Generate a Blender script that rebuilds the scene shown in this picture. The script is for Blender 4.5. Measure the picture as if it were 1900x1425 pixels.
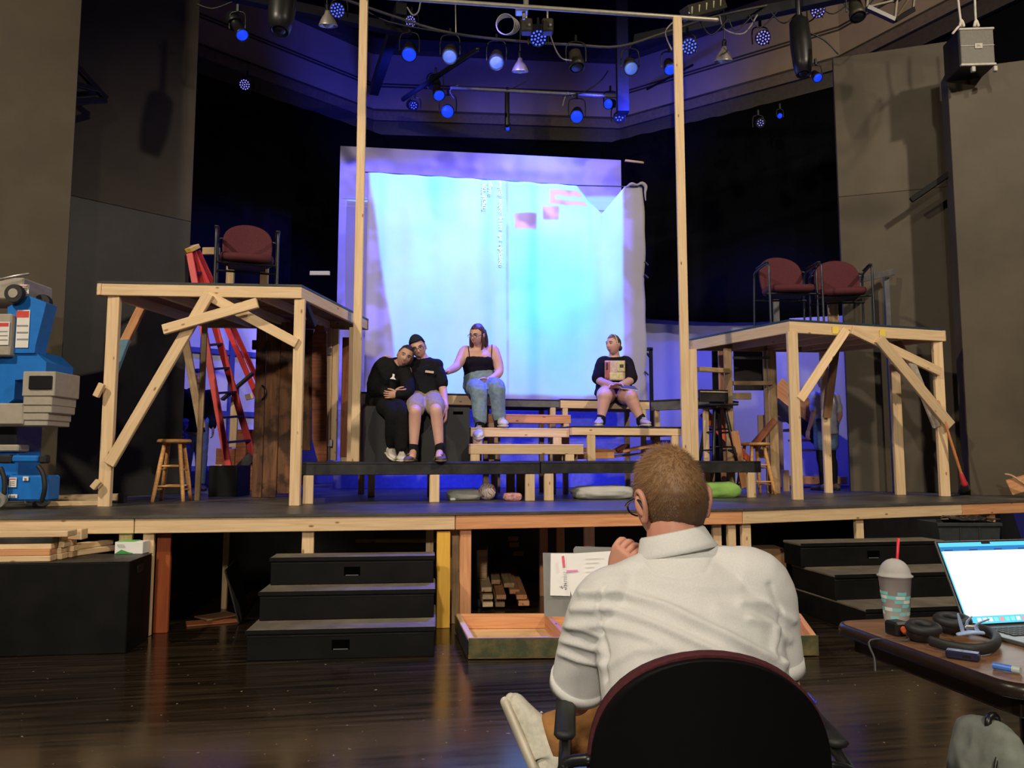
import bpy, bmesh, math, random
from mathutils import Vector, Matrix, Euler, noise
random.seed(7)
for o in list(bpy.data.objects): bpy.data.objects.remove(o)
scene = bpy.context.scene
COL = scene.collection
V = Vector
PI = math.pi

# ---------------------------------------------------------------- camera
F = 1427.0; CAMZ = 1.25
PITCH = math.atan((848 - 712.5) / F)
SP, CP = math.sin(PITCH), math.cos(PITCH)
cam_d = bpy.data.cameras.new('camera'); cam = bpy.data.objects.new('camera', cam_d); COL.objects.link(cam)
cam_d.sensor_fit = 'HORIZONTAL'; cam_d.sensor_width = 36; cam_d.lens = 36 * F / 1900
cam_d.clip_start = 0.05; cam_d.clip_end = 100
cam.location = (0, 0, CAMZ); cam.rotation_euler = (PI / 2 + PITCH, 0, 0)
scene.camera = cam

# ---------------------------------------------------------------- world, exposure, large lights
scene.view_settings.view_transform = 'Standard'; scene.view_settings.look = 'None'
scene.view_settings.gamma = 1.0; scene.view_settings.exposure = 0.0
scene.view_settings.use_curve_mapping = False
w = bpy.data.worlds.new('world'); scene.world = w; w.use_nodes = True
w.node_tree.nodes['Background'].inputs[0].default_value = (0.9, 0.75, 0.6, 1)
w.node_tree.nodes['Background'].inputs[1].default_value = 0.006

def spot(name, loc, target, energy, color, size=60, blend=0.4, radius=0.15):
    d = bpy.data.lights.new(name, 'SPOT'); o = bpy.data.objects.new(name, d); COL.objects.link(o)
    d.energy = energy; d.color = color; d.spot_size = math.radians(size); d.spot_blend = blend
    d.shadow_soft_size = radius
    o.location = loc
    o.rotation_euler = (V(target) - V(loc)).to_track_quat('-Z', 'Y').to_euler()
    return o
WARM = (1.0, 0.86, 0.67)
# house lights of the auditorium, in the ceiling above and behind the camera
spot('house_light', (-6.2, -0.5, 8.4), (-1.2, 7.0, 1.4), 2700, WARM, 78, 0.7, 0.18)
spot('house_light', (6.8, 0.3, 8.4), (2.8, 7.2, 1.6), 2400, WARM, 78, 0.7, 0.18)
spot('house_light', (-0.8, -6.4, 5.4), (0.3, 5.4, 0.7), 2100, (1.0, 0.89, 0.74), 60, 0.8, 0.25)
# blue wash from the lighting grid over the back of the stage
BLUE = (0.035, 0.05, 1.0)
spot('blue_wash', (-3.2, 9.2, 6.4), (-3.6, 11.2, 1.0), 900, BLUE, 80, 0.8, 0.1)
spot('blue_wash', (0.4, 9.95, 6.3), (0.4, 11.3, 0.9), 1500, BLUE, 90, 0.8, 0.1)
spot('blue_wash', (3.0, 9.8, 6.2), (3.4, 11.4, 1.0), 1000, BLUE, 80, 0.8, 0.1)
spot('blue_wash', (-0.4, 8.1, 6.2), (-0.2, 9.9, 4.2), 330, (0.14, 0.11, 1.0), 100, 0.9, 0.1)
spot('blue_wash', (0.6, 8.9, 6.0), (0.3, 7.1, 0.84), 3200, BLUE, 40, 0.5, 0.1)
# blue spots added low behind the risers for a blue glow, no fixtures
spot('added_blue_spot', (-0.7, 9.15, 0.95), (-0.75, 10.15, 1.35), 70, BLUE, 150, 0.6, 0.05)
spot('added_blue_spot', (1.1, 9.35, 0.95), (1.05, 10.4, 1.35), 70, BLUE, 150, 0.6, 0.05)
# warm house light on the plaster at the upper right
spot('house_light', (3.0, 1.5, 8.6), (6.6, 8.2, 7.4), 900, WARM, 60, 0.8, 0.15)
# blue spots added to imitate bounced blue light on the upper plaster
spot('blue_wash', (-1.6, 10.2, 6.2), (-1.6, 13.2, 7.8), 240, BLUE, 110, 0.9, 0.1)
spot('blue_wash', (1.8, 10.4, 6.2), (1.8, 13.0, 7.8), 240, BLUE, 110, 0.9, 0.1)

# ---------------------------------------------------------------- pixel helpers (1900x1425 frame -> world points at their own distance)
def ray(px, py):
    x = (px - 950) / F; y = -(py - 712.5) / F
    return V((x, CP - y * SP, SP + y * CP))
def W(px, py, Y):
    d = ray(px, py); t = Y / d.y
    return V((d.x * t, Y, CAMZ + d.z * t))
def Zp(px, py, z):
    d = ray(px, py); t = (z - CAMZ) / d.z
    return V((d.x * t, d.y * t, z))
def onplane(px, py, A, B):
    """hit of the pixel ray with the vertical plane through A and B (plan points)"""
    n = V((-(B[1] - A[1]), B[0] - A[0], 0)); d = ray(px, py)
    t = n.dot(V((A[0], A[1], 0))) / n.dot(d)
    return V((d.x * t, d.y * t, CAMZ + d.z * t))

# ---------------------------------------------------------------- object helpers
MW = {}
def link(o, M=None, parent=None):
    COL.objects.link(o)
    M = M or Matrix.Identity(4)
    MW[o] = M
    if parent is not None:
        o.parent = parent; o.matrix_basis = MW[parent].inverted() @ M
    else:
        o.matrix_basis = M
    return o
def tag(o, label, cat, group=None):
    o['label'] = label; o['category'] = cat
    if group: o['group'] = group
    return o
def thing(name, label, cat, loc=(0, 0, 0), rz=0, group=None):
    o = bpy.data.objects.new(name, None); o.empty_display_size = 0.1
    link(o, Matrix.Translation(V(loc)) @ Matrix.Rotation(rz, 4, 'Z'))
    return tag(o, label, cat, group)
def struct(o): o['kind'] = 'structure'; return o
def mesh_of(bm, name='mesh', smooth=False):
    me = bpy.data.meshes.new(name); bm.normal_update(); bm.to_mesh(me); bm.free()
    if smooth: me.polygons.foreach_set('use_smooth', [True] * len(me.polygons))
    return me
def obj(name, me, mat, parent=None, M=None, local=None):
    """M: world matrix of the part; local: matrix in the parent's own frame"""
    if isinstance(me, bmesh.types.BMesh): me = mesh_of(me, name)
    if mat is not None and len(me.materials) == 0: me.materials.append(mat)
    o = bpy.data.objects.new(name, me)
    if local is not None and parent is not None: M = MW[parent] @ local
    elif M is None and parent is not None and local is None: M = MW[parent]
    return link(o, M, parent)
def wobj(name, me, mat, parent=None):
    """mesh already in world coordinates"""
    return obj(name, me, mat, parent, M=Matrix.Identity(4))
def copy_tree(o, M, parent=None):
    c = o.copy(); old = MW[o]
    link(c, M, parent)
    for ch in list(o.children):
        copy_tree(ch, M @ old.inverted() @ MW[ch], c)
    return c
def frame(A, B, up=(0, 0, 1)):
    A, B = V(A), V(B); x = (B - A).normalized(); u = V(up)
    y = u.cross(x)
    if y.length < 1e-4: y = V((0, 1, 0)).cross(x)
    y.normalize(); z = x.cross(y)
    M = Matrix((x, y, z)).transposed().to_4x4(); M.translation = (A + B) / 2
    return M
def box_bm(sx, sy, sz, bev=0.004, c=(0, 0, 0), seg=1):
    bm = bmesh.new(); bmesh.ops.create_cube(bm, size=1)
    for v in bm.verts: v.co = V((v.co.x * sx, v.co.y * sy, v.co.z * sz)) + V(c)
    if bev:
        bev = min(bev, 0.3 * min(sx, sy, sz))
        bmesh.ops.bevel(bm, geom=bm.edges[:], offset=bev, segments=seg, affect='EDGES', profile=0.5)
    return bm
def beam(name, A, B, wid, th, mat, parent=None, up=(0, 0, 1), bev=0.004):
    """board from A to B: wid across (local y), th along up (local z)"""
    A, B = V(A), V(B)
    return obj(name, box_bm((B - A).length, wid, th, bev), mat, parent, M=frame(A, B, up))
def post(name, p, z0, z1, wx, wy, mat, parent=None, rz=0.0, bev=0.004):
    p = V((p[0], p[1], 0)); M = Matrix.Translation((p.x, p.y, (z0 + z1) / 2)) @ Matrix.Rotation(rz, 4, 'Z') @ Matrix.Rotation(-PI / 2, 4, 'Y')
    return obj(name, box_bm(z1 - z0, wy, wx, bev), mat, parent, M=M)
def ribbon_box(name, c, sx, sy, sz, mat, parent=None, rz=0.0, bev=0.004, R=None):
    M = Matrix.Translation(V(c)) @ (R or Matrix.Rotation(rz, 4, 'Z'))
    return obj(name, box_bm(sx, sy, sz, bev), mat, parent, M=M)
def poly_prism(pts, z0, z1):
    bm = bmesh.new()
    lo = [bm.verts.new((p[0], p[1], z0)) for p in pts]; hi = [bm.verts.new((p[0], p[1], z1)) for p in pts]
    n = len(pts)
    bm.faces.new(lo[::-1]); bm.faces.new(hi)
    for i in range(n): bm.faces.new((lo[i], lo[(i + 1) % n], hi[(i + 1) % n], hi[i]))
    bmesh.ops.recalc_face_normals(bm, faces=bm.faces)
    return bm
def crom(P, k=4):
    """Catmull-Rom resample of a list of tuples (any length)"""
    P = [list(p) for p in P]; out = []
    n = len(P)
    for i in range(n - 1):
        p0 = P[max(i - 1, 0)]; p1 = P[i]; p2 = P[i + 1]; p3 = P[min(i + 2, n - 1)]
        for j in range(k):
            t = j / k
            out.append([0.5 * ((2 * b) + (-a + c) * t + (2 * a - 5 * b + 4 * c - d) * t * t + (-a + 3 * b - 3 * c + d) * t ** 3) for a, b, c, d in zip(p0, p1, p2, p3)])
    out.append(P[-1]); return out
def tube(bm, pts, rad, n=10, k=4, side=None, caps='round', flat=None):
    """loft through pts; rad scalar / list of scalars / list of (a,b); side = direction of a"""
    m = len(pts)
    if not isinstance(rad, (list, tuple)): rad = [rad] * m
    rad = [r if isinstance(r, (list, tuple)) else (r, r) for r in rad]
    Q = [tuple(p) + tuple(r) for p, r in zip([tuple(V(p)) for p in pts], rad)]
    Q = crom(Q, k) if k > 1 and m > 1 else [list(q) for q in Q]
    C = [V(q[:3]) for q in Q]; R = [(max(q[3], 1e-4), max(q[4], 1e-4)) for q in Q]
    T = []
    for i in range(len(C)):
        t = C[min(i + 1, len(C) - 1)] - C[max(i - 1, 0)]
        T.append(t.normalized() if t.length > 1e-9 else V((0, 0, 1)))
    s = V(side) if side is not None else (V((1, 0, 0)) if abs(T[0].x) < 0.8 else V((0, 1, 0)))
    rings = []
    if caps == 'round':
        pre = []; post_ = []
        for a in (75, 50, 25):
            ca, sa = math.cos(math.radians(a)), math.sin(math.radians(a))
            r0 = R[0]; r1 = R[-1]
            pre.append((C[0] - T[0] * min(r0) * sa, (r0[0] * ca, r0[1] * ca), T[0]))
        for a in (25, 50, 75):
            ca, sa = math.cos(math.radians(a)), math.sin(math.radians(a))
            r1 = R[-1]
            post_.append((C[-1] + T[-1] * min(r1) * sa, (r1[0] * ca, r1[1] * ca), T[-1]))
        seq = pre + list(zip(C, R, T)) + post_
    else:
        seq = list(zip(C, R, T))
    prev = s
    for c, r, t in seq:
        a = prev - t * prev.dot(t)
        if a.length < 1e-5: a = t.orthogonal()
        a.normalize(); b = t.cross(a)
        if side is None: prev = a
        rings.append([bm.verts.new(c + a * (r[0] * math.cos(2 * PI * i / n)) + b * (r[1] * math.sin(2 * PI * i / n))) for i in range(n)])
    for A, B in zip(rings, rings[1:]):
        for i in range(n):
            bm.faces.new((A[i], A[(i + 1) % n], B[(i + 1) % n], B[i]))
    if caps:
        bm.faces.new(rings[0][::-1]); bm.faces.new(rings[-1])
    return rings
def lathe(bm, prof, n=20, M=None, cap=True):
    """prof: list of (r,z) about z"""
    M = M or Matrix.Identity(4); rings = []
    for r, z in prof:
        rings.append([bm.verts.new(M @ V((r * math.cos(2 * PI * i / n), r * math.sin(2 * PI * i / n), z))) for i in range(n)])
    for A, B in zip(rings, rings[1:]):
        for i in range(n): bm.faces.new((A[i], A[(i + 1) % n], B[(i + 1) % n], B[i]))
    if cap:
        if prof[0][0] > 1e-4: bm.faces.new(rings[0][::-1])
        if prof[-1][0] > 1e-4: bm.faces.new(rings[-1])
    return rings
def tube_obj(name, pts, rad, mat, parent=None, n=8, k=4, caps='round', side=None, smooth=True):
    bm = bmesh.new(); tube(bm, pts, rad, n, k, side, caps)
    me = mesh_of(bm, name, smooth)
    return wobj(name, me, mat, parent)
def lobj(name, bm, mat, parent, local=None, smooth=False):
    return obj(name, mesh_of(bm, name, smooth), mat, parent, local=local or Matrix.Identity(4))
def text_obj(name, s, size, M, mat, parent=None, depth=0.0005, align='CENTER', bold=0.0):
    cu = bpy.data.curves.new(name, 'FONT'); cu.body = s; cu.size = size; cu.align_x = align; cu.align_y = 'CENTER'
    cu.extrude = depth; cu.resolution_u = 2; cu.offset = bold
    t = bpy.data.objects.new(name + '_tmp', cu); COL.objects.link(t)
    dg = bpy.context.evaluated_depsgraph_get(); me = bpy.data.meshes.new_from_object(t.evaluated_get(dg))
    bpy.data.objects.remove(t); bpy.data.curves.remove(cu)
    return obj(name, me, mat, parent, M=M)
def bake(bm, voxel, smooth_it=6, smooth_f=0.5, name='body'):
    """one continuous skin over overlapping volumes"""
    me = bpy.data.meshes.new('tmp'); bm.to_mesh(me); bm.free()
    t = bpy.data.objects.new('tmp', me); COL.objects.link(t)
    r = t.modifiers.new('r', 'REMESH'); r.mode = 'VOXEL'; r.voxel_size = voxel
    if smooth_it:
        s = t.modifiers.new('s', 'SMOOTH'); s.iterations = smooth_it; s.factor = smooth_f
    dg = bpy.context.evaluated_depsgraph_get(); out = bpy.data.meshes.new_from_object(t.evaluated_get(dg))
    bpy.data.objects.remove(t); bpy.data.meshes.remove(me); out.name = name
    out.polygons.foreach_set('use_smooth', [True] * len(out.polygons))
    return out

# ---------------------------------------------------------------- materials
def nt(name):
    m = bpy.data.materials.new(name); m.use_nodes = True
    n = m.node_tree.nodes; return m, n, m.node_tree.links, n['Principled BSDF']
def c4(c): return (c[0], c[1], c[2], 1)
def srgb(r, g, b):
    f = lambda v: ((v / 255 + 0.055) / 1.055) ** 2.4 if v > 10 else v / 255 / 12.92
    return (f(r), f(g), f(b))
def mat(name, col, rough=0.6, metal=0.0, noise_amt=0.12, scale=18, bump=0.0, spec=0.5, emit=None, estr=1.0, alpha=None, trans=0.0, coords='Object'):
    m, n, l, b = nt(name)
    b.inputs['Roughness'].default_value = rough; b.inputs['Metallic'].default_value = metal
    b.inputs['Specular IOR Level'].default_value = spec
    tc = n.new('ShaderNodeTexCoord'); nz = n.new('ShaderNodeTexNoise'); nz.inputs['Scale'].default_value = scale; nz.inputs['Detail'].default_value = 5
    l.new(tc.outputs[coords], nz.inputs['Vector'])
    rp = n.new('ShaderNodeValToRGB')
    a = 1 - noise_amt * 1.5; z = 1 + noise_amt
    rp.color_ramp.elements[0].position = 0.3; rp.color_ramp.elements[1].position = 0.7
    rp.color_ramp.elements[0].color = c4([min(1, v * a) for v in col]); rp.color_ramp.elements[1].color = c4([min(1, v * z) for v in col])
    l.new(nz.outputs['Fac'], rp.inputs['Fac']); l.new(rp.outputs['Color'], b.inputs['Base Color'])
    if bump:
        bp = n.new('ShaderNodeBump'); bp.inputs['Strength'].default_value = bump; bp.inputs['Distance'].default_value = 0.01
        l.new(nz.outputs['Fac'], bp.inputs['Height']); l.new(bp.outputs['Normal'], b.inputs['Normal'])
    if emit is not None:
        b.inputs['Emission Color'].default_value = c4(emit); b.inputs['Emission Strength'].default_value = estr
    if trans: b.inputs['Transmission Weight'].default_value = trans
    if alpha is not None: b.inputs['Alpha'].default_value = alpha
    return m
def wood(name, c1, c2, knot=None, rough=0.6, grain=(1.3, 22, 22), dirt=0.0, var=0.12):
    """grain runs along each board's own length (local x)"""
    m, n, l, b = nt(name)
    b.inputs['Roughness'].default_value = rough; b.inputs['Specular IOR Level'].default_value = 0.3
    tc = n.new('ShaderNodeTexCoord'); oi = n.new('ShaderNodeObjectInfo')
    off = n.new('ShaderNodeVectorMath'); off.operation = 'SCALE'; off.inputs[0].default_value = (13.1, 7.7, 5.3); l.new(oi.outputs['Random'], off.inputs['Scale'])
    ad = n.new('ShaderNodeVectorMath'); ad.operation = 'ADD'; l.new(tc.outputs['Object'], ad.inputs[0]); l.new(off.outputs[0], ad.inputs[1])
    mp = n.new('ShaderNodeMapping'); mp.inputs['Scale'].default_value = grain; l.new(ad.outputs[0], mp.inputs['Vector'])
    nz = n.new('ShaderNodeTexNoise'); nz.inputs['Scale'].default_value = 2.2; nz.inputs['Detail'].default_value = 7; nz.inputs['Distortion'].default_value = 0.6
    l.new(mp.outputs[0], nz.inputs['Vector'])
    rp = n.new('ShaderNodeValToRGB'); rp.color_ramp.elements[0].position = 0.32; rp.color_ramp.elements[1].position = 0.66
    rp.color_ramp.elements[0].color = c4(c2); rp.color_ramp.elements[1].color = c4(c1); l.new(nz.outputs['Fac'], rp.inputs['Fac'])
    last = rp.outputs['Color']
    if knot:
        mk = n.new('ShaderNodeMapping'); mk.inputs['Scale'].default_value = (3.1, 7, 7); l.new(ad.outputs[0], mk.inputs['Vector'])
        vo = n.new('ShaderNodeTexVoronoi'); vo.inputs['Scale'].default_value = 1.6; l.new(mk.outputs[0], vo.inputs['Vector'])
        kr = n.new('ShaderNodeValToRGB'); kr.color_ramp.elements[0].position = 0.06; kr.color_ramp.elements[1].position = 0.12
        kr.color_ramp.elements[0].color = (1, 1, 1, 1); kr.color_ramp.elements[1].color = (0, 0, 0, 1); l.new(vo.outputs['Distance'], kr.inputs['Fac'])
        mx = n.new('ShaderNodeMixRGB'); l.new(kr.outputs['Color'], mx.inputs['Fac']); l.new(last, mx.inputs['Color1']); mx.inputs['Color2'].default_value = c4(knot); last = mx.outputs['Color']
    if dirt:
        nd = n.new('ShaderNodeTexNoise'); nd.inputs['Scale'].default_value = 5; nd.inputs['Detail'].default_value = 8; l.new(ad.outputs[0], nd.inputs['Vector'])
        dr = n.new('ShaderNodeValToRGB'); dr.color_ramp.elements[0].position = 0.5; dr.color_ramp.elements[1].position = 0.62
        dr.color_ramp.elements[0].color = (0, 0, 0, 1); dr.color_ramp.elements[1].color = (dirt, dirt, dirt, 1); l.new(nd.outputs['Fac'], dr.inputs['Fac'])
        mx = n.new('ShaderNodeMixRGB'); l.new(dr.outputs['Color'], mx.inputs['Fac']); l.new(last, mx.inputs['Color1']); mx.inputs['Color2'].default_value = c4([v * 0.25 for v in c2]); last = mx.outputs['Color']
    hv = n.new('ShaderNodeHueSaturation'); mr = n.new('ShaderNodeMapRange'); mr.inputs['To Min'].default_value = 1 - var; mr.inputs['To Max'].default_value = 1 + var
    l.new(oi.outputs['Random'], mr.inputs['Value']); l.new(mr.outputs[0], hv.inputs['Value']); l.new(last, hv.inputs['Color']); l.new(hv.outputs[0], b.inputs['Base Color'])
    bp = n.new('ShaderNodeBump'); bp.inputs['Strength'].default_value = 0.15; bp.inputs['Distance'].default_value = 0.004
    l.new(nz.outputs['Fac'], bp.inputs['Height']); l.new(bp.outputs['Normal'], b.inputs['Normal'])
    return m
def emis(name, col, s):
    m, n, l, b = nt(name)
    b.inputs['Base Color'].default_value = c4([v * 0.3 for v in col]); b.inputs['Emission Color'].default_value = c4(col); b.inputs['Emission Strength'].default_value = s; m.cycles.emission_sampling = 'NONE'
    return m
def scuffed(name, col, scuff, rough=0.55, amt=0.5, scale=3.0, fleck=0.0, spec=0.4, bump=0.05):
    """painted black surfaces with rubbed patches and pale flecks"""
    m, n, l, b = nt(name)
    b.inputs['Roughness'].default_value = rough; b.inputs['Specular IOR Level'].default_value = spec
    tc = n.new('ShaderNodeTexCoord')
    nz = n.new('ShaderNodeTexNoise'); nz.inputs['Scale'].default_value = scale; nz.inputs['Detail'].default_value = 9; nz.inputs['Roughness'].default_value = 0.65; l.new(tc.outputs['Object'], nz.inputs['Vector'])
    rp = n.new('ShaderNodeValToRGB'); rp.color_ramp.elements[0].position = 0.42; rp.color_ramp.elements[1].position = 0.78
    rp.color_ramp.elements[0].color = c4(col); rp.color_ramp.elements[1].color = c4([a + (s - a) * amt for a, s in zip(col, scuff)]); l.new(nz.outputs['Fac'], rp.inputs['Fac'])
    last = rp.outputs['Color']
    if fleck:
        n2 = n.new('ShaderNodeTexNoise'); n2.inputs['Scale'].default_value = 42; n2.inputs['Detail'].default_value = 3; l.new(tc.outputs['Object'], n2.inputs['Vector'])
        r2 = n.new('ShaderNodeValToRGB'); r2.color_ramp.elements[0].position = 0.73; r2.color_ramp.elements[1].position = 0.76
        r2.color_ramp.elements[0].color = (0, 0, 0, 1); r2.color_ramp.elements[1].color = (fleck, fleck, fleck, 1); l.new(n2.outputs['Fac'], r2.inputs['Fac'])
        mx = n.new('ShaderNodeMixRGB'); l.new(r2.outputs['Color'], mx.inputs['Fac']); l.new(last, mx.inputs['Color1']); mx.inputs['Color2'].default_value = c4(scuff); last = mx.outputs['Color']
    l.new(last, b.inputs['Base Color'])
    if bump:
        bp = n.new('ShaderNodeBump'); bp.inputs['Strength'].default_value = bump; bp.inputs['Distance'].default_value = 0.01
        l.new(nz.outputs['Fac'], bp.inputs['Height']); l.new(bp.outputs['Normal'], b.inputs['Normal'])
    return m

PINE = wood('pine', (0.76, 0.56, 0.34), (0.64, 0.44, 0.24), knot=(0.30, 0.15, 0.06))
FIR = wood('fir_orange', (0.68, 0.34, 0.16), (0.52, 0.23, 0.10), knot=(0.25, 0.09, 0.04))
OLDPINE = wood('weathered_pine', (0.52, 0.36, 0.20), (0.36, 0.22, 0.11), knot=(0.16, 0.08, 0.03), dirt=0.3)
BARN = wood('barn_wood', (0.17, 0.075, 0.032), (0.06, 0.026, 0.012), knot=(0.02, 0.01, 0.006), grain=(1.0, 9, 9), dirt=0.8, var=0.3)
REDWOOD = wood('red_brown_wood', (0.30, 0.10, 0.04), (0.16, 0.05, 0.02), dirt=0.4, var=0.2)
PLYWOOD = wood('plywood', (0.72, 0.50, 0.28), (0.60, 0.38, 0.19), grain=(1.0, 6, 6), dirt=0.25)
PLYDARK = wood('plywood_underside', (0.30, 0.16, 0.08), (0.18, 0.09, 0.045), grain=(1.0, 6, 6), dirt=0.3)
STOOLW = wood('stool_wood', (0.66, 0.36, 0.13), (0.48, 0.22, 0.07), rough=0.35)
YELLOW = wood('yellow_paint_wood', (0.80, 0.47, 0.07), (0.70, 0.38, 0.05), rough=0.5, var=0.03)
RUST = wood('rust_paint_wood', (0.36, 0.085, 0.02), (0.26, 0.055, 0.015), var=0.03)
BLACKP = scuffed('black_paint', (0.012, 0.012, 0.013), (0.16, 0.14, 0.11), 0.5, 0.25, 4.0, 0.5)
BLACKBOX = scuffed('black_box_paint', (0.0035, 0.0035, 0.0037), (0.03, 0.027, 0.024), 0.55, 0.2, 3.0, 0.0, spec=0.15)
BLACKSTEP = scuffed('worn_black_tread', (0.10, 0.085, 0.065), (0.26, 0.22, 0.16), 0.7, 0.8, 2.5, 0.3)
GREYP = scuffed('grey_paint', (0.10, 0.10, 0.105), (0.25, 0.24, 0.22), 0.6, 0.5, 6.0, 0.4)
DECK = scuffed('deck_paint', (0.050, 0.047, 0.045), (0.16, 0.15, 0.13), 0.42, 0.7, 1.6, 0.35, bump=0.02)
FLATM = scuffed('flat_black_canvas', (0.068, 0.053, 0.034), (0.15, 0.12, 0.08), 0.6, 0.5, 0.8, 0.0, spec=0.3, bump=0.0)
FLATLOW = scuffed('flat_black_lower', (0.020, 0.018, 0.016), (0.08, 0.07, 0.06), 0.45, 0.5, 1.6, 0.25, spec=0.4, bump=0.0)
CURTAIN = mat('black_drape', (0.004, 0.004, 0.005), 0.9, spec=0.05)
CYC = mat('white_cyc', (0.46, 0.45, 0.50), 0.8, noise_amt=0.03, scale=2)
BEIGE = mat('beige_plaster', (0.48, 0.35, 0.24), 0.7, noise_amt=0.05, scale=3)
TRIMM = mat('dark_trim', (0.07, 0.055, 0.045), 0.5)
TRIML = mat('brown_moulding', (0.20, 0.15, 0.11), 0.5)
BLK = mat('black_metal', (0.010, 0.010, 0.011), 0.35, noise_amt=0.05)
BLKR = mat('black_rubber', (0.012, 0.012, 0.012), 0.6)
CHROME = mat('chrome', (0.6, 0.6, 0.62), 0.25, 1.0, noise_amt=0.03)
STEEL = mat('galvanised_steel', (0.45, 0.43, 0.38), 0.4, 0.8, noise_amt=0.1)
PIPE = mat('steel_pipe', (0.42, 0.38, 0.30), 0.45, 0.5, noise_amt=0.1)
BURG = mat('burgundy_fabric', (0.088, 0.022, 0.028), 0.85, noise_amt=0.15, scale=120, bump=0.1, spec=0.2)
WHITE = mat('white_plastic', (0.78, 0.77, 0.74), 0.5, noise_amt=0.03)
PAPER = mat('white_paper', (0.85, 0.84, 0.82), 0.8, noise_amt=0.02)
HOLE = mat('dark_hole', (0.0015, 0.0015, 0.0015), 1.0, spec=0.0)
# ================================================================ SETTING
S = 0.84                                   # stage deck height
# --- auditorium floor: dark glossy strip floor with scratches and paint flecks
def floor_material():
    m, n, l, b = nt('dark_strip_floor')
    tc = n.new('ShaderNodeTexCoord')
    mp = n.new('ShaderNodeMapping'); mp.inputs['Rotation'].default_value = (0, 0, math.radians(-10)); l.new(tc.outputs['Object'], mp.inputs['Vector'])
    st = n.new('ShaderNodeMapping'); st.inputs['Scale'].default_value = (0.9, 16, 1); l.new(mp.outputs[0], st.inputs['Vector'])
    nz = n.new('ShaderNodeTexNoise'); nz.inputs['Scale'].default_value = 1.6; nz.inputs['Detail'].default_value = 8; l.new(st.outputs[0], nz.inputs['Vector'])
    rp = n.new('ShaderNodeValToRGB'); rp.color_ramp.elements[0].position = 0.35; rp.color_ramp.elements[1].position = 0.75
    rp.color_ramp.elements[0].color = (0.004, 0.0032, 0.0025, 1); rp.color_ramp.elements[1].color = (0.040, 0.026, 0.015, 1); l.new(nz.outputs['Fac'], rp.inputs['Fac'])
    # pale flecks
    n2 = n.new('ShaderNodeTexNoise'); n2.inputs['Scale'].default_value = 30; n2.inputs['Detail'].default_value = 2; l.new(mp.outputs[0], n2.inputs['Vector'])
    r2 = n.new('ShaderNodeValToRGB'); r2.color_ramp.elements[0].position = 0.715; r2.color_ramp.elements[1].position = 0.755
    r2.color_ramp.elements[0].color = (0, 0, 0, 1); r2.color_ramp.elements[1].color = (1, 1, 1, 1); l.new(n2.outputs['Fac'], r2.inputs['Fac'])
    mx = n.new('ShaderNodeMixRGB'); l.new(r2.outputs['Color'], mx.inputs['Fac']); l.new(rp.outputs['Color'], mx.inputs['Color1']); mx.inputs['Color2'].default_value = (0.30, 0.24, 0.16, 1)
    # long fine scratches
    s3 = n.new('ShaderNodeMapping'); s3.inputs['Scale'].default_value = (0.7, 60, 1); s3.inputs['Rotation'].default_value = (0, 0, math.radians(9)); l.new(tc.outputs['Object'], s3.inputs['Vector'])
    n3 = n.new('ShaderNodeTexNoise'); n3.inputs['Scale'].default_value = 1.2; n3.inputs['Detail'].default_value = 2; l.new(s3.outputs[0], n3.inputs['Vector'])
    r3 = n.new('ShaderNodeValToRGB'); r3.color_ramp.elements[0].position = 0.70; r3.color_ramp.elements[1].position = 0.74
    r3.color_ramp.elements[0].color = (0, 0, 0, 1); r3.color_ramp.elements[1].color = (0.35, 0.35, 0.35, 1); l.new(n3.outputs['Fac'], r3.inputs['Fac'])
    m2 = n.new('ShaderNodeMixRGB'); l.new(r3.outputs['Color'], m2.inputs['Fac']); l.new(mx.outputs['Color'], m2.inputs['Color1']); m2.inputs['Color2'].default_value = (0.16, 0.11, 0.07, 1)
    l.new(m2.outputs['Color'], b.inputs['Base Color'])
    mr = n.new('ShaderNodeMapRange'); mr.inputs['To Min'].default_value = 0.10; mr.inputs['To Max'].default_value = 0.26; l.new(nz.outputs['Fac'], mr.inputs['Value']); l.new(mr.outputs[0], b.inputs['Roughness'])
    bp = n.new('ShaderNodeBump'); bp.inputs['Strength'].default_value = 0.03; bp.inputs['Distance'].default_value = 0.002; l.new(nz.outputs['Fac'], bp.inputs['Height']); l.new(bp.outputs['Normal'], b.inputs['Normal'])
    b.inputs['Specular IOR Level'].default_value = 1.0
    return m
bm = box_bm(30, 28, 0.1, 0, c=(0, 6, -0.05)); struct(wobj('floor', bm, floor_material()))

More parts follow.
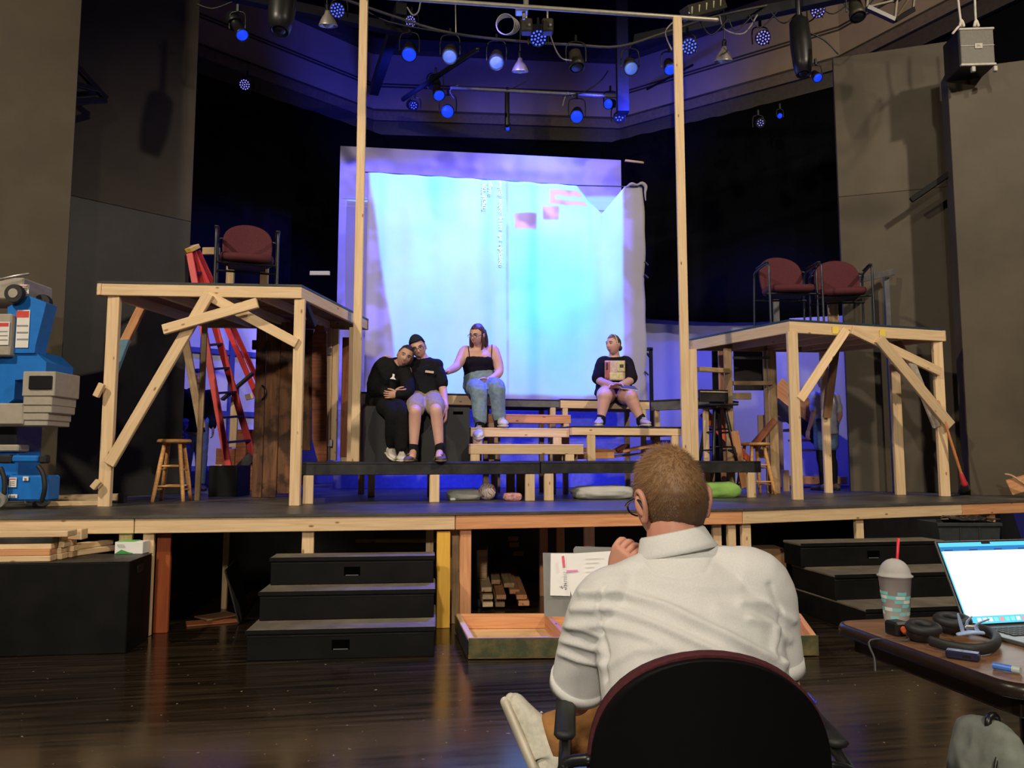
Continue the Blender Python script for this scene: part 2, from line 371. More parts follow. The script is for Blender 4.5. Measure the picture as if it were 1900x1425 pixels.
# --- walls: half-octagon around the stage. plan points, left to right
LW = [V((-9.5, 3.0, 0)), V((-5.6, 9.9, 0)), V((-2.45, 13.0, 0)), V((1.95, 13.35, 0)), V((5.0, 11.2, 0)), V((6.6, 8.4, 0)), V((9.6, 2.0, 0))]
def inset(P, d):
    """shift a plan polyline towards the room"""
    out = []
    for i, p in enumerate(P):
        ns = []
        for a, b_ in ((i - 1, i), (i, i + 1)):
            if 0 <= a and b_ < len(P):
                t = (P[b_] - P[a]).normalized(); ns.append(V((t.y, -t.x, 0)))
        nn = sum(ns, V((0, 0, 0))).normalized(); k = 1 / max(0.3, nn.dot(ns[0]))
        out.append(p + nn * d * k)
    return out
def wall_band(d0, d1, z0, z1, seg=None):
    """solid band following the wall line between insets d0 (room side) and d1"""
    A = inset(LW, d0); B = inset(LW, d1); bm = bmesh.new()
    rows = [[bm.verts.new((p.x, p.y, z)) for p in P] for P, z in ((A, z0), (A, z1), (B, z1), (B, z0))]
    for r in range(4):
        a, b_ = rows[r], rows[(r + 1) % 4]
        for i in range(len(LW) - 1): bm.faces.new((a[i], a[i + 1], b_[i + 1], b_[i]))
    bm.faces.new([rows[r][0] for r in range(4)]); bm.faces.new([rows[r][-1] for r in range(4)])
    bmesh.ops.recalc_face_normals(bm, faces=bm.faces)
    return bm
struct(wobj('wall_back_lower', wall_band(0.0, -0.25, 0.0, 3.7), CYC))
struct(wobj('wall_back_upper', wall_band(0.0, -0.25, 3.7, 6.95), CURTAIN))
struct(wobj('trim_1', wall_band(0.07, -0.2, 6.85, 6.95), TRIMM))
struct(wobj('trim_2', wall_band(0.05, -0.2, 6.95, 7.10), TRIMM))
struct(wobj('trim_3', wall_band(0.10, -0.2, 7.10, 7.26), TRIML))
struct(wobj('trim_4', wall_band(0.04, -0.2, 7.26, 7.33), TRIMM))
struct(wobj('wall_upper', wall_band(0.0, -0.25, 7.33, 8.35), BEIGE))
struct(wobj('trim_5', wall_band(0.012, -0.1, 7.74, 7.765), TRIMM))
struct(wobj('trim_6', wall_band(0.012, -0.1, 7.79, 7.815), TRIMM))
struct(wobj('trim_7', wall_band(0.18, -0.2, 8.35, 8.55), TRIMM))
struct(wobj('wall_top', wall_band(0.35, -0.25, 8.55, 10.2), mat('black_upper_wall', (0.005, 0.005, 0.005), 0.9, spec=0.05)))
# ceiling and the auditorium behind the camera, so the room closes
CEIL = mat('dark_ceiling', (0.02, 0.018, 0.016), 0.9)
struct(wobj('ceiling', box_bm(30, 28, 0.2, 0, c=(0, 6, 10.3)), CEIL))
AUD = mat('auditorium_wall', (0.16, 0.115, 0.08), 0.8, noise_amt=0.06, scale=2)
struct(wobj('wall_front', box_bm(30, 0.2, 10.2, 0, c=(0, -7.5, 5.1)), AUD))
struct(wobj('wall_left', box_bm(0.2, 12, 10.2, 0, c=(-9.7, -2.4, 5.1)), AUD))
struct(wobj('wall_right', box_bm(0.2, 12, 10.2, 0, c=(9.9, -2.4, 5.1)), AUD))

# --- black drape pulled over the upper back wall with a sagging hem
def drape(x0, x1, y0, y1, z0f, z1, name, label):
    bm = bmesh.new(); n = 90; m = 6; rows = []
    for j in range(m + 1):
        r = []
        for i in range(n + 1):
            t = i / n; zz = z0f(t) + (z1 - z0f(t)) * j / m
            f = 0.018 * math.sin(t * 60) + 0.015 * math.sin(t * 23 + 1)
            r.append(bm.verts.new((x0 + (x1 - x0) * t, y0 + (y1 - y0) * t + f, zz)))
        rows.append(r)
    for a, b_ in zip(rows, rows[1:]):
        for i in range(n): bm.faces.new((a[i], a[i + 1], b_[i + 1], b_[i]))
    o = wobj(name, mesh_of(bm, name, True), CURTAIN)
    sm = o.modifiers.new('solid', 'SOLIDIFY'); sm.thickness = 0.015
    return tag(o, label, 'curtain')
IN = inset(LW, 0.12)
drape(IN[3].x - 0.3, IN[4].x, IN[3].y, IN[4].y, lambda t: 3.72 - 0.44 * t - 0.10 * math.sin(t * PI), 6.8, 'black_curtain', 'black curtain with sagging hem on the back wall right of the screen')
drape(IN[1].x, IN[2].x + 0.2, IN[1].y, IN[2].y, lambda t: 3.25 + 0.1 * math.sin(t * PI), 6.8, 'black_curtain', 'black curtain on the angled back wall left of the screen')

# ================================================================ STAGE PLATFORMS
P0, P1, P2, P3 = V((-6.4, 4.99, 0)), V((-0.42, 5.77, 0)), V((1.86, 6.25, 0)), V((5.75, 7.83, 0))
NB = V((-0.2, 0.98, 0))                    # towards the back of the stage
def stage_front(px):
    for A, B in ((P0, P1), (P1, P2), (P2, P3)):
        q = onplane(px, 950, A, B)
        if A.x - 1e-3 <= q.x <= B.x + 1e-3: return V((q.x, q.y, 0))
    return V((q.x, q.y, 0))
def stage_platform(pa, pb, face, legs, label, back=2.45):
    """legs: list of (px, width, material, setback)"""
    t = thing('stage_platform', label, 'stage platform', (pa + pb) / 2)
    d = (pb - pa).normalized(); nn = V((-d.y, d.x, 0))
    wobj('deck', poly_prism([pa - nn * 0.012, pb - nn * 0.012, pb + NB * back, pa + NB * back], S - 0.02, S), DECK, t)
    g = d * 0.003
    A = pa + g + nn * 0.019; B = pb - g + nn * 0.019
    beam('fascia_board', A + V((0, 0, S - 0.073)), B + V((0, 0, S - 0.073)), 0.038, 0.105, face, t)
    A = pa + g + NB * (back - 0.04); B = pb - g + NB * (back - 0.04)
    beam('rear_joist', A + V((0, 0, S - 0.073)), B + V((0, 0, S - 0.073)), 0.038, 0.105, PINE, t)
    for px, wd, mt, sb in legs:
        q = stage_front(px) + nn * (0.038 + 0.022 + sb)
        post('leg', q, 0.0, S - (0.021 if sb < 0.3 else 0.03), wd, 0.038, mt, t, rz=math.atan2(d.y, d.x))
    return t
QA, QB, QC, QD = stage_front(250), stage_front(845), stage_front(1378), stage_front(1786)
stage_platform(P0, QA, PINE, [(231, 0.089, PINE, 0)], 'plywood-decked stage platform with pine edge behind the lumber pile')
stage_platform(QA, QB, PINE, [(274, 0.075, PINE, 0), (571, 0.085, PINE, 0), (800, 0.06, PINE, 0.30)], 'stage platform with knotty pine edge behind the left black steps')
stage_platform(QB, QC, FIR, [(866, 0.085, FIR, 0), (850, 0.075, OLDPINE, 0.12), (1077, 0.075, FIR, 1.1), (1101, 0.07, FIR, 0.9), (1133, 0.09, PINE, 0.5), (1320, 0.07, FIR, 0.6), (1340, 0.075, PINE, 0.05), (1362, 0.07, PINE, 0)], 'stage platform with orange fir edge behind the seated man')
stage_platform(QC, QD, PINE, [(1391, 0.085, PINE, 0), (1602, 0.085, PINE, 0), (1765, 0.08, PINE, 0.02)], 'stage platform with pale pine edge above the right black steps')
stage_platform(QD, P3, FIR, [(1822, 0.08, PINE, 0.02), (1849, 0.075, FIR, 0)], 'stage platform with orange-brown edge at the far right of the stage', 1.4)
# posts of their own standing under the stage
q = V((W(822, 1100, 5.80).x, 5.80, 0)); tag(post('yellow_post', q, 0, 0.70, 0.10, 0.04, YELLOW, None, 0.15), 'bright yellow painted post under the stage edge', 'post')
q = V((W(301, 1100, 5.64).x, 5.64, 0)); tag(post('rust_post', q, 0, 0.70, 0.10, 0.04, RUST, None, 0.15), 'rust-red painted post under the stage behind the black box', 'post')
q = V((-1.66 * 1.44, 6.35, 0)); tag(post('thin_post', V((W(420, 1010, 6.5).x, 6.5, 0)), 0, 0.79, 0.045, 0.03, OLDPINE), 'thin weathered post under the stage left of the steps', 'post')
# --- rear stage floor
A = [p + NB * 2.45 for p in (P0, QA, QB, P1, QC, P2, QD)]
A = sorted(A, key=lambda p: p.x) + [QD + NB * 1.42, P3 + NB * 1.42]
poly = [(p.x, p.y) for p in A] + [(5.9, 9.4), (4.95, 11.1), (1.95, 13.2), (-2.4, 12.9), (-5.5, 9.8), (-7.0, 7.4)]
struct(wobj('floor_stage', poly_prism(poly, 0.0, S), DECK))

# ================================================================ MASKING FLATS
def masking_flat(a, b_, z0, z1, split, th, name_label, mats=(FLATM, FLATLOW), inner=None):
    a, b_ = V(a), V(b_)
    t = thing('masking_flat', name_label, 'flat', ((a.x + b_.x) / 2, (a.y + b_.y) / 2, z0))
    d = (b_ - a).normalized(); nn = V((-d.y, d.x, 0)); L = (b_ - a).length
    def panel(zz0, zz1, m, nm):
        c = (a + b_) / 2 + nn * (th / 2); c.z = (zz0 + zz1) / 2
        R = Matrix((d, nn, V((0, 0, 1)))).transposed().to_4x4()
        return obj(nm, box_bm(L, th, zz1 - zz0, 0.004), m, t, M=Matrix.Translation(c) @ R)
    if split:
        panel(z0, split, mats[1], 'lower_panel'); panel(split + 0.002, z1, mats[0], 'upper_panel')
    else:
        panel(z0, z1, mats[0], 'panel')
    return t
# left pair
masking_flat(V((-6.9, 5.6, 0)), V((W(92, 900, 7.15).x + 0.05, 7.15, 0)), S, 7.6, None, 0.12, 'nearest tall black flat at the left edge of the stage')
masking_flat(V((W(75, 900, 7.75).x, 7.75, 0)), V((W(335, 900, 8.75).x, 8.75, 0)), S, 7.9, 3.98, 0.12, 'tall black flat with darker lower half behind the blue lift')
# right pair
masking_flat(V((W(1578, 900, 9.25).x, 9.25, 0)), V((W(1790, 900, 8.9).x + 0.4, 8.75, 0)), S, 6.25, 4.45, 0.12, 'tall black flat with shadowed edge behind the right wooden platform', (FLATM, FLATM))
masking_flat(V((W(1800, 900, 8.35).x, 8.35, 0)), V((6.15, 7.98, 0)), S, 5.62, None, 0.30, 'tall grey-black flat at the right edge of the stage under the speaker')
# black bracket between the two left flats
t = thing('flat_brace', 'black angled wooden brace between the two left flats', 'brace', W(165, 190, 7.6))
beam('diagonal_arm', W(128, 108, 7.35), W(197, 184, 7.75), 0.05, 0.06, BLK, t)
beam('lower_arm', W(120, 190, 7.3), W(196, 186, 7.75), 0.05, 0.06, BLK, t)
beam('middle_arm', W(122, 152, 7.3), W(178, 166, 7.6), 0.05, 0.05, BLK, t)
beam('rear_arm', W(128, 176, 7.5), W(190, 172, 7.9), 0.05, 0.05, BLK, t)
# shadowy brace between right flats
t = tag(beam('flat_brace', W(1690, 372, 8.7), W(1765, 320, 8.55), 0.05, 0.06, BLACKBOX), 'black diagonal brace between the two right flats', 'brace')
# ================================================================ RISERS AND STEPS (middle of the stage)
RA, RB = V((-1.82, 6.78, 0)), V((2.52, 7.86, 0))          # front line of the long black riser
RD = (RB - RA).normalized(); RN = V((-RD.y, RD.x, 0))
def roff(d): return RA + RN * d, RB + RN * d               # parallel line d behind the riser front
def rp(px, d):
    """plan point for pixel column px on the line d behind the riser front"""
    A, B = roff(d); q = onplane(px, 860, A, B); return V((q.x, q.y, 0))
RZ = math.atan2(RD.y, RD.x)
def rz_at(px, py, d):
    A, B = roff(d); return onplane(px, py, A, B).z
def platform(name, label, px0, px1, d, depth, ztop, zbase, face, top, legs, fh=0.089, group=None, legw=0.089, legmat=None, cat='platform', tt=0.019):
    """rectangular riser: top sheet, front beam, rear beam, end beams, legs. legs: px list"""
    a, b_ = rp(px0, d), rp(px1, d); t = thing(name, label, cat, (a + b_) / 2 + V((0, 0, zbase)), group=group)
    M = Matrix.Translation((a + b_) / 2 + RN * (depth / 2) + V((0, 0, ztop - tt / 2))) @ Matrix.Rotation(RZ, 4, 'Z')
    L = (b_ - a).length
    obj('top', box_bm(L, depth, tt, 0.003), top, t, M=M)
    zb = ztop - tt - fh / 2 - 0.0005
    beam('front_beam', a + RN * 0.019 + V((0, 0, zb)), b_ + RN * 0.019 + V((0, 0, zb)), 0.038, fh, face, t)
    beam('rear_beam', a + RN * (depth - 0.019) + V((0, 0, zb)), b_ + RN * (depth - 0.019) + V((0, 0, zb)), 0.038, fh, face, t)
    for e, s in ((a, 1), (b_, -1)):
        e2 = e + RD * (0.019 * s)
        beam('end_beam', e2 + RN * 0.04 + V((0, 0, zb)), e2 + RN * (depth - 0.04) + V((0, 0, zb)), 0.038, fh, face, t)
    zl = ztop - tt - fh - 0.001
    for px in legs:
        post('leg', rp(px, d) + RN * 0.02, zbase, zl + 0.0, legw, 0.036, legmat or PINE, t, rz=RZ)
    for e in (a + RD * 0.05, b_ - RD * 0.05):
        post('rear_leg', e + RN * (depth - 0.06), zbase, zl, legw, 0.036, legmat or OLDPINE, t, rz=RZ)
    return t
ZR = 1.205
platform('black_riser', 'long black riser platform under the seated couple, scuffed front edge', 560, 1002, 0, 1.02, ZR, S, BLACKP, BLACKP, [573, 807, 984], 0.095)
platform('black_riser', 'long black riser platform behind the seated director, stools on its right end', 1004, 1412, 0, 1.02, ZR + 0.004, S, BLACKP, BLACKP, [1019, 1395], 0.095)
# steps between the couple and the right sitter
Z1 = rz_at(975, 824, 0.30); Z2 = rz_at(960, 794, 0.58); Z3 = rz_at(985, 769, 0.88); Z4 = rz_at(1000, 739, 1.15)
platform('wooden_step', 'lowest open pine step on the black riser', 873, 1083, 0.30, 0.26, Z1, ZR + 0.005, PINE, PINE, [882, 1058], 0.08, cat='step')
platform('wooden_step', 'second open pine step under the jeans-wearing woman\'s feet', 873, 1057, 0.58, 0.28, Z2, ZR + 0.005, PINE, PINE, [886, 1035], 0.072, cat='step')
platform('wooden_step', 'third pine step below the grey-painted beam', 905, 1060, 0.88, 0.16, Z3, ZR + 0.005, FIR, FIR, [912, 1052], 0.072, cat='step', legw=0.06)
# right middle platform and upper platforms
ZM = rz_at(1170, 791, 0.50)
platform('pine_platform', 'black-topped pine platform under the right sitter\'s feet', 1062, 1266, 0.50, 0.60, ZM, ZR + 0.005, PINE, BLACKP, [1098, 1255], 0.075)
ZU = rz_at(1110, 741, 1.16)
platform('upper_platform', 'orange pine upper platform that the right sitter sits on', 1041, 1207, 1.16, 0.62, ZU, ZR if False else S, PINE, BLACKP, [1050, 1196], 0.085, legw=0.06)
platform('upper_platform', 'grey-painted upper platform below the middle of the screen', 936, 1039, 1.16, 0.62, ZU - 0.01, S, GREYP, BLACKP, [1027], 0.07, legw=0.06)
ZL = rz_at(780, 729, 1.05)
platform('upper_platform', 'pine upper platform that the woman in jeans sits on', 668, 934, 1.05, 0.72, ZL, S, PINE, BLACKP, [690, 800, 918], 0.10, legw=0.07)
# blue-grey platform running back on the right
a = rp(1209, 1.16); b_ = W(1290, 738, a.y - 0.35); b_.z = 0
t = thing('side_platform', 'blue-lit black platform to the right of the screen', 'platform', a + V((0, 0, S)))
d = (V((b_.x, b_.y, 0)) - a).normalized(); nn = V((-d.y, d.x, 0)); b_ = a + d * 0.72
wobj('top', poly_prism([a, b_, b_ + nn * 0.8, a + nn * 0.8], ZU - 0.02, ZU), BLACKP, t)
beam('front_beam', a + nn * 0.02 + V((0, 0, ZU - 0.07)), b_ + nn * 0.02 + V((0, 0, ZU - 0.07)), 0.038, 0.10, GREYP, t)
post('leg', a + d * 0.06 + nn * 0.03, S, ZU - 0.12, 0.06, 0.036, PINE, t, rz=RZ)
post('leg', b_ - d * 0.06 + nn * 0.03, S, ZU - 0.12, 0.06, 0.036, PINE, t, rz=RZ)
post('leg', b_ - d * 0.06 + nn * 0.7, S, ZU - 0.12, 0.06, 0.036, PINE, t, rz=RZ)
# black box bench with a hand hole, on the riser below the couple
def box_with_hole(L, D, H, hole, hz):
    """closed box, front face with an oblong hand hole; origin at bottom centre front"""
    bm = bmesh.new(); hw, hh = hole[1] / 2, hole[2] / 2; hx = hole[0]
    xs = [-L / 2, hx - hw, hx + hw, L / 2]; zs = [0, hz - hh, hz + hh, H]
    g = [[bm.verts.new((x, 0, z)) for z in zs] for x in xs]; gb = [[bm.verts.new((x, 0.02, z)) for z in zs] for x in xs]
    for i in range(3):
        for j in range(3):
            if i == 1 and j == 1: continue
            bm.faces.new((g[i][j], g[i + 1][j], g[i + 1][j + 1], g[i][j + 1]))
    ring = [(1, 1), (2, 1), (2, 2), (1, 2)]
    for k in range(4):
        p, q_ = ring[k], ring[(k + 1) % 4]
        bm.faces.new((g[p[0]][p[1]], gb[p[0]][p[1]], gb[q_[0]][q_[1]], g[q_[0]][q_[1]]))
    rear = [[bm.verts.new((x, D, z)) for z in (0, H)] for x in (-L / 2, L / 2)]
    bm.faces.new((g[0][0], g[0][1], g[0][2], g[0][3], rear[0][1], rear[0][0])); bm.faces.new((g[3][3], g[3][2], g[3][1], g[3][0], rear[1][0], rear[1][1]))
    bm.faces.new([g[i][3] for i in range(4)] + [rear[1][1], rear[0][1]]); bm.faces.new([g[i][0] for i in range(3, -1, -1)] + [rear[0][0], rear[1][0]])
    bm.faces.new((rear[0][0], rear[0][1], rear[1][1], rear[1][0]))
    for v in list(bm.verts):
        if not v.link_faces: bm.verts.remove(v)
    bmesh.ops.recalc_face_normals(bm, faces=bm.faces)
    return bm
BOXZ = rz_at(860, 756, 0.42)
a, b_ = rp(678, 0.42), rp(871, 0.42); Lb = (b_ - a).length
M = Matrix.Translation((a + b_) / 2 + V((0, 0, ZR))) @ Matrix.Rotation(RZ, 4, 'Z')
o = thing('black_box', 'black wooden box with hand hole that the couple sits on', 'box', (a + b_) / 2 + V((0, 0, ZR)), RZ)
obj('body', box_with_hole(Lb, 0.56, BOXZ - ZR, (Lb / 2 - 0.115, 0.10, 0.03), BOXZ - ZR - 0.055), scuffed('charcoal_box', (0.022, 0.022, 0.023), (0.05, 0.05, 0.05), 0.6, 0.4, 4), o)

# --- two tall posts framing the screen
pl = rp(664, 0.72); ZTOP = 6.6
tag(post('tall_post', V((W(659, 850, 7.55).x, 7.55, 0)), ZR, 6.35, 0.085, 0.038, PINE), 'tall pine post standing left of the screen', 'post')
tag(post('tall_post', V((W(655, 850, 7.66).x - 0.03, 7.66, 0)), ZR, 2.55, 0.06, 0.038, PINE), 'short pine stud behind the left tall post', 'post')
tag(post('tall_post', V((W(1274, 850, 7.62).x, 7.62, 0)), S, W(1260, 32, 7.62).z, 0.089, 0.038, PINE), 'tall pine post standing right of the screen', 'post')

# ================================================================ SCREEN
SA, SB = V((W(676, 700, 9.45).x, 9.45, 0)), V((W(1199, 700, 9.95).x, 9.95, 0))
SD = (SB - SA).normalized(); SN = V((-SD.y, SD.x, 0))
def sc(px, py, off=0.0):
    return onplane(px, py, SA + SN * off, SB + SN * off)
SHEET = mat('white_muslin', (0.37, 0.355, 0.34), 0.9, noise_amt=0.04, scale=3, bump=0.0, spec=0.1)
def make_sheet():
    """muslin sheet hung in front of the board; its top right has slipped and hangs in a V"""
    bm = bmesh.new(); nu, nv = 96, 70; L = (SB - SA).length
    ztop_l = sc(676, 320).z; zbot = ZU + 0.015
    def top(u):
        px = 676 + u * (1199 - 676)
        if px <= 1069: y = 320 + (px - 676) * (345 - 320) / (1069 - 676)
        elif px <= 1116: y = 345 + (px - 1069) * (397 - 345) / (1116 - 1069)
        elif px <= 1163: y = 397 - (px - 1116) * (397 - 346) / (1163 - 1116)
        else: y = 346 - 3 * math.sin((px - 1163) / 36 * PI)
        return sc(px, y).z
    us = sorted(set([i / nu for i in range(nu + 1)] + [(p - 676) / 523 for p in (1069, 1116, 1163)]))
    cols = []
    for u in us:
        zt = top(u); col = []
        for j in range(nv + 1):
            v = j / nv; z = zbot + (zt - zbot) * v
            p = SA + SD * (L * u)
            hem = max(0, u - 0.86) / 0.14
            f = 0.010 * math.sin(u * 60 + v * 2) * (0.3 + v) + 0.012 * noise.noise(V((u * 5, v * 2, 3)))
            f += 0.05 * hem * math.sin(v * 14 + u * 25) * 0.4 + 0.03 * math.sin((u * 1.3 - v) * 9) * (1 - abs(2 * v - 1))
            f += 0.05 * max(0, v - 0.82) / 0.18 * abs(math.sin(u * 34)) * (1 if u > 0.74 else 0.1)
            p = p + SN * (f - 0.02); col.append(bm.verts.new((p.x + 0.006 * hem * math.sin(v * 30), p.y, z)))
        cols.append(col)
    for a, b_ in zip(cols, cols[1:]):
        for j in range(nv): bm.faces.new((a[j], b_[j], b_[j + 1], a[j + 1]))
    return mesh_of(bm, 'sheet', True)
t = thing('muslin_sheet', 'white muslin sheet screen hung on a line, top right corner slipped down', 'screen', (SA + SB) / 2 + V((0, 0, ZU + 0.01)))
o = wobj('sheet', make_sheet(), SHEET, t); sm = o.modifiers.new('solid', 'SOLIDIFY'); sm.thickness = 0.003
tube_obj('hanging_line', [sc(672, 319, 0.03), sc(1069, 344, 0.03), sc(1196, 347, 0.03)], 0.008, BLK, t, 6, 1)
bm = bmesh.new()
tube(bm, [sc(1163, 346, -0.02), sc(1172, 341, -0.025), sc(1182, 343, -0.02), sc(1191, 340, -0.025), sc(1198, 346, -0.02), sc(1197, 358, -0.02), sc(1198, 372, -0.015)], [0.008, 0.020, 0.014, 0.022, 0.024, 0.014, 0.006], 10, 4)
wobj('gathered_corner', mesh_of(bm, 'g', True), SHEET, t)
for py in (488, 512, 692):
    p = sc(1199, py, -0.03); beam('clip', p + V((-0.02, 0, 0.02)), p + V((0.03, 0, -0.03)), 0.02, 0.02, BLK, t)
# board behind the sheet
BA, BB = V((W(622, 700, 10.05).x, 10.05, 0)), V((W(1158, 700, 10.55).x, 10.55, 0))
ztl = onplane(622, 270, BA, BB).z
t = thing('backdrop_board', 'large pale purple-lit backdrop board behind the muslin sheet', 'backdrop', (BA + BB) / 2 + V((0, 0, S)))
d = (BB - BA).normalized(); BN = V((-d.y, d.x, 0)); nb = 3
BOARD = mat('backdrop_muslin', (0.30, 0.28, 0.50), 0.85, noise_amt=0.10, scale=1.6)  # part of the blue stage light on the board is put into this colour
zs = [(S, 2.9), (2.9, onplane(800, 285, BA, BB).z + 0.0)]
Lx = (BB - BA).length
ZLOW = 1.86
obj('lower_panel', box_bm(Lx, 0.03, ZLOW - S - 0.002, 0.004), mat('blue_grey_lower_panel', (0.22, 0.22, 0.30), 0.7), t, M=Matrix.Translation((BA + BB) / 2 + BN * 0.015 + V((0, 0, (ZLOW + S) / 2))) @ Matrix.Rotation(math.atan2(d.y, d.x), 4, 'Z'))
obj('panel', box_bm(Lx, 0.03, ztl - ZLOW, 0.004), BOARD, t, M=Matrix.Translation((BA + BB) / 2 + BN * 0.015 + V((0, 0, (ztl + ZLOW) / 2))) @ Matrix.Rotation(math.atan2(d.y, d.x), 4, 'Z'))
for s_ in (0.02, 0.34, 0.66, 0.98):
    p = BA + (BB - BA) * s_ + BN * 0.055; post('stud', p, S, ztl, 0.07, 0.038, OLDPINE, t, rz=math.atan2(d.y, d.x))
# thin batten sticking out on the board's right
tag(beam('batten', W(1160, 298, 10.5), W(1194, 302, 10.6), 0.03, 0.03, PINE), 'thin pale batten end beside the backdrop board', 'batten')

PROJ_W = 2700.0
# --- projector light: hangs from the grid, square to the sheet, image thrown downwards
def projector():
    z = 5.75; c = (SA + SB) / 2 - SN * 3.9
    d = bpy.data.lights.new('projector_light', 'SPOT'); o = bpy.data.objects.new('projector_light', d); COL.objects.link(o)
    d.spot_size = math.radians(130); d.spot_blend = 0.0; d.shadow_soft_size = 0.01; d.energy = PROJ_W; d.color = (1, 1, 1)
    M = Matrix((SD, V((0, 0, 1)), -SN)).transposed().to_4x4(); M.translation = V((c.x, c.y, z)); o.matrix_world = M
    MI = M.inverted()
    def uv(px, py):
        q = MI @ sc(px, py); return (q.x / -q.z, q.y / -q.z)
    d.use_nodes = True; n = d.node_tree.nodes; l = d.node_tree.links
    em = n['Emission']
    tc = n.new('ShaderNodeTexCoord'); sx = n.new('ShaderNodeSeparateXYZ'); l.new(tc.outputs['Normal'], sx.inputs[0])
    def math_(op, a, b_=None, c_=None):
        k = n.new('ShaderNodeMath'); k.operation = op
        for i, v in enumerate((a, b_, c_)):
            if v is None: continue
            if isinstance(v, (int, float)): k.inputs[i].default_value = v
            else: l.new(v, k.inputs[i])
        return k.outputs[0]
    az = math_('MAXIMUM', math_('ABSOLUTE', sx.outputs['Z']), 0.02)
    U = math_('DIVIDE', sx.outputs['X'], az); Vv = math_('DIVIDE', sx.outputs['Y'], az)
    def step(x, e, wd): return math_('SMOOTHSTEP', x, e - wd, e + wd) if False else None
    def ss(x, e0, e1):
        k = n.new('ShaderNodeMapRange'); k.interpolation_type = 'SMOOTHSTEP'
        l.new(x, k.inputs['Value']); k.inputs['From Min'].default_value = e0; k.inputs['From Max'].default_value = e1
        return k.outputs['Result']
    def halfplane(p, q, soft=0.006):
        """1 on the right-hand side of p->q (uv)"""
        ex, ey = q[0] - p[0], q[1] - p[1]; L = math.hypot(ex, ey); nx, ny = ey / L, -ex / L
        k = math_('ADD', math_('MULTIPLY', U, nx), math_('MULTIPLY', Vv, ny)); e = nx * p[0] + ny * p[1]
        return ss(math_('SUBTRACT', k, e), -soft, soft)
    def quad(P, soft=0.004):
        r = None
        for i in range(len(P)):
            h = halfplane(P[i], P[(i + 1) % len(P)], soft); r = h if r is None else math_('MULTIPLY', r, h)
        return r
    cvec = n.new('ShaderNodeCombineXYZ'); l.new(U, cvec.inputs[0]); l.new(Vv, cvec.inputs[1])
    def nzt(scale, sxy, seed, detail=2, rot=0):
        mp = n.new('ShaderNodeMapping'); mp.inputs['Scale'].default_value = (sxy[0], sxy[1], 1); mp.inputs['Location'].default_value = (seed, seed * 0.7, 0); mp.inputs['Rotation'].default_value = (0, 0, rot); l.new(cvec.outputs[0], mp.inputs['Vector'])
        t_ = n.new('ShaderNodeTexNoise'); t_.inputs['Scale'].default_value = scale; t_.inputs['Detail'].default_value = detail; l.new(mp.outputs[0], t_.inputs['Vector']); return t_.outputs['Fac']
    # main picture (clockwise in uv as seen from the light)
    pic = quad([uv(683, 318), uv(1156, 318), uv(1158, 737), uv(741, 734)], 0.007)
    upper = quad([uv(560, 180), uv(1400, 180), uv(1400, 322), uv(560, 315)], 0.004)
    u0 = uv(700, 500)[0]; u1 = uv(1150, 500)[0]; um = uv(940, 500)[0]
    # colours of the picture
    rp_ = n.new('ShaderNodeValToRGB'); e = rp_.color_ramp.elements
    e[0].position = 0.30; e[0].color = (0.0, 0.80, 2.2, 1); e[1].position = 0.62; e[1].color = (0.22, 0.62, 2.4, 1)
    right = ss(U, um - 0.004, um + 0.004)
    cx, cy = uv(1020, 560)
    ru = math_('DIVIDE', math_('SUBTRACT', U, cx), 0.20); rv = math_('DIVIDE', math_('SUBTRACT', Vv, cy), 0.26)
    rr = math_('SQRT', math_('ADD', math_('MULTIPLY', ru, ru), math_('MULTIPLY', rv, rv)))
    glow = math_('SUBTRACT', 1.0, ss(rr, 0.1, 1.3))
    nzv = nzt(3.0, (1, 1), 4.0, 3); nzs = nzt(2.0, (3.0, 0.35), 9.0, 3); nzd = nzt(2.5, (0.5, 2.2), 2.0, 2, -0.5)
    mixv = math_('ADD', math_('MULTIPLY', nzv, 0.45), math_('ADD', math_('MULTIPLY', nzs, 0.40), math_('MULTIPLY', nzd, 0.25)))
    fac = math_('SUBTRACT', math_('ADD', mixv, 0.02), math_('MULTIPLY', glow, 0.34))
    l.new(fac, rp_.inputs['Fac'])
    # thin dark seam and arc streak
    seam = math_('SUBTRACT', 1.0, math_('MULTIPLY', quad([uv(937, 300), uv(943, 300), uv(944, 742), uv(940, 742)], 0.003), 0.40))
    # pale blocks where the picture is dark
    hole = None
    for P in ([(954, 397), (995, 399), (994, 428), (955, 426)], [(1007, 384), (1037, 386), (1036, 410), (1008, 408)], [(1020, 353), (1075, 355), (1090, 382), (1020, 381)]):
        h = quad([uv(*p) for p in P], 0.004); hole = h if hole is None else math_('MAXIMUM', hole, h)
    bar = quad([uv(*p) for p in [(1030, 365), (1088, 366), (1094, 374), (1032, 373)]], 0.004)
    hole = math_('MULTIPLY', hole, math_('SUBTRACT', 1.0, bar))
    keep = math_('SUBTRACT', 1.0, hole)
    lev = math_('MULTIPLY', math_('MULTIPLY', pic, seam), keep)
    # faint purple spill around and on the board
    sp0 = n.new('ShaderNodeMixRGB'); sp0.inputs['Color1'].default_value = (0.10, 0.08, 0.75, 1); sp0.inputs['Color2'].default_value = (0.42, 0.22, 0.85, 1); l.new(math_('MULTIPLY', hole, pic), sp0.inputs['Fac'])
    sp = n.new('ShaderNodeMixRGB'); l.new(sp0.outputs['Color'], sp.inputs['Color1']); l.new(rp_.outputs['Color'], sp.inputs['Color2']); l.new(lev, sp.inputs['Fac'])
    frame_ = quad([uv(590, 255), uv(1170, 255), uv(1172, 760), uv(600, 760)], 0.02)
    up_t = n.new('ShaderNodeTexNoise'); up_t.inputs['Scale'].default_value = 9; l.new(cvec.outputs[0], up_t.inputs['Vector'])
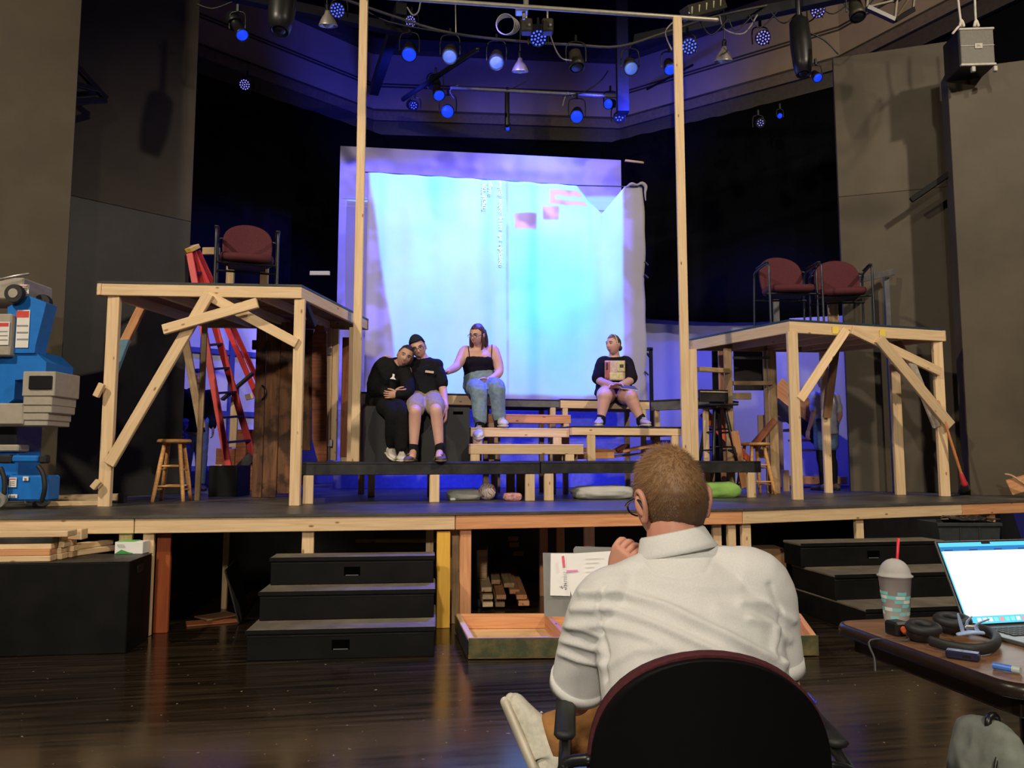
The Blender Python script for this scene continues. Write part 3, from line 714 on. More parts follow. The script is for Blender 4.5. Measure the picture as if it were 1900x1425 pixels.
    s1 = math_('MULTIPLY', frame_, math_('ADD', math_('MULTIPLY', lev, 1.0), math_('MULTIPLY', math_('SUBTRACT', 1.0, lev), math_('ADD', 0.35, ss(up_t.outputs['Fac'], 0.45, 0.6)))))
    st = math_('MULTIPLY', s1, 1.0)
    l.new(sp.outputs['Color'], em.inputs['Color']); l.new(st, em.inputs['Strength'])
    return o, M
proj, PM = projector()
# housing of the projector around the lens
t = thing('projector', 'small projector hanging from the lighting grid above the stage', 'projector', PM.translation)
cc = PM.translation - SN * 0.16
obj('body', box_bm(0.34, 0.24, 0.12, 0.012), BLK, t, M=Matrix.Translation(cc) @ Matrix.Rotation(math.atan2(SD.y, SD.x), 4, 'Z'))
tube_obj('mount_pole', [cc + V((0, 0, 0.06)), V((cc.x, cc.y, 10.2))], 0.02, BLK, t, 8, 1)
# glowing mesh letters imitating projected text, mirrored and turned on their side
TXT = emis('text_glow_white', (0.75, 0.95, 1.0), 1.0)
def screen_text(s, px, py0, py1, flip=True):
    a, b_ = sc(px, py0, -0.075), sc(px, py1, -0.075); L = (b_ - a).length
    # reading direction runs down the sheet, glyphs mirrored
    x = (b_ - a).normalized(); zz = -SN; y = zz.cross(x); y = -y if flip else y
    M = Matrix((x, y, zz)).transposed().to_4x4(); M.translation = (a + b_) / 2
    o = text_obj('glowing_text', s, 0.085, M, TXT, None)
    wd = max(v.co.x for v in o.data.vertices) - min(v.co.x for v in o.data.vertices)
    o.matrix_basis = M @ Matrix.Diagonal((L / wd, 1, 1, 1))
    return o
tag(screen_text('which video: press the \u2022 button', 928, 336, 492), 'long line of glowing white mirrored text imitating a sideways projection on the sheet', 'projected text')
tag(screen_text('LAST NIGHT', 899, 336, 388), 'leftmost short line of glowing white mirrored text imitating a projection on the sheet', 'projected text')
tag(screen_text('again', 908, 336, 360), 'shortest line of glowing white mirrored text imitating a projection on the sheet', 'projected text')
# ================================================================ RAISED PLATFORMS
def b2(name, p, q, wid, th, m, par, up=(0, 1, 0)):
    """board lying in a roughly vertical plane: th is its depth, wid its visible width"""
    return beam(name, p, q, th, wid, m, par, up=up)
def raised(label, FL, FR, BR, BL, ztop, legs, fh=0.10, top_mat=BLACKP):
    c = (FL + FR + BR + BL) / 4
    t = thing('raised_platform', label, 'platform', V((c.x, c.y, S)))
    wobj('top', poly_prism([(p.x, p.y) for p in (FL, FR, BR, BL)], ztop - 0.02, ztop), top_mat, t)
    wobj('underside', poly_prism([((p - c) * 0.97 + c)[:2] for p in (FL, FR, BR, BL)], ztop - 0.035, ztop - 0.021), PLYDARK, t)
    zb = ztop - 0.021 - fh / 2
    def edge(n, A, B, m, ins=0.02):
        d = (B - A).normalized(); nn = V((-d.y, d.x, 0))
        beam(n, V((A.x, A.y, zb)) + nn * ins, V((B.x, B.y, zb)) + nn * ins, 0.038, fh, m, t)
    edge('front_beam', FL, FR, PINE); edge('side_beam', FR, BR, PINE); edge('rear_beam', BR, BL, OLDPINE); edge('side_beam', BL, FL, PINE)
    for k in (0.28, 0.52, 0.76):
        A = FL.lerp(FR, k); B = BL.lerp(BR, k); d = (B - A).normalized()
        beam('joist', V((A.x, A.y, zb - 0.005)) + d * 0.05, V((B.x, B.y, zb - 0.005)) - d * 0.05, 0.038, fh * 0.8, PINE, t)
    for p, z0, wx, wy, m in legs:
        post('leg', p, z0, ztop - 0.022 - fh, wx, wy, m, t)
    return t
# ---- left
ZPL = 2.73
FL, FR = W(180, 519, 6.38), W(560, 527, 6.52); BR = Zp(684, 592, ZPL); BL = FL + (BR - FR)
for p in (FL, FR, BR, BL): p.z = 0
lf = lambda px, Y: V((W(px, 900, Y).x, Y, 0))
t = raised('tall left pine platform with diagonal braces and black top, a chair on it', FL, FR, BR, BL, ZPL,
    [(lf(196, 6.44), S, 0.10, 0.05, PINE), (lf(548, 6.56), S, 0.089, 0.05, PINE), (lf(606, 8.06), ZR + 0.01, 0.05, 0.06, PINE), (lf(618, 8.10), ZR + 0.01, 0.06, 0.06, PINE)])
b2('brace', W(203, 862, 6.40), W(388, 545, 6.40), 0.038, 0.092, PINE, t)
b2('brace', W(386, 548, 6.44), W(551, 637, 6.52), 0.038, 0.085, PINE, t)
b2('brace', W(303, 612, 6.34), W(478, 562, 6.36), 0.038, 0.085, PINE, t)
b2('brace', W(206, 700, 6.50), W(232, 632, 6.75), 0.038, 0.085, mat('blue_painted_wood', (0.10, 0.20, 0.28), 0.7), t)
b2('brace', W(226, 646, 6.72), W(268, 560, 7.1), 0.038, 0.085, FIR, t)
b2('brace', W(562, 553, 6.75), W(580, 600, 7.4), 0.038, 0.085, mat('blue_black_wood', (0.04, 0.05, 0.12), 0.6), t)
b2('scab_block', W(178, 736, 6.36), W(190, 712, 6.36), 0.038, 0.05, PINE, t)
b2('scab_block', W(172, 906, 6.36), W(184, 892, 6.36), 0.038, 0.05, PINE, t)
for py in (652, 822): ribbon_box('hinge', W(612, py, 8.02), 0.055, 0.012, 0.075, STEEL, t)
LEFTP = t
# leaning sticks under the left platform
tag(b2('leaning_stick', W(366, 929, 7.35), W(382, 560, 7.30), 0.03, 0.05, OLDPINE, None), 'thin upright stick beside the wooden stool under the left platform', 'stick')
tag(b2('leaning_board', W(374, 795, 8.0), W(344, 632, 8.0), 0.03, 0.08, OLDPINE, None), 'short slanted board in front of the man under the left platform', 'board')
# lumber on the stage floor behind the left platform leg
tag(beam('floor_board', Zp(62, 940, S) + V((0, 0, 0.02)), Zp(196, 938, S) + V((0.02, 0.05, 0.02)), 0.09, 0.038, PINE), 'pale board lying on the stage floor beside the lift wheels', 'board')
t = thing('rolled_plank', 'light plank with black end cap on the stage floor behind the lift', 'plank', W(150, 925, 7.0))
beam('plank', W(95, 925, 6.9), W(222, 922, 7.0), 0.09, 0.06, PINE, t); beam('end_cap', W(222, 925, 6.98), W(233, 925, 6.99), 0.11, 0.10, BLK, t)
# ---- right
ZPR = 2.61
FL, FR, BR, BL = Zp(1465, 592, ZPR), Zp(1763, 598, ZPR), V((3.78, 9.0, 0)), Zp(1279, 629, ZPR)
FR = V((4.62, 8.10, 0))
for p in (FL, FR, BR, BL): p.z = 0
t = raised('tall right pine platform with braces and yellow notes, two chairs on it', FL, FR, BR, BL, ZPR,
    [(lf(1479, 7.46), S, 0.10, 0.05, PINE), (lf(1752, 8.12), S, 0.10, 0.05, PINE), (lf(1670, 8.42), S, 0.10, 0.05, PINE), (lf(1537, 8.87), S, 0.085, 0.05, PINE)], fh=0.115, top_mat=mat('blue_black_deck', (0.02, 0.04, 0.07), 0.4))
b2('brace', W(1484, 742, 7.44), W(1570, 612, 7.66), 0.038, 0.085, PINE, t)
b2('brace', W(1580, 612, 7.68), W(1744, 690, 8.06), 0.038, 0.09, PINE, t)
b2('brace', W(1630, 628, 7.74), W(1764, 790, 8.05), 0.038, 0.105, PINE, t)
b2('brace', W(1690, 672, 7.95), W(1738, 792, 8.10), 0.038, 0.075, wood('white_washed', (0.62, 0.55, 0.46), (0.45, 0.38, 0.3), dirt=0.5), t)
b2('brace', W(1534, 775, 8.80), W(1551, 640, 8.5), 0.038, 0.085, PLYDARK, t)
b2('brace', W(1690, 675, 8.3), W(1650, 615, 8.2), 0.038, 0.085, PLYDARK, t)
NOTE = mat('yellow_note', (0.80, 0.62, 0.10), 0.7, noise_amt=0.03)
for px in (1549, 1636):
    q = onplane(px, 605, FL, FR); d = (FR - FL).normalized(); nn = V((-d.y, d.x, 0))
    t2 = obj('sticky_note', box_bm(0.075, 0.003, 0.075, 0), NOTE, None, M=Matrix.Translation(V((q.x, q.y, ZPR - 0.085)) - nn * 0.006) @ Matrix.Rotation(math.atan2(d.y, d.x), 4, 'Z') @ Matrix.Rotation(0.05, 4, 'X'))
    tag(t2, 'yellow sticky note on the right platform edge, %s of two' % ('left' if px < 1600 else 'right'), 'note', 'yellow notes on the platform edge')
# broom leaning on the right front leg
t = thing('broom', 'broom with orange handle leaning against the right platform leg', 'broom', Zp(1792, 918, S))
A, B = W(1788, 893, 8.02), W(1741, 745, 8.02)
tube_obj('handle', [A, B], 0.014, mat('orange_handle', (0.55, 0.20, 0.06), 0.5), t, 8, 1)
tube_obj('socket', [A + (A - B).normalized() * 0.03, A + (B - A).normalized() * 0.08], [0.03, 0.02], mat('red_plastic', (0.5, 0.03, 0.04), 0.4), t, 8, 1)
bm = bmesh.new(); c = Zp(1790, 917, S)
tube(bm, [c + V((0, 0, 0.012)), W(1789, 896, 8.03)], [(0.07, 0.03), (0.035, 0.02)], 10, 1, side=(1, 0, 0)); wobj('bristles', mesh_of(bm, 'b'), mat('grey_bristle', (0.12, 0.12, 0.10), 0.9, scale=90), t)
# scrap boards right
t = tag(beam('scrap_board', Zp(1845, 914, S) + V((0, 0, 0.02)), Zp(1935, 911, S) + V((0, 0, 0.02)), 0.15, 0.025, OLDPINE), 'flat scrap board on the stage floor at the right edge', 'board')
tag(beam('scrap_board', W(1872, 905, 7.9), W(1960, 880, 7.7), 0.16, 0.018, FIR, None, up=(0.2, -0.9, 0.3)), 'upright orange scrap piece leaning at the right edge', 'board')
tag(tube_obj('bent_strip', [W(1866, 880, 7.85), W(1880, 884, 7.8), W(1910, 905, 7.75)], (0.012), OLDPINE, None, 6, 4), 'thin bent wooden strip above the scrap boards', 'strip')

# ================================================================ ARMCHAIRS
SHELL = mat('black_chair_shell', (0.0035, 0.003, 0.0035), 0.6, noise_amt=0.05, spec=0.2)
def armchair(label, loc, rz, group=None, seat_h=0.46, top=0.86, w=0.50, back_tilt=0.10, lean=0.0):
    t = thing('armchair', label, 'chair', loc, rz, group)
    # seat cushion: rounded pad. local -y is the front
    bm = bmesh.new(); n = 36; rings = []
    for s, z in ((0.80, seat_h - 0.075), (0.95, seat_h - 0.06), (1.0, seat_h - 0.03), (0.97, seat_h - 0.005), (0.85, seat_h + 0.008), (0.4, seat_h + 0.012)):
        r = []
        for i in range(n):
            a = 2 * PI * i / n; c, s_ = math.cos(a), math.sin(a); e = 0.62
            x = math.copysign(abs(c) ** e, c) * w * 0.5 * s; y = math.copysign(abs(s_) ** e, s_) * 0.235 * s
            r.append(bm.verts.new((x, y - 0.01, z - (0.02 if y < -0.15 else 0))))
        rings.append(r)
    for a, b_ in zip(rings, rings[1:]):
        for i in range(n): bm.faces.new((a[i], a[(i + 1) % n], b_[(i + 1) % n], b_[i]))
    bm.faces.new(rings[0][::-1]); bm.faces.new(rings[-1])
    lobj('seat', bm, BURG, t, smooth=True)
    lobj('seat_pan', box_bm(w * 0.7, 0.34, 0.02, 0.005, c=(0, 0, seat_h - 0.088)), SHELL, t)
    # backrest: arched outline, curved in plan
    def back(y0, y1, inset_, name, m):
        bm = bmesh.new(); nu, nv = 28, 20; z0 = seat_h + 0.0 + inset_; z1 = top - inset_; hw = w * 0.47 - inset_
        def P(u, v, y):
            # u -1..1, v 0..1 : arch
            vv = v; z = z0 + (z1 - z0) * vv
            wd = hw * ((1 - max(0, (vv - 0.40) / 0.60) ** 2.6) ** 0.5 if vv > 0.40 else 1 - 0.06 * (1 - vv / 0.40) ** 2)
            x = u * max(wd, 0.002)
            yy = 0.20 + back_tilt * (vv - 0.2) - 0.05 * (x / hw) ** 2
            return V((x, yy + y, z))
        f = [[bm.verts.new(P(-1 + 2 * i / nu, math.sin(j / nv * PI / 2), y0 - 0.012 * (1 - (-1 + 2 * i / nu) ** 4) * (1 - (2 * j / nv - 1) ** 4))) for i in range(nu + 1)] for j in range(nv + 1)]
        g = [[bm.verts.new(P(-1 + 2 * i / nu, math.sin(j / nv * PI / 2), y1)) for i in range(nu + 1)] for j in range(nv + 1)]
        for j in range(nv):
            for i in range(nu):
                bm.faces.new((f[j][i], f[j][i + 1], f[j + 1][i + 1], f[j + 1][i])); bm.faces.new((g[j][i], g[j + 1][i], g[j + 1][i + 1], g[j][i + 1]))
            bm.faces.new((f[j][0], f[j + 1][0], g[j + 1][0], g[j][0])); bm.faces.new((f[j][nu], g[j][nu], g[j + 1][nu], f[j + 1][nu]))
        for i in range(nu): bm.faces.new((f[0][i], g[0][i], g[0][i + 1], f[0][i + 1])); bm.faces.new((f[nv][i], f[nv][i + 1], g[nv][i + 1], g[nv][i]))
        bmesh.ops.remove_doubles(bm, verts=bm.verts, dist=0.0005); bmesh.ops.recalc_face_normals(bm, faces=bm.faces)
        return lobj(name, bm, m, t, smooth=True)
    back(0.0, 0.034, 0.0, 'backrest', BURG); back(0.035, 0.056, 0.005, 'back_shell', SHELL)
    for s in (-1, 1):
        x = s * (w * 0.5 + 0.028)
        bm = bmesh.new(); tube(bm, [(x, -0.24, 0.012), (x, -0.235, 0.40), (x, -0.225, 0.62), (x, -0.17, 0.675), (x, 0.10, 0.675), (x, 0.20, 0.665)], 0.012, 8, 5); lobj('front_leg', bm, BLK, t, smooth=True)
        bm = bmesh.new(); tube(bm, [(x, 0.27, 0.012), (x, 0.245, 0.40), (x, 0.225, 0.60), (x, 0.20, 0.665), (x - s * 0.045, 0.215, 0.685)], 0.012, 8, 5); lobj('rear_leg', bm, BLK, t, smooth=True)
        bm = bmesh.new(); tube(bm, [(x, -0.17, 0.695), (x, 0.12, 0.695)], [(0.022, 0.011), (0.022, 0.011)], 8, 1, side=(1, 0, 0)); lobj('armrest', bm, BLKR, t, smooth=True)
    bm = bmesh.new(); tube(bm, [(-(w * 0.5 + 0.03), -0.16, seat_h - 0.105), (w * 0.5 + 0.03, -0.16, seat_h - 0.105)], 0.011, 8, 1); lobj('crossbar', bm, BLK, t)
    bm = bmesh.new(); tube(bm, [(-(w * 0.5 + 0.03), 0.20, seat_h - 0.105), (w * 0.5 + 0.03, 0.20, seat_h - 0.105)], 0.011, 8, 1); lobj('crossbar', bm, BLK, t)
    return t
p = W(457, 520, 7.35); armchair('burgundy armchair standing on the left wooden platform', (p.x, p.y, ZPL), 0.33)
p = W(1462, 560, 8.15); armchair('burgundy armchair on the right platform, nearer the screen', (p.x, p.y, ZPR), 0.02)
p = W(1560, 560, 8.30); armchair('burgundy armchair on the right platform, nearer the black flat', (p.x, p.y, ZPR), -0.22)
# grey post frame behind the right chairs
t = thing('timber_stand', 'dark grey wooden stand standing behind the right platform chairs', 'frame', V((W(1645, 590, 8.9).x, 8.9, S)))
post('upright', V((W(1646, 560, 8.95).x, 8.95, 0)), S, W(1646, 515, 8.95).z, 0.06, 0.04, GREYP, t); beam('arm', W(1598, 518, 8.5), W(1656, 505, 8.93), 0.05, 0.07, GREYP, t)
for nm, px, py0, py1, Y, lab in (('flat_stud', 1546, 545, 592, 8.72, 'pale stud rising behind the right platform chairs'), ('flat_stud', 1441, 548, 600, 8.9, 'grey stud rising behind the left chair of the pair')):
    tag(post(nm, V((W(px, py1, Y).x, Y, 0)), ZPR, W(px, py0, Y).z, 0.12 if px > 1500 else 0.07, 0.03, OLDPINE if px > 1500 else GREYP), lab, 'stud')
for nm, px, py0, py1, lab in (('flat_stud', 427, 475, 525, 'pale stud behind the chair on the left platform, left one'), ('flat_stud', 490, 478, 525, 'pale stud behind the chair on the left platform, right one')):
    tag(post(nm, V((W(px, py1, 7.9).x, 7.9, 0)), ZPL, W(px, py0, 7.9).z, 0.085, 0.03, OLDPINE), lab, 'stud')
tag(beam('wood_block', W(376, 466, 7.8), W(408, 466, 7.8), 0.03, 0.075, OLDPINE), 'small wooden block beside the ladder top', 'block')
tag(beam('wood_block', W(575, 507, 9.0), W(612, 507, 9.0), 0.03, 0.05, CYC), 'short pale batten end left of the backdrop board', 'block')
# ================================================================ THINGS UNDER AND BEHIND THE PLATFORMS
def stool(label, loc, h, m, seat_r=0.155, spread=0.19, rz=0.4, rmat=None):
    t = thing('stool', label, 'stool', loc, rz)
    bm = bmesh.new(); lathe(bm, [(seat_r * 0.9, h - 0.035), (seat_r, h - 0.025), (seat_r, h - 0.010), (seat_r * 0.93, h), (0.0001, h)], 28); lobj('seat', bm, m, t, smooth=False)
    P = []
    for k in range(4):
        a = PI / 4 + k * PI / 2; T = V((seat_r * 0.62 * math.cos(a), seat_r * 0.62 * math.sin(a), h - 0.03)); B = V((spread * math.cos(a), spread * math.sin(a), 0.0))
        P.append((T, B)); bm = bmesh.new(); tube(bm, [B, B.lerp(T, 0.5), T], [0.017, 0.021, 0.018], 10, 3, caps='flat'); lobj('leg', bm, m, t, smooth=True)
    for k in range(4):
        for f in ((0.26, 0.60) if k % 2 == 0 else (0.20, 0.54)):
            A = P[k][1].lerp(P[k][0], f); B = P[(k + 1) % 4][1].lerp(P[(k + 1) % 4][0], f)
            bm = bmesh.new(); tube(bm, [A, B], 0.010, 8, 1); lobj('rung', bm, rmat or m, t, smooth=True)
    return t
p = Zp(319, 930, S); stool('light wooden stool under the left platform', p, 0.575, STOOLW, 0.15, 0.19, 0.15)
p = Zp(1402, 917, S); stool('honey-coloured wooden stool behind the right end of the riser', p, 0.57, STOOLW, 0.17, 0.21, 0.25)
p = rp(1332, 0.60) + V((0, 0, ZR + 0.005)); stool('tall black stool on the black riser by the right post', p, 0.60, BLK, 0.15, 0.20, 0.3)

# --- red step ladder
RED = mat('red_fibreglass', (0.62, 0.04, 0.035), 0.45, noise_amt=0.08)
t = thing('step_ladder', 'red fibreglass step ladder standing behind the left platform', 'ladder', Zp(432, 900, S))
YL, YR = 8.75, 9.0
L0, L1 = W(352, 470, YL - 0.05), W(424, 868, YL - 0.35); R0, R1 = W(357, 462, YR - 0.2), W(474, 862, YR - 0.1)
b2('front_rail', L1, L0, 0.03, 0.075, RED, t); b2('front_rail', R1, R0, 0.03, 0.075, RED, t)
for k in range(1, 9):
    f = k / 9.0; beam('step', L1.lerp(L0, f), R1.lerp(R0, f), 0.075, 0.025, BLK, t)
L2, R2 = V((L1.x + 0.5, L1.y + 0.95, S + 0.02)), V((R1.x + 0.35, R1.y + 0.95, S + 0.02))
b2('rear_rail', L2, L0 + V((0.03, 0.08, 0)), 0.03, 0.06, RED, t); b2('rear_rail', R2, R0 + V((0.03, 0.08, 0)), 0.03, 0.06, RED, t)
beam('top_cap', L0 + V((-0.03, 0, 0.03)), R0 + V((0.04, 0, 0.03)), 0.14, 0.05, mat('yellow_plastic', (0.75, 0.5, 0.08), 0.5), t)
ribbon_box('foot', L1 + V((0.01, 0, -0.02)), 0.06, 0.09, 0.05, BLKR, t); ribbon_box('foot', R1 + V((0.01, 0, -0.02)), 0.06, 0.09, 0.05, BLKR, t)

# --- window flat at the back left
WA, WB = V((W(322, 800, 10.35).x, 10.35, 0)), V((W(560, 800, 11.55).x, 11.55, 0)); WD = (WB - WA).normalized(); WN = V((-WD.y, WD.x, 0)); wrz = math.atan2(WD.y, WD.x)
t = thing('window_flat', 'white window flat with blue glazing bars behind the left platform', 'window flat', (WA + WB) / 2 + V((0, 0, S)))
PANE = mat('white_pane', (0.72, 0.70, 0.74), 0.7, noise_amt=0.03); MUN = mat('blue_muntin', (0.04, 0.06, 0.30), 0.6)
cols = [322, 376, 429, 482, 560]; rows_ = [572, 655, 768, 880, 925]
def wz(px, py): return onplane(px, py, WA, WB).z
zs_ = [wz(429, 560), wz(429, 655), wz(429, 768), S + 0.25]
xs_ = [onplane(c, 700, WA, WB) for c in cols]; xs_ = [V((p.x, p.y, 0)) for p in xs_]
for i in range(4):
    for j in range(3):
        a, b_ = xs_[i], xs_[i + 1]; c = (a + b_) / 2 + WN * 0.03 + V((0, 0, (zs_[j] + zs_[j + 1]) / 2))
        obj('pane', box_bm((b_ - a).length - 0.004, 0.012, zs_[j] - zs_[j + 1] - 0.004, 0), PANE, t, M=Matrix.Translation(c) @ Matrix.Rotation(wrz, 4, 'Z'))
for p in xs_: post('upright_bar', p, S, zs_[0] + 0.04, 0.075, 0.04, MUN, t, rz=wrz)
for z in zs_: beam('crossbar', xs_[0] + WN * 0.0 + V((0, 0, z)), xs_[-1] + V((0, 0, z)), 0.036, 0.075, MUN, t)

# --- barn doors
t = thing('barn_door', 'dark weathered barn door of wide vertical planks under the left platform', 'door', V((W(503, 900, 7.85).x, 7.85, S)))
def planks(t, specs, m=BARN):
    for x0, x1, y0, y1, Y in specs:
        a, b_ = W(x0, y1, Y), W(x1, y1, Y); top = W((x0 + x1) / 2, y0, Y); z0 = max(a.z, S + 0.002 if y1 > 880 else a.z)
        post('plank', V(((a.x + b_.x) / 2, Y, 0)), z0, top.z, b_.x - a.x - 0.006, 0.025, m, t)
planks(t, [(466, 486, 606, 935, 7.85), (486, 513, 602, 923, 7.84), (513, 540, 598, 916, 7.86), (540, 556, 598, 905, 7.86)])
for py in (640, 885): beam('ledger', W(468, py, 7.9), W(554, py, 7.9), 0.025, 0.10, BARN, t)
tube_obj('handle', [W(487, 716, 7.82), W(492, 722, 7.78), W(492, 735, 7.78), W(487, 741, 7.82)], 0.012, BLK, t, 6, 3)
t = thing('barn_door', 'narrow reddish barn door leaf hinged beside the pine studs', 'door', V((W(580, 858, 7.95).x, 7.95, ZR + 0.005)))
planks(t, [(556, 577, 612, 836, 7.98)], OLDPINE if False else BARN)
# plank with mitred ends
bm = bmesh.new(); Y = 7.93
pts = [W(579, 625, Y), W(594, 590, Y), W(606, 620, Y), W(606, 858, Y), W(590, 858, Y), W(579, 815, Y)]
f = [bm.verts.new(p) for p in pts]; g = [bm.verts.new(p + V((0, 0.025, 0))) for p in pts]; n = len(pts)
bm.faces.new(f); bm.faces.new(g[::-1])
for i in range(n): bm.faces.new((f[i], g[i], g[(i + 1) % n], f[(i + 1) % n]))
bmesh.ops.recalc_face_normals(bm, faces=bm.faces); wobj('mitred_plank', mesh_of(bm, 'p'), REDWOOD, t)
tag(post('red_plank', V((W(641, 850, 8.3).x, 8.3, 0)), W(641, 850, 8.3).z, W(641, 626, 8.3).z, 0.115, 0.025, REDWOOD), 'single red-brown plank standing behind the left tall post', 'plank')
tag(beam('sill_board', W(633, 853, 8.2), W(664, 853, 8.2), 0.04, 0.05, PINE), 'small pine sill at the foot of the red-brown plank', 'board')
# --- small brown stair unit and bits behind the barn door
t = thing('escape_stair', 'small red-brown stair unit behind the barn door', 'stairs', Zp(440, 905, S) + V((0, 0.6, 0)))
for k, (x0, x1, y0) in enumerate(((398, 434, 832), (434, 478, 797), (478, 520, 765))):
    Y = 9.3; a, b_ = W(x0, 905, Y), W(x1, 905, Y); zt = W(x0, y0, Y).z
    ribbon_box('step_box', V(((a.x + b_.x) / 2, Y + 0.25, (S + zt) / 2 + 0.001)), b_.x - a.x - 0.004, 0.5, zt - S - 0.002, REDWOOD, t)
tag(beam('black_brace', W(412, 742, 8.9), W(470, 692, 8.9), 0.03, 0.085, BLACKP, None, up=(0, 1, 0)), 'black slanted brace in front of the blue window', 'brace')
tag(b2('black_stringer', W(414, 902, 8.6), W(468, 846, 8.6), 0.03, 0.11, BLACKP, None), 'black sloping stringer beside the brown stair', 'brace')
tag(b2('leaning_pine', W(432, 830, 9.0), W(437, 715, 9.0), 0.03, 0.085, PINE, None), 'short upright pine board in front of the ladder', 'board')
tag(beam('pine_block', W(456, 738, 9.2), W(470, 734, 9.2), 0.03, 0.07, PINE), 'pine block end in front of the blue window', 'block')
tag(post('grey_green_post', V((W(403, 922, 8.1).x, 8.1, 0)), S, W(403, 862, 8.1).z, 0.08, 0.04, OLDPINE), 'stubby weathered post on the stage floor left of the barn door', 'post')
tag(ribbon_box('black_crate', Zp(388, 925, S) + V((0, 0.55, 0.16)), 0.30, 0.4, 0.32, BLACKBOX), 'low black crate behind the stubby weathered post', 'crate')

# ================================================================ RIGHT SIDE, UNDER THE RIGHT PLATFORM
t = thing('wooden_shelf_frame', 'tall pine frame with rungs under the right platform', 'frame', V((W(1350, 900, 8.9).x, 8.6, S)))
for px, y0, Y, wd in ((1289, 648, 8.05, 0.085), (1355, 646, 8.45, 0.085), (1437, 650, 8.75, 0.10), (1427, 650, 8.8, 0.07)):
    post('upright', V((W(px, 850, Y).x, Y, 0)), S if px > 1300 else ZR + 0.006, min(W(px, y0, Y).z, ZPR - 0.14), wd, 0.04, OLDPINE if px != 1289 else PINE, t)
beam('rung', W(1296, 685, 8.1), W(1352, 688, 8.42), 0.04, 0.05, OLDPINE, t)
beam('rung', W(1360, 711, 8.47), W(1432, 711, 8.72), 0.04, 0.045, OLDPINE, t)
beam('rung', W(1362, 735, 8.5), W(1392, 735, 8.6), 0.04, 0.075, PINE, t)
beam('rung', W(1360, 664, 8.5), W(1434, 664, 8.76), 0.02, 0.03, GREYP, t)
tag(ribbon_box('scenery_board', W(1397, 685, 9.0), 0.45, 0.03, 0.50, mat('dark_brown_panel', (0.022, 0.016, 0.012), 0.5)), 'dark brown panel behind the pine frame rungs', 'panel')
tag(post('fir_upright', V((W(1342, 800, 9.1).x, 9.1, 0)), S, W(1342, 645, 9.1).z, 0.075, 0.04, FIR), 'orange upright stud behind the pine frame', 'stud')
tag(post('dark_upright', V((W(1330, 800, 9.2).x, 9.2, 0)), S, W(1330, 645, 9.2).z, 0.07, 0.04, BLACKBOX), 'black upright stud beside the orange stud', 'stud')
t = thing('black_shelf', 'black box shelf above the tall black stool', 'shelf', W(1322, 755, 8.2))
beam('front', W(1297, 734, 8.15), W(1350, 735, 8.35), 0.03, 0.13, BLACKP, t); beam('bottom', W(1300, 752, 8.3), W(1352, 752, 8.5), 0.3, 0.02, BLACKP, t); beam('top_edge', W(1297, 727, 8.15), W(1350, 728, 8.35), 0.05, 0.012, PINE, t)
tag(b2('brown_brace', W(1396, 828, 8.6), W(1438, 780, 8.7), 0.03, 0.075, REDWOOD, None), 'red-brown slanted brace above the honey-coloured stool', 'brace')
tag(b2('leaning_fir', W(1382, 905, 8.4), W(1362, 800, 8.3), 0.03, 0.085, FIR, None), 'orange leaning board left of the honey-coloured stool', 'board')
tag(b2('pine_strut', W(1414, 850, 8.95), W(1412, 770, 9.0), 0.03, 0.08, PINE, None), 'pine strut behind the red-brown brace', 'strut')
ORNG = mat('orange_tape', (0.85, 0.13, 0.04), 0.5, noise_amt=0.05)
tag(b2('safety_board', W(1305, 765, 8.75), W(1352, 815, 8.75), 0.03, 0.11, ORNG, None), 'orange-striped sloping board behind the black stool', 'board')
tag(b2('safety_board', W(1366, 828, 8.55), W(1392, 856, 8.55), 0.03, 0.06, ORNG, None), 'orange-striped sloping board beside the honey-coloured stool', 'board')
# stair with plywood side at back right
t = thing('plywood_stair', 'stair with orange plywood side sloping down at the back right', 'stairs', V((W(1490, 905, 9.9).x, 9.9, S)))
b2('side_panel', W(1440, 716, 10.0), W(1548, 800, 10.1), 0.03, 0.26, FIR, t); b2('stringer', W(1436, 748, 9.97), W(1545, 838, 10.07), 0.04, 0.17, mat('dark_blue_wood', (0.02, 0.02, 0.06), 0.6), t)
for k in range(4):
    p = W(1465 + k * 22, 778 + k * 19, 10.2); ribbon_box('tread', p + V((0, 0.3, 0)), 0.28, 0.5, 0.03, OLDPINE, t)
post('leg', V((W(1450, 900, 10.2).x, 10.2, 0)), S, W(1450, 735, 10.2).z, 0.07, 0.04, OLDPINE, t)
tag(ribbon_box('low_platform', Zp(1500, 903, S) + V((-0.1, -0.2, 0.10)), 0.9, 0.5, 0.10, FIR), 'low orange platform piece on the floor below the stair', 'platform')
tag(post('weathered_stub', V((W(1458, 905, 9.3).x, 9.3, 0)), S, W(1458, 872, 9.3).z, 0.08, 0.05, OLDPINE), 'weathered stub post behind the pine frame', 'post')
tag(ribbon_box('pale_door', V((W(1520, 700, 10.9).x, 10.9, 2.05)), 0.75, 0.04, 2.4, CYC, None, -0.3), 'pale door panel at the back right behind the stair', 'panel')
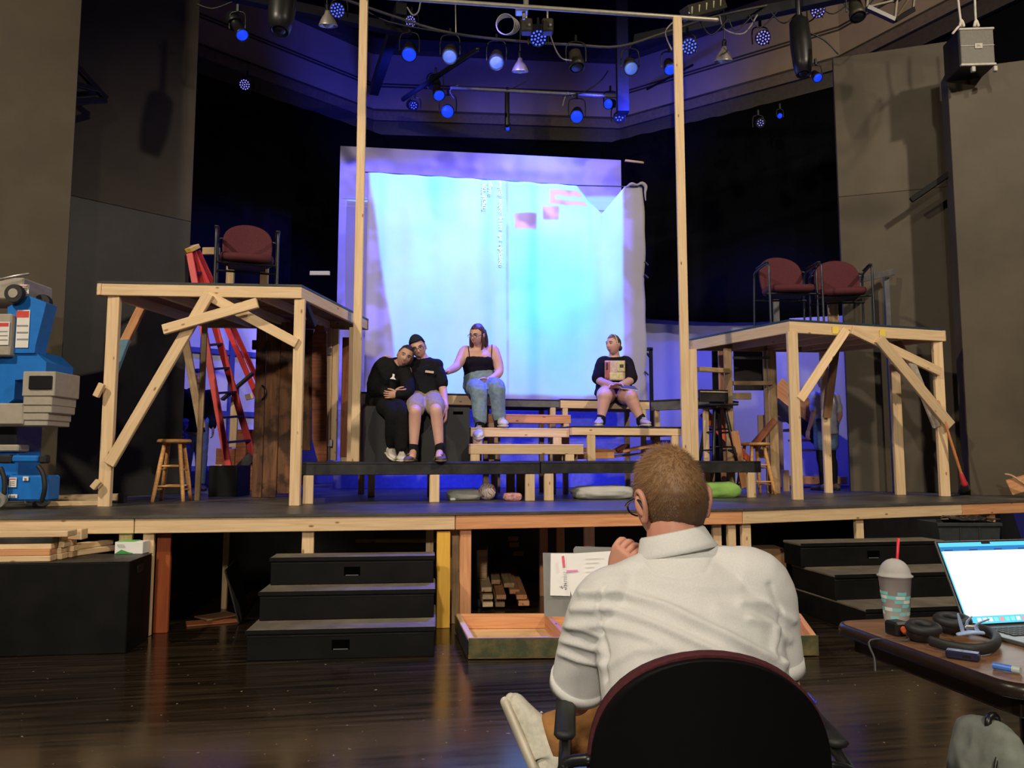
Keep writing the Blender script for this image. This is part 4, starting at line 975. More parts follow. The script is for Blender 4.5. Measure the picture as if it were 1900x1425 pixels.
# blue-lit back bits on the right of the screen
t = thing('dark_stand', 'dark upright stand with bracket right of the screen', 'stand', V((W(1208, 740, 11.0).x, 11.0, S)))
post('upright', V((W(1209, 740, 11.0).x, 11.0, 0)), S, W(1209, 648, 11.0).z, 0.05, 0.04, BLACKBOX, t); beam('arm', W(1198, 648, 11.0), W(1211, 648, 11.0), 0.04, 0.05, BLACKBOX, t); beam('gusset', W(1200, 655, 11.0), W(1210, 668, 11.0), 0.03, 0.03, BLACKBOX, t)
tag(ribbon_box('dark_crate', V((W(1222, 795, 10.6).x, 10.6, S + 0.32)), 0.35, 0.35, 0.64, mat('navy_crate', (0.02, 0.02, 0.07), 0.6)), 'dark crate below the blue-lit side platform', 'crate')
# scrap lumber lying under the right middle platform
for k, (x0, y0, x1, y1, off, m, wd, th) in enumerate(((1065, 846, 1135, 845, 0.72, FIR, 0.16, 0.07), (1072, 834, 1150, 838, 0.85, FIR, 0.14, 0.04), (1150, 838, 1212, 826, 0.75, FIR, 0.2, 0.03), (1135, 848, 1230, 838, 0.9, OLDPINE, 0.2, 0.02), (1142, 836, 1160, 826, 0.78, REDWOOD, 0.12, 0.03))):
    A, B = roff(off); p, q_ = onplane(x0, y0, A, B), onplane(x1, y1, A, B); p.z = max(p.z, ZR + 0.005 + th / 2 + 0.012 * k); q_.z = max(q_.z, ZR + 0.005 + th / 2 + 0.012 * k)
    tag(beam('scrap_lumber', p, q_, wd, th, m), ['thick orange block at the left of the lumber under the middle platform', 'orange board lying behind the thick block under the middle platform', 'wide orange plank sloping up at the right of the scrap lumber', 'weathered sheet under the scrap lumber on the riser', 'short red-brown offcut on top of the scrap lumber'][k], 'lumber', 'scrap lumber under the middle platform')

# ================================================================ THINGS ON THE STAGE UNDER THE RISER
def pillow(label, name, loc, sx, sy, sz, m, rz=0.0, cat='pillow', seed=1):
    bm = bmesh.new(); nu, nv = 32, 20
    rows = []
    for j in range(nv + 1):
        b_ = -PI / 2 + PI * j / nv; r = []
        for i in range(nu):
            a = 2 * PI * i / nu; e = 0.5; ca, sa = math.cos(a), math.sin(a); cb, sb = math.cos(b_), math.sin(b_)
            x = math.copysign(abs(ca) ** e, ca) * abs(cb) ** 0.4; y = math.copysign(abs(sa) ** e, sa) * abs(cb) ** 0.4; z = math.copysign(abs(sb) ** 0.9, sb)
            p = V((x * sx / 2, y * sy / 2, z * sz / 2)); k = 1 + 0.10 * noise.noise(V((x * 3 + seed, y * 3, z * 2))) + 0.05 * noise.noise(V((x * 9 + seed, y * 8, z * 4)))
            p.x *= k; p.y *= k; p.z = p.z * k
            p.z = max(p.z, -sz * 0.42); r.append(bm.verts.new(p))
        rows.append(r)
    for a, b_ in zip(rows, rows[1:]):
        for i in range(nu): bm.faces.new((a[i], a[(i + 1) % nu], b_[(i + 1) % nu], b_[i]))
    bmesh.ops.remove_doubles(bm, verts=bm.verts, dist=0.0005)
    o = obj(name, mesh_of(bm, name, True), m, None, M=Matrix.Translation(V(loc) + V((0, 0, sz * 0.42))) @ Matrix.Rotation(rz, 4, 'Z'))
    return tag(o, label, cat)
CLOTH = mat('off_white_cloth', (0.55, 0.54, 0.50), 0.9, noise_amt=0.08, scale=6, bump=0.2)
GREEN = mat('lime_cloth', (0.25, 0.46, 0.10), 0.85, noise_amt=0.12, scale=7, bump=0.25)
def sp_(px, py): return Zp(px, py, S)
pillow('folded grey-white pillow beside the football under the riser', 'pillow', sp_(862, 927), 0.34, 0.30, 0.11, CLOTH, 0.25, seed=2)
pillow('large off-white pillow under the riser left of the director\'s head', 'pillow', sp_(1113, 926) + V((0.04, 0.10, 0)), 0.62, 0.42, 0.14, CLOTH, 0.2, seed=5)
pillow('lime green pillow under the right end of the riser', 'pillow', sp_(1330, 923) + V((0, 0.0, 0)), 0.44, 0.32, 0.17, GREEN, 0.15, seed=8)
pillow('crumpled pink-white cloth between the football and a riser leg', 'crumpled_cloth', sp_(951, 929), 0.17, 0.12, 0.08, mat('pink_cloth', (0.62, 0.30, 0.30), 0.9, noise_amt=0.3, scale=30, bump=0.4), 0.3, 'cloth', seed=12)
# football with red swirls
def ball_mat():
    m, n, l, b = nt('football_print'); b.inputs['Roughness'].default_value = 0.4
    tc = n.new('ShaderNodeTexCoord'); nz = n.new('ShaderNodeTexWave'); nz.inputs['Scale'].default_value = 9; nz.inputs['Distortion'].default_value = 14; nz.inputs['Detail'].default_value = 1; nz.inputs['Detail Scale'].default_value = 1.4
    l.new(tc.outputs['Object'], nz.inputs['Vector']); r = n.new('ShaderNodeValToRGB'); r.color_ramp.elements[0].position = 0.80; r.color_ramp.elements[1].position = 0.90
    r.color_ramp.elements[0].color = (0.70, 0.66, 0.62, 1); r.color_ramp.elements[1].color = (0.55, 0.10, 0.08, 1); l.new(nz.outputs['Fac'], r.inputs['Fac']); l.new(r.outputs[0], b.inputs['Base Color']); return m
bm = bmesh.new(); bmesh.ops.create_icosphere(bm, subdivisions=4, radius=0.083); 
tag(obj('football', mesh_of(bm, 'ball', True), ball_mat(), None, M=Matrix.Translation(sp_(904, 928) + V((0, 0, 0.083)))), 'white football with red swirls on the stage under the riser', 'ball')
tag(ribbon_box('steel_strip', sp_(838, 929) + V((0, 0.06, 0.012)), 0.05, 0.1, 0.02, WHITE, None, 0.2), 'small white object at the left end of the grey pillow', 'object')

# ================================================================ BLUE PERSONNEL LIFT at the left edge
BLUEP = mat('lift_blue', (0.012, 0.16, 0.55), 0.4, noise_amt=0.06); GREYL = mat('lift_grey', (0.36, 0.32, 0.26), 0.5, noise_amt=0.06)
t = thing('personnel_lift', 'blue and grey folded personnel lift at the left edge of the stage', 'lift', Zp(20, 940, S))
Y = 6.15
def lb(nm, x0, y0, x1, y1, y_near, y_far, m, bev=0.01):
    a, b_ = W(x0, y1, y_near), W(x1, y0, y_near)
    return ribbon_box(nm, V(((a.x + b_.x) / 2, (y_near + y_far) / 2, (a.z + b_.z) / 2)), b_.x - a.x, y_far - y_near, b_.z - a.z, m, t, bev=bev)
def lprism(nm, pts, y0, y1, m):
    bm = bmesh.new(); f = [bm.verts.new(W(x, y, y0)) for x, y in pts]; g = [bm.verts.new(W(x, y, y0) + V((0, y1 - y0, 0))) for x, y in pts]; n = len(pts)
    bm.faces.new(f); bm.faces.new(g[::-1])
    for i in range(n): bm.faces.new((f[i], g[i], g[(i + 1) % n], f[(i + 1) % n]))
    bmesh.ops.recalc_face_normals(bm, faces=bm.faces); return wobj(nm, mesh_of(bm, nm), m, t)
lb('chassis', -90, 882, 90, 930, 6.05, 6.22, BLUEP, 0.015)
lprism('mast_plate', [(14, 570), (52, 548), (86, 562), (66, 640), (90, 700), (88, 690), (80, 660), (66, 640), (52, 705), (14, 700)][:4] + [(64, 655), (14, 655)], 6.1, 6.25, BLUEP)
lprism('side_frame', [(-60, 655), (62, 650), (86, 672), (84, 700), (28, 705), (26, 740), (0, 760), (-60, 760)], 6.12, 6.5, BLUEP)
lb('mast', -60, 745, 34, 850, 6.25, 6.6, mat('mast_dark', (0.05, 0.05, 0.06), 0.4))
lb('lower_mast', -20, 835, 34, 885, 6.2, 6.5, BLUEP)
lb('control_box', -70, 582, 22, 660, 6.05, 6.3, GREYL); lb('mast_head', -60, 515, 44, 555, 6.1, 6.5, GREYL)
# stacked grey mast sections
for k, (x0, x1, y0, y1) in enumerate(((40, 103, 689, 735), (42, 97, 733, 752), (42, 96, 750, 766), (40, 90, 764, 780), (-40, 88, 778, 790))):
    lb('mast_section', x0, y0, x1, y1, 6.0 + 0.01 * k, 6.35, GREYL, 0.006)
lb('socket_recess', 52, 697, 96, 722, 5.985, 6.02, BLK, 0.004); lb('battery_box', -40, 748, 44, 788, 6.02, 6.3, GREYL)
lb('cross_handle', 20, 845, 70, 858, 6.0, 6.06, BLUEP, 0.012); lb('grip', 70, 844, 84, 860, 5.99, 6.07, BLKR, 0.012); lb('grip', -20, 844, 20, 860, 5.99, 6.07, BLKR, 0.012)
tube_obj('push_arm', [W(72, 866, 6.0), W(80, 880, 6.0), W(83, 905, 6.0), W(78, 928, 6.02)], 0.018, BLKR, t, 8, 4)
tube_obj('push_arm', [W(2, 870, 6.0), W(8, 890, 6.0), W(8, 915, 6.0)], 0.018, BLKR, t, 8, 4)
def wheel(px, py, Y, r, wd, m, hub):
    c = W(px, py, Y); bm = bmesh.new(); M = Matrix.Translation(c) @ Matrix.Rotation(PI / 2, 4, 'X')
    lathe(bm, [(r * 0.55, -wd / 2), (r * 0.95, -wd / 2), (r, -wd / 4), (r, wd / 4), (r * 0.95, wd / 2), (r * 0.55, wd / 2)], 28, M); w_ = wobj('wheel', mesh_of(bm, 'w'), m, t)
    bm = bmesh.new(); lathe(bm, [(r * 0.5, -wd / 2 - 0.004), (r * 0.5, wd / 2 + 0.004)], 20, M); wobj('hub', mesh_of(bm, 'h'), hub, w_)
wheel(28, 545, 6.05, 0.075, 0.05, BLKR, GREYL); wheel(80, 562, 6.3, 0.07, 0.05, BLKR, BLKR)
GW = mat('grey_wheel', (0.22, 0.21, 0.19), 0.6)
c = Zp(80, 941, S); wheel(80, 926, c.y, 0.062, 0.04, GW, STEEL); wheel(-2, 928, 6.0, 0.062, 0.04, GW, STEEL); wheel(60, 925, 6.6, 0.062, 0.04, GW, STEEL)
STK = mat('sticker_white', (0.72, 0.70, 0.66), 0.5, noise_amt=0.04)
def sticker(x0, y0, x1, y1, Y, red=True):
    o = lb('sticker', x0, y0, x1, y1, Y - 0.003, Y, STK, 0)
    if red:
        a = lb('red_band', x0 + 2, y0 + 2, x1 - 2, y0 + (y1 - y0) * 0.2, Y - 0.005, Y - 0.003, mat('sticker_red', (0.6, 0.06, 0.05), 0.5), 0); a.parent = o; a.matrix_basis = MW[o].inverted() @ MW[a]
    for k in range(3):
        yy = y0 + (y1 - y0) * (0.4 + 0.18 * k); a = lb('print_line', x0 + 3, yy, x1 - 4, yy + max(1.2, (y1 - y0) * 0.04), Y - 0.005, Y - 0.003, mat('sticker_print', (0.25, 0.24, 0.24), 0.6), 0); a.parent = o; a.matrix_basis = MW[o].inverted() @ MW[a]
sticker(28, 575, 56, 645, 6.095); sticker(-4, 597, 18, 640, 6.045); sticker(16, 886, 31, 904, 6.04); sticker(42, 884, 53, 892, 6.04, False); sticker(14, 917, 32, 924, 6.04, False)
sticker(36, 528, 54, 545, 6.095); lb('clamp_block', -10, 825, 34, 838, 6.15, 6.3, GREYL); tube_obj('lift_bar', [W(-5, 520, 6.0), W(30, 512, 6.0), W(53, 508, 6.05)], 0.012, STEEL, t, 8, 2)
# ================================================================ FRONT OF THE STAGE, ON THE AUDITORIUM FLOOR
def quad_box(name, A, d, L, D, H, m, par, z0=0.0, bev=0.006):
    """box with front-left floor corner A, running L along d and D back"""
    d = V(d).normalized(); nn = V((-d.y, d.x, 0)); c = V((A.x, A.y, 0)) + d * (L / 2) + nn * (D / 2) + V((0, 0, z0 + H / 2))
    return obj(name, box_bm(L, D, H, bev), m, par, M=Matrix.Translation(c) @ Matrix.Rotation(math.atan2(d.y, d.x), 4, 'Z'))
# --- black box with lumber on it, left
BZ = 0.575
fr = Zp(233, 1213, 0); br = Zp(291, 1160, 0); d = V((0.993, 0.118, 0)); A = fr - d * 2.1
t = thing('black_box', 'large black box at the left edge with lumber stacked on top', 'box', fr - d)
D = 0.42
quad_box('body', A, d, 2.1, D, BZ, BLACKBOX, t)
nn = V((-d.y, d.x, 0)); c = fr + nn * (D * 0.45) + V((0, 0, BZ - 0.065))
quad_box('lid_edge', A - d * 0.0, d, 2.102, D + 0.002, 0.006, BLACKP, t, BZ)
bm = bmesh.new(); tube(bm, [c + d * 0.003 - nn * 0.05, c + d * 0.003 + nn * 0.05], [(0.004, 0.025), (0.004, 0.025)], 12, 1, side=d); wobj('hand_hole', mesh_of(bm, 'h'), BLK, t)
ZB = BZ + 0.007
def on_box(px, py, z):
    return Zp(px, py, z)
def lum(px, py_ignored, back, zl, L, m, wd=0.089, th=0.038, ang=0.118, lab=''):
    """board whose right end sits at column px, 'back' metres behind the box front, lying on level zl"""
    A0 = A + nn * back; q = onplane(px, 1000, A0, A0 + d); e = V((q.x, q.y, zl + th / 2)); dd = V((math.cos(ang), math.sin(ang), 0))
    o = beam('lumber_board', e - dd * L, e, wd, th, m); tag(o, lab, 'lumber', 'lumber stacked on the black box'); return o
lum(101, 0, 0.07, ZB, 1.2, PINE, lab='lowest pine board at the front of the lumber stack')
lum(100, 0, 0.07, ZB + 0.0385, 1.2, FIR, lab='orange board second from the bottom of the lumber stack')
lum(102, 0, 0.08, ZB + 0.077, 1.2, PINE, lab='pine board in the middle of the lumber stack, below the black one')
lum(104, 0, 0.075, ZB + 0.1155, 1.2, BLACKP, lab='black-painted board in the lumber stack')
lum(134, 0, 0.10, ZB + 0.154, 1.3, PINE, wd=0.14, lab='wide dark-ended pine board on top of the lumber stack')
lum(122, 0, 0.17, ZB, 1.2, PINE, lab='lowest pine board in the second row of the lumber stack')
lum(120, 0, 0.17, ZB + 0.0385, 1.2, PINE, lab='second pine board in the second row of the lumber stack')
lum(125, 0, 0.17, ZB + 0.077, 1.2, PINE, lab='third pine board in the second row of the lumber stack')
lum(121, 0, 0.168, ZB + 0.1155, 1.2, PINE, lab='fourth pine board in the second row of the lumber stack')
lum(141, 0, 0.27, ZB, 1.2, OLDPINE, lab='lowest pine board in the rear row of the lumber stack')
lum(143, 0, 0.27, ZB + 0.0385, 1.2, PINE, lab='second pine board in the rear row of the lumber stack')
lum(138, 0, 0.27, ZB + 0.077, 1.2, PINE, lab='third pine board in the rear row of the lumber stack')
lum(157, 0, 0.28, ZB + 0.1155, 1.2, PINE, wd=0.1, th=0.07, lab='thick pine board on the rear row, reaching farthest right')
p, q = Zp(112, 1029, ZB + 0.019), Zp(208, 1016, ZB + 0.019); e = (q - p).normalized()
tag(beam('lumber_board', p + e * 0.02, q, 0.089, 0.038, PINE), 'pine board lying askew on the black box, lower of two', 'lumber', 'loose boards on the black box')
p2, q2 = p + V((0.005, 0.03, 0.039)), q + V((-0.035, 0.03, 0.039))
tag(beam('lumber_board', p2, q2, 0.07, 0.038, PINE), 'knotty pine board lying askew on the black box, upper of two', 'lumber', 'loose boards on the black box')
# tissue box
t = thing('tissue_box', 'small white and green tissue box on the black box', 'box', Zp(245, 1026, ZB), 0.05)
bx = 0.19; lobj('carton', box_bm(bx, 0.11, 0.082, 0.002, c=(0, 0, 0.041)), WHITE, t)
GR = mat('carton_green', (0.16, 0.52, 0.12), 0.6); GR2 = mat('carton_dark_green', (0.04, 0.30, 0.06), 0.6)
lobj('green_top', box_bm(bx * 0.62, 0.108, 0.004, 0.0, c=(-0.025, 0, 0.084)), GR, t)
bm = bmesh.new(); pts = [(-0.09, 0.004), (-0.05, 0.03), (0.0, 0.012), (0.03, 0.006), (0.03, 0.002), (-0.09, 0.002)]
f = [bm.verts.new((x, -0.0565, z)) for x, z in pts]; bm.faces.new(f); lobj('green_swoosh', bm, GR2, t)
for k in range(3): lobj('print_line', box_bm(0.05, 0.001, 0.004, 0, c=(-0.055 + 0.004 * k, -0.0562, 0.062 - 0.009 * k)), mat('print_grey', (0.35, 0.4, 0.35), 0.7), t)

# --- black steps: three stacked lidded boxes
def step_box(label, A, d, L, D, z0, H, hole=True, group='stacked black step boxes'):
    d = V(d).normalized(); nn = V((-d.y, d.x, 0)); c = A + d * (L / 2)
    t = thing('step_box', label, 'step', V((c.x, c.y, z0)), 0, group)
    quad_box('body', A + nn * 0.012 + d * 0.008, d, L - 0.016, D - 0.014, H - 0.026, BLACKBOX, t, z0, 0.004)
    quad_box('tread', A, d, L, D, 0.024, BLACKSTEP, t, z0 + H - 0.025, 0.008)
    quad_box('lip', A - nn * 0.003, d, L, 0.0028, 0.026, BLACKBOX, t, z0 + H - 0.027, 0.001)
    quad_box('seam', A + nn * 0.009 + d * 0.01, d, L - 0.02, 0.003, 0.006, BLACKP, t, z0 + H - 0.045, 0.001)
    if hole:
        quad_box('hand_hole', A + d * (L * 0.5 - 0.06) + nn * 0.010, d, 0.11, 0.004, 0.06, HOLE, t, z0 + H * 0.30, 0.002)
        quad_box('hole_edge', A + d * (L * 0.5 - 0.05) + nn * 0.008, d, 0.09, 0.004, 0.006, GREYP, t, z0 + H * 0.30, 0.001)
    return t
a, b_ = Zp(453, 1228, 0), Zp(808, 1219, 0); d = (b_ - a).normalized(); nn = V((-d.y, d.x, 0))
L3 = (b_ - a).length
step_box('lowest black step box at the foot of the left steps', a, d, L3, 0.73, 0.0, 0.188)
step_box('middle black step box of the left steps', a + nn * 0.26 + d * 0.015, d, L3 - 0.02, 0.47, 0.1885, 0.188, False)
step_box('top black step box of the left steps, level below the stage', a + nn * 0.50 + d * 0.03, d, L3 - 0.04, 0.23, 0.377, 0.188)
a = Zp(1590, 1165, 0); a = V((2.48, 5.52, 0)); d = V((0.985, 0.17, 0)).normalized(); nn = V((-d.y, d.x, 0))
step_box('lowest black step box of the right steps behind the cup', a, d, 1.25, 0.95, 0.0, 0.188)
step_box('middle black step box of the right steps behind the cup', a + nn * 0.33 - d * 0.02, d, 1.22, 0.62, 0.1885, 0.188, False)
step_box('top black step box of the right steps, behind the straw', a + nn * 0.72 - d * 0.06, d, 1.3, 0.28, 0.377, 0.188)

# --- shallow wooden tray (upturned platform) on the floor
GREENP = scuffed('green_scuffed_paint', (0.045, 0.055, 0.025), (0.30, 0.20, 0.06), 0.6, 0.6, 7.0, 0.3)
t = thing('wooden_tray', 'upturned plywood platform frame with green painted edge on the floor', 'platform frame', V((0.8, 5.3, 0)))
fl, frr, bl, brr = V((-0.27, 4.90, 0)), V((1.93, 4.98, 0)), V((-0.40, 5.66, 0)), V((2.08, 5.70, 0))
HZ = 0.125
wobj('plywood_bottom', poly_prism([fl, frr, brr, bl], 0.008, 0.024), PLYWOOD, t)
def side(n, p, q, m, o=0.0): beam(n, p + V((0, 0, 0.024 + HZ / 2 - 0.01)), q + V((0, 0, 0.024 + HZ / 2 - 0.01)), 0.038, HZ - 0.024, m, t)
side('front_board', fl + V((0, 0.019, 0)), frr + V((0, 0.019, 0)), FIR); side('back_board', bl, brr, FIR); side('end_board', fl + V((0.015, 0.04, 0)), bl + V((0.015, -0.02, 0)), PINE); side('end_board', frr + V((-0.015, 0.04, 0)), brr + V((-0.015, -0.02, 0)), FIR)
for k in (0.275, 0.55, 0.78): side('divider', fl.lerp(frr, k) + V((0.02, 0.04, 0)), bl.lerp(brr, k - 0.02) + V((0.02, -0.02, 0)), FIR)
beam('painted_face', fl + V((0, -0.004, 0.072)), frr + V((0, -0.004, 0.072)), 0.007, 0.118, GREENP, t); beam('painted_end', fl + V((-0.007, 0, 0.066)), bl + V((-0.007, 0, 0.066)), 0.007, 0.11, BLACKP, t)
# --- lumber ends stored under the stage
k = 0
for px, py, m, w_, yy in ((905, 1122, PINE, 0.085, 6.40), (905, 1108, PINE, 0.085, 6.40), (903, 1094, PINE, 0.085, 6.42), (928, 1122, OLDPINE, 0.08, 6.48), (930, 1108, FIR, 0.08, 6.46), (945, 1086, OLDPINE, 0.09, 6.7), (955, 1098, FIR, 0.085, 6.6), (968, 1108, FIR, 0.085, 6.45), (972, 1120, FIR, 0.09, 6.42), (893, 1078, OLDPINE, 0.08, 6.8), (920, 1080, OLDPINE, 0.08, 6.9)):
    p = W(px, py, yy); p.z = max(p.z, 0.021)
    o = beam('stored_board', p, p + V((-0.12 + 0.03 * k / 5, 1.5, 0)), w_, 0.038, m)
    tag(o, ['lowest board end in the left column of lumber under the stage', 'middle board end in the left column of lumber under the stage', 'top board end in the left column of lumber under the stage', 'lowest board end in the middle of the lumber under the stage', 'second board end in the middle of the lumber under the stage', 'dull board end set far back in the lumber under the stage', 'orange board end behind the right column of lumber under the stage', 'upper orange board end in the right column of lumber under the stage', 'lowest orange board end in the right column of lumber under the stage', 'dark board end at the far left back of the lumber under the stage', 'dark board end at the middle back of the lumber under the stage'][k], 'lumber', 'lumber stored under the stage'); k += 1
for j, (px, py, m) in enumerate(((952, 999, FIR), (954, 1010, FIR), (962, 1026, FIR))):
    p = W(px, py, 8.05); tag(beam('wall_block', p + V((-0.05, 0, 0)), p + V((0.05, 0, 0)), 0.08, 0.05, m), ['topmost of three wood block ends deep under the stage', 'middle of three wood block ends deep under the stage', 'lowest of three wood block ends deep under the stage'][j], 'block')
tag(ribbon_box('storage_block', V((W(895, 1070, 7.0).x, 7.0, 0.22)), 0.09, 0.3, 0.44, OLDPINE), 'upright wood block beside the stored lumber', 'block')
tag(quad_box('black_tray', Zp(838, 1128, 0), (1, 0.1, 0), 0.24, 0.3, 0.07, BLACKP, None), 'low black tray beside the orange post', 'tray')
tag(beam('under_rail', W(660, 1003, 6.2), W(845, 1003, 6.35), 0.03, 0.03, OLDPINE), 'thin horizontal rail under the stage behind the left steps', 'rail')
# plywood scraps
for j, (x0, y0, x1, y1, wd, lab) in enumerate(((345, 1158, 440, 1150, 0.17, 'red-brown plywood scrap on the floor in front of the stage'), (372, 1148, 432, 1138, 0.2, 'second plywood scrap lying on the red-brown one'))):
    z = 0.006 + 0.013 * j; tag(beam('plywood_scrap', Zp(x0, y0, z), Zp(x1, y1, z), wd, 0.012, REDWOOD if j == 0 else PLYDARK), lab, 'scrap')
tag(beam('black_sheet', Zp(452, 1142, 0.02) + V((0, 0, 0)), W(448, 1050, 6.0) + V((-0.12, 0.1, 0)), 0.5, 0.012, BLACKP, None, up=(1, 0.2, 0)), 'black sheet leaning beside the left steps', 'sheet')
# bin and carton behind the right steps
t = thing('black_bin', 'black plastic bin with folded bag at the right of the steps', 'bin', V((W(1797, 1000, 6.75).x, 6.75, 0)))
x0, x1 = W(1742, 1000, 6.6).x, W(1858, 1000, 6.6).x; zt = W(1800, 970, 6.6).z
BIN = mat('charcoal_plastic', (0.03, 0.033, 0.036), 0.45)
bm = bmesh.new(); lo = [(x0 + 0.06, 6.63), (x1 - 0.06, 6.63), (x1 - 0.06, 6.90), (x0 + 0.06, 6.90)]; hi = [(x0, 6.60), (x1, 6.60), (x1, 6.95), (x0, 6.95)]
l_ = [bm.verts.new((p[0], p[1], 0.0)) for p in lo]; h_ = [bm.verts.new((p[0], p[1], zt)) for p in hi]; i_ = [bm.verts.new((p[0] * 0.97 + 0.03 * (x0 + x1) / 2, p[1] * 0.97 + 0.03 * 6.775, zt)) for p in hi]; j_ = [bm.verts.new((p[0], p[1], 0.03)) for p in lo]
bm.faces.new(l_[::-1])
for i in range(4):
    k2 = (i + 1) % 4; bm.faces.new((l_[i], l_[k2], h_[k2], h_[i])); bm.faces.new((h_[i], h_[k2], i_[k2], i_[i])); bm.faces.new((i_[i], i_[k2], j_[k2], j_[i]))
bm.faces.new(j_); bmesh.ops.recalc_face_normals(bm, faces=bm.faces); wobj('tub', mesh_of(bm, 't'), BIN, t)
beam('rim', V((x0 - 0.01, 6.595, zt - 0.015)), V((x1 + 0.01, 6.595, zt - 0.015)), 0.02, 0.03, BIN, t)
for f in (0.35, 0.66): beam('rib', V((x0 + (x1 - x0) * f, 6.602, zt - 0.04)), V((x0 + (x1 - x0) * (0.5 + (f - 0.5) * 0.9), 6.62, 0.05)), 0.012, 0.02, BIN, t, up=(0, 1, 0))
bm = bmesh.new(); n = 14
vs = [[bm.verts.new((x0 + (x1 - x0) * (0.35 + 0.65 * i / n), 6.59 + 0.36 * j / 6, zt + 0.012 + 0.03 * noise.noise(V((i * 0.6, j * 0.7, 1))) + 0.015)) for i in range(n + 1)] for j in range(7)]
for j in range(6):
    for i in range(n): bm.faces.new((vs[j][i], vs[j][i + 1], vs[j + 1][i + 1], vs[j + 1][i]))
o = wobj('folded_bag', mesh_of(bm, 'bag', True), mat('black_bag', (0.02, 0.02, 0.022), 0.25), t); o.modifiers.new('s', 'SOLIDIFY').thickness = 0.004
t = thing('carton', 'brown cardboard carton with teal print behind the director\'s shoulder', 'carton', V((W(1433, 1090, 6.75).x, 6.75, 0)))
c = W(1433, 1040, 6.75); obj('box', box_bm(0.24, 0.3, 0.46, 0.003), mat('cardboard', (0.30, 0.17, 0.08), 0.8), t, M=Matrix.Translation((c.x, 6.9, 0.23)))
obj('teal_print', box_bm(0.08, 0.002, 0.10, 0), mat('teal_ink', (0.02, 0.25, 0.25), 0.6), t, M=Matrix.Translation((c.x - 0.02, 6.748, 0.28)))
# ================================================================ LIGHTING GRID
LEDM = emis('led_blue', (0.05, 0.09, 1.0), 2.2); LEDW = emis('led_violet', (0.28, 0.26, 1.0), 1.1); LENSB = emis('blue_lens_glow', (0.01, 0.06, 1.0), 0.9)
LENSP = mat('pale_blue_lens', (0.25, 0.35, 0.75), 0.15, 0.0, emit=(0.10, 0.22, 0.9), estr=0.5); CAN = mat('fixture_black', (0.012, 0.012, 0.012), 0.4); CANB = mat('fixture_bronze', (0.05, 0.045, 0.03), 0.45, 0.3)
ALU = mat('scoop_aluminium', (0.55, 0.50, 0.44), 0.35, 0.6, noise_amt=0.05)
def aim(c, dirv):
    z = V(dirv).normalized(); return Matrix.Translation(c) @ z.to_track_quat('Z', 'Y').to_matrix().to_4x4()
def up_part(t, c, top, m=BLK):
    tube_obj('yoke', [c + V((-0.0, 0, 0.05)), V((c.x, c.y, top))], 0.012, m, t, 6, 1)
def yoke(t, c, r, h):
    tube_obj('yoke', [c + V((-r, 0, -0.02)), c + V((-r, 0, h * 0.7)), c + V((-r * 0.6, 0, h)), c + V((r * 0.6, 0, h)), c + V((r, 0, h * 0.7)), c + V((r, 0, -0.02))], 0.009, BLK, t, 6, 3)
    b = c + V((0, 0, h)); beam('clamp', b, b + V((0, 0, 0.09)), 0.035, 0.03, BLK, t, up=(1, 0, 0))
def led_par(label, px, py, Y, r, dirv=(0, -0.75, -0.6), led=LEDM, n=3, group='LED par lights in the grid', housing=True):
    c = W(px, py, Y); t = thing('led_par', label, 'stage light', c, 0, group); M = aim(c, dirv)
    bm = bmesh.new(); lathe(bm, [(r * 0.55, -r * 2.2), (r * 0.9, -r * 1.9), (r, -r * 0.6), (r * 1.03, 0.0), (r * 0.96, 0.002), (r * 0.93, -r * 0.12), (0.0005, -r * 0.12)], 20, M); wobj('housing', mesh_of(bm, 'h'), CAN, t)
    bm = bmesh.new()
    rings_ = [(0, 1), (0.42, 6), (0.80, 12)] if n == 3 else [(0, 1), (0.55, 7)]
    for rr, k in rings_:
        for i in range(k):
            a = 2 * PI * i / k + rr; q = M @ V((rr * r * math.cos(a), rr * r * math.sin(a), -r * 0.06))
            m2 = Matrix.Translation(q) @ M.to_3x3().to_4x4(); lathe(bm, [(r * 0.125, 0.0), (r * 0.09, r * 0.05), (0.0005, r * 0.06)], 8, m2)
    o = wobj('led_cluster', mesh_of(bm, 'l'), led, t); o['kind'] = 'stuff'
    yoke(t, c + V((0, 0.1, 0)), r * 1.15, r * 2.2)
    return t
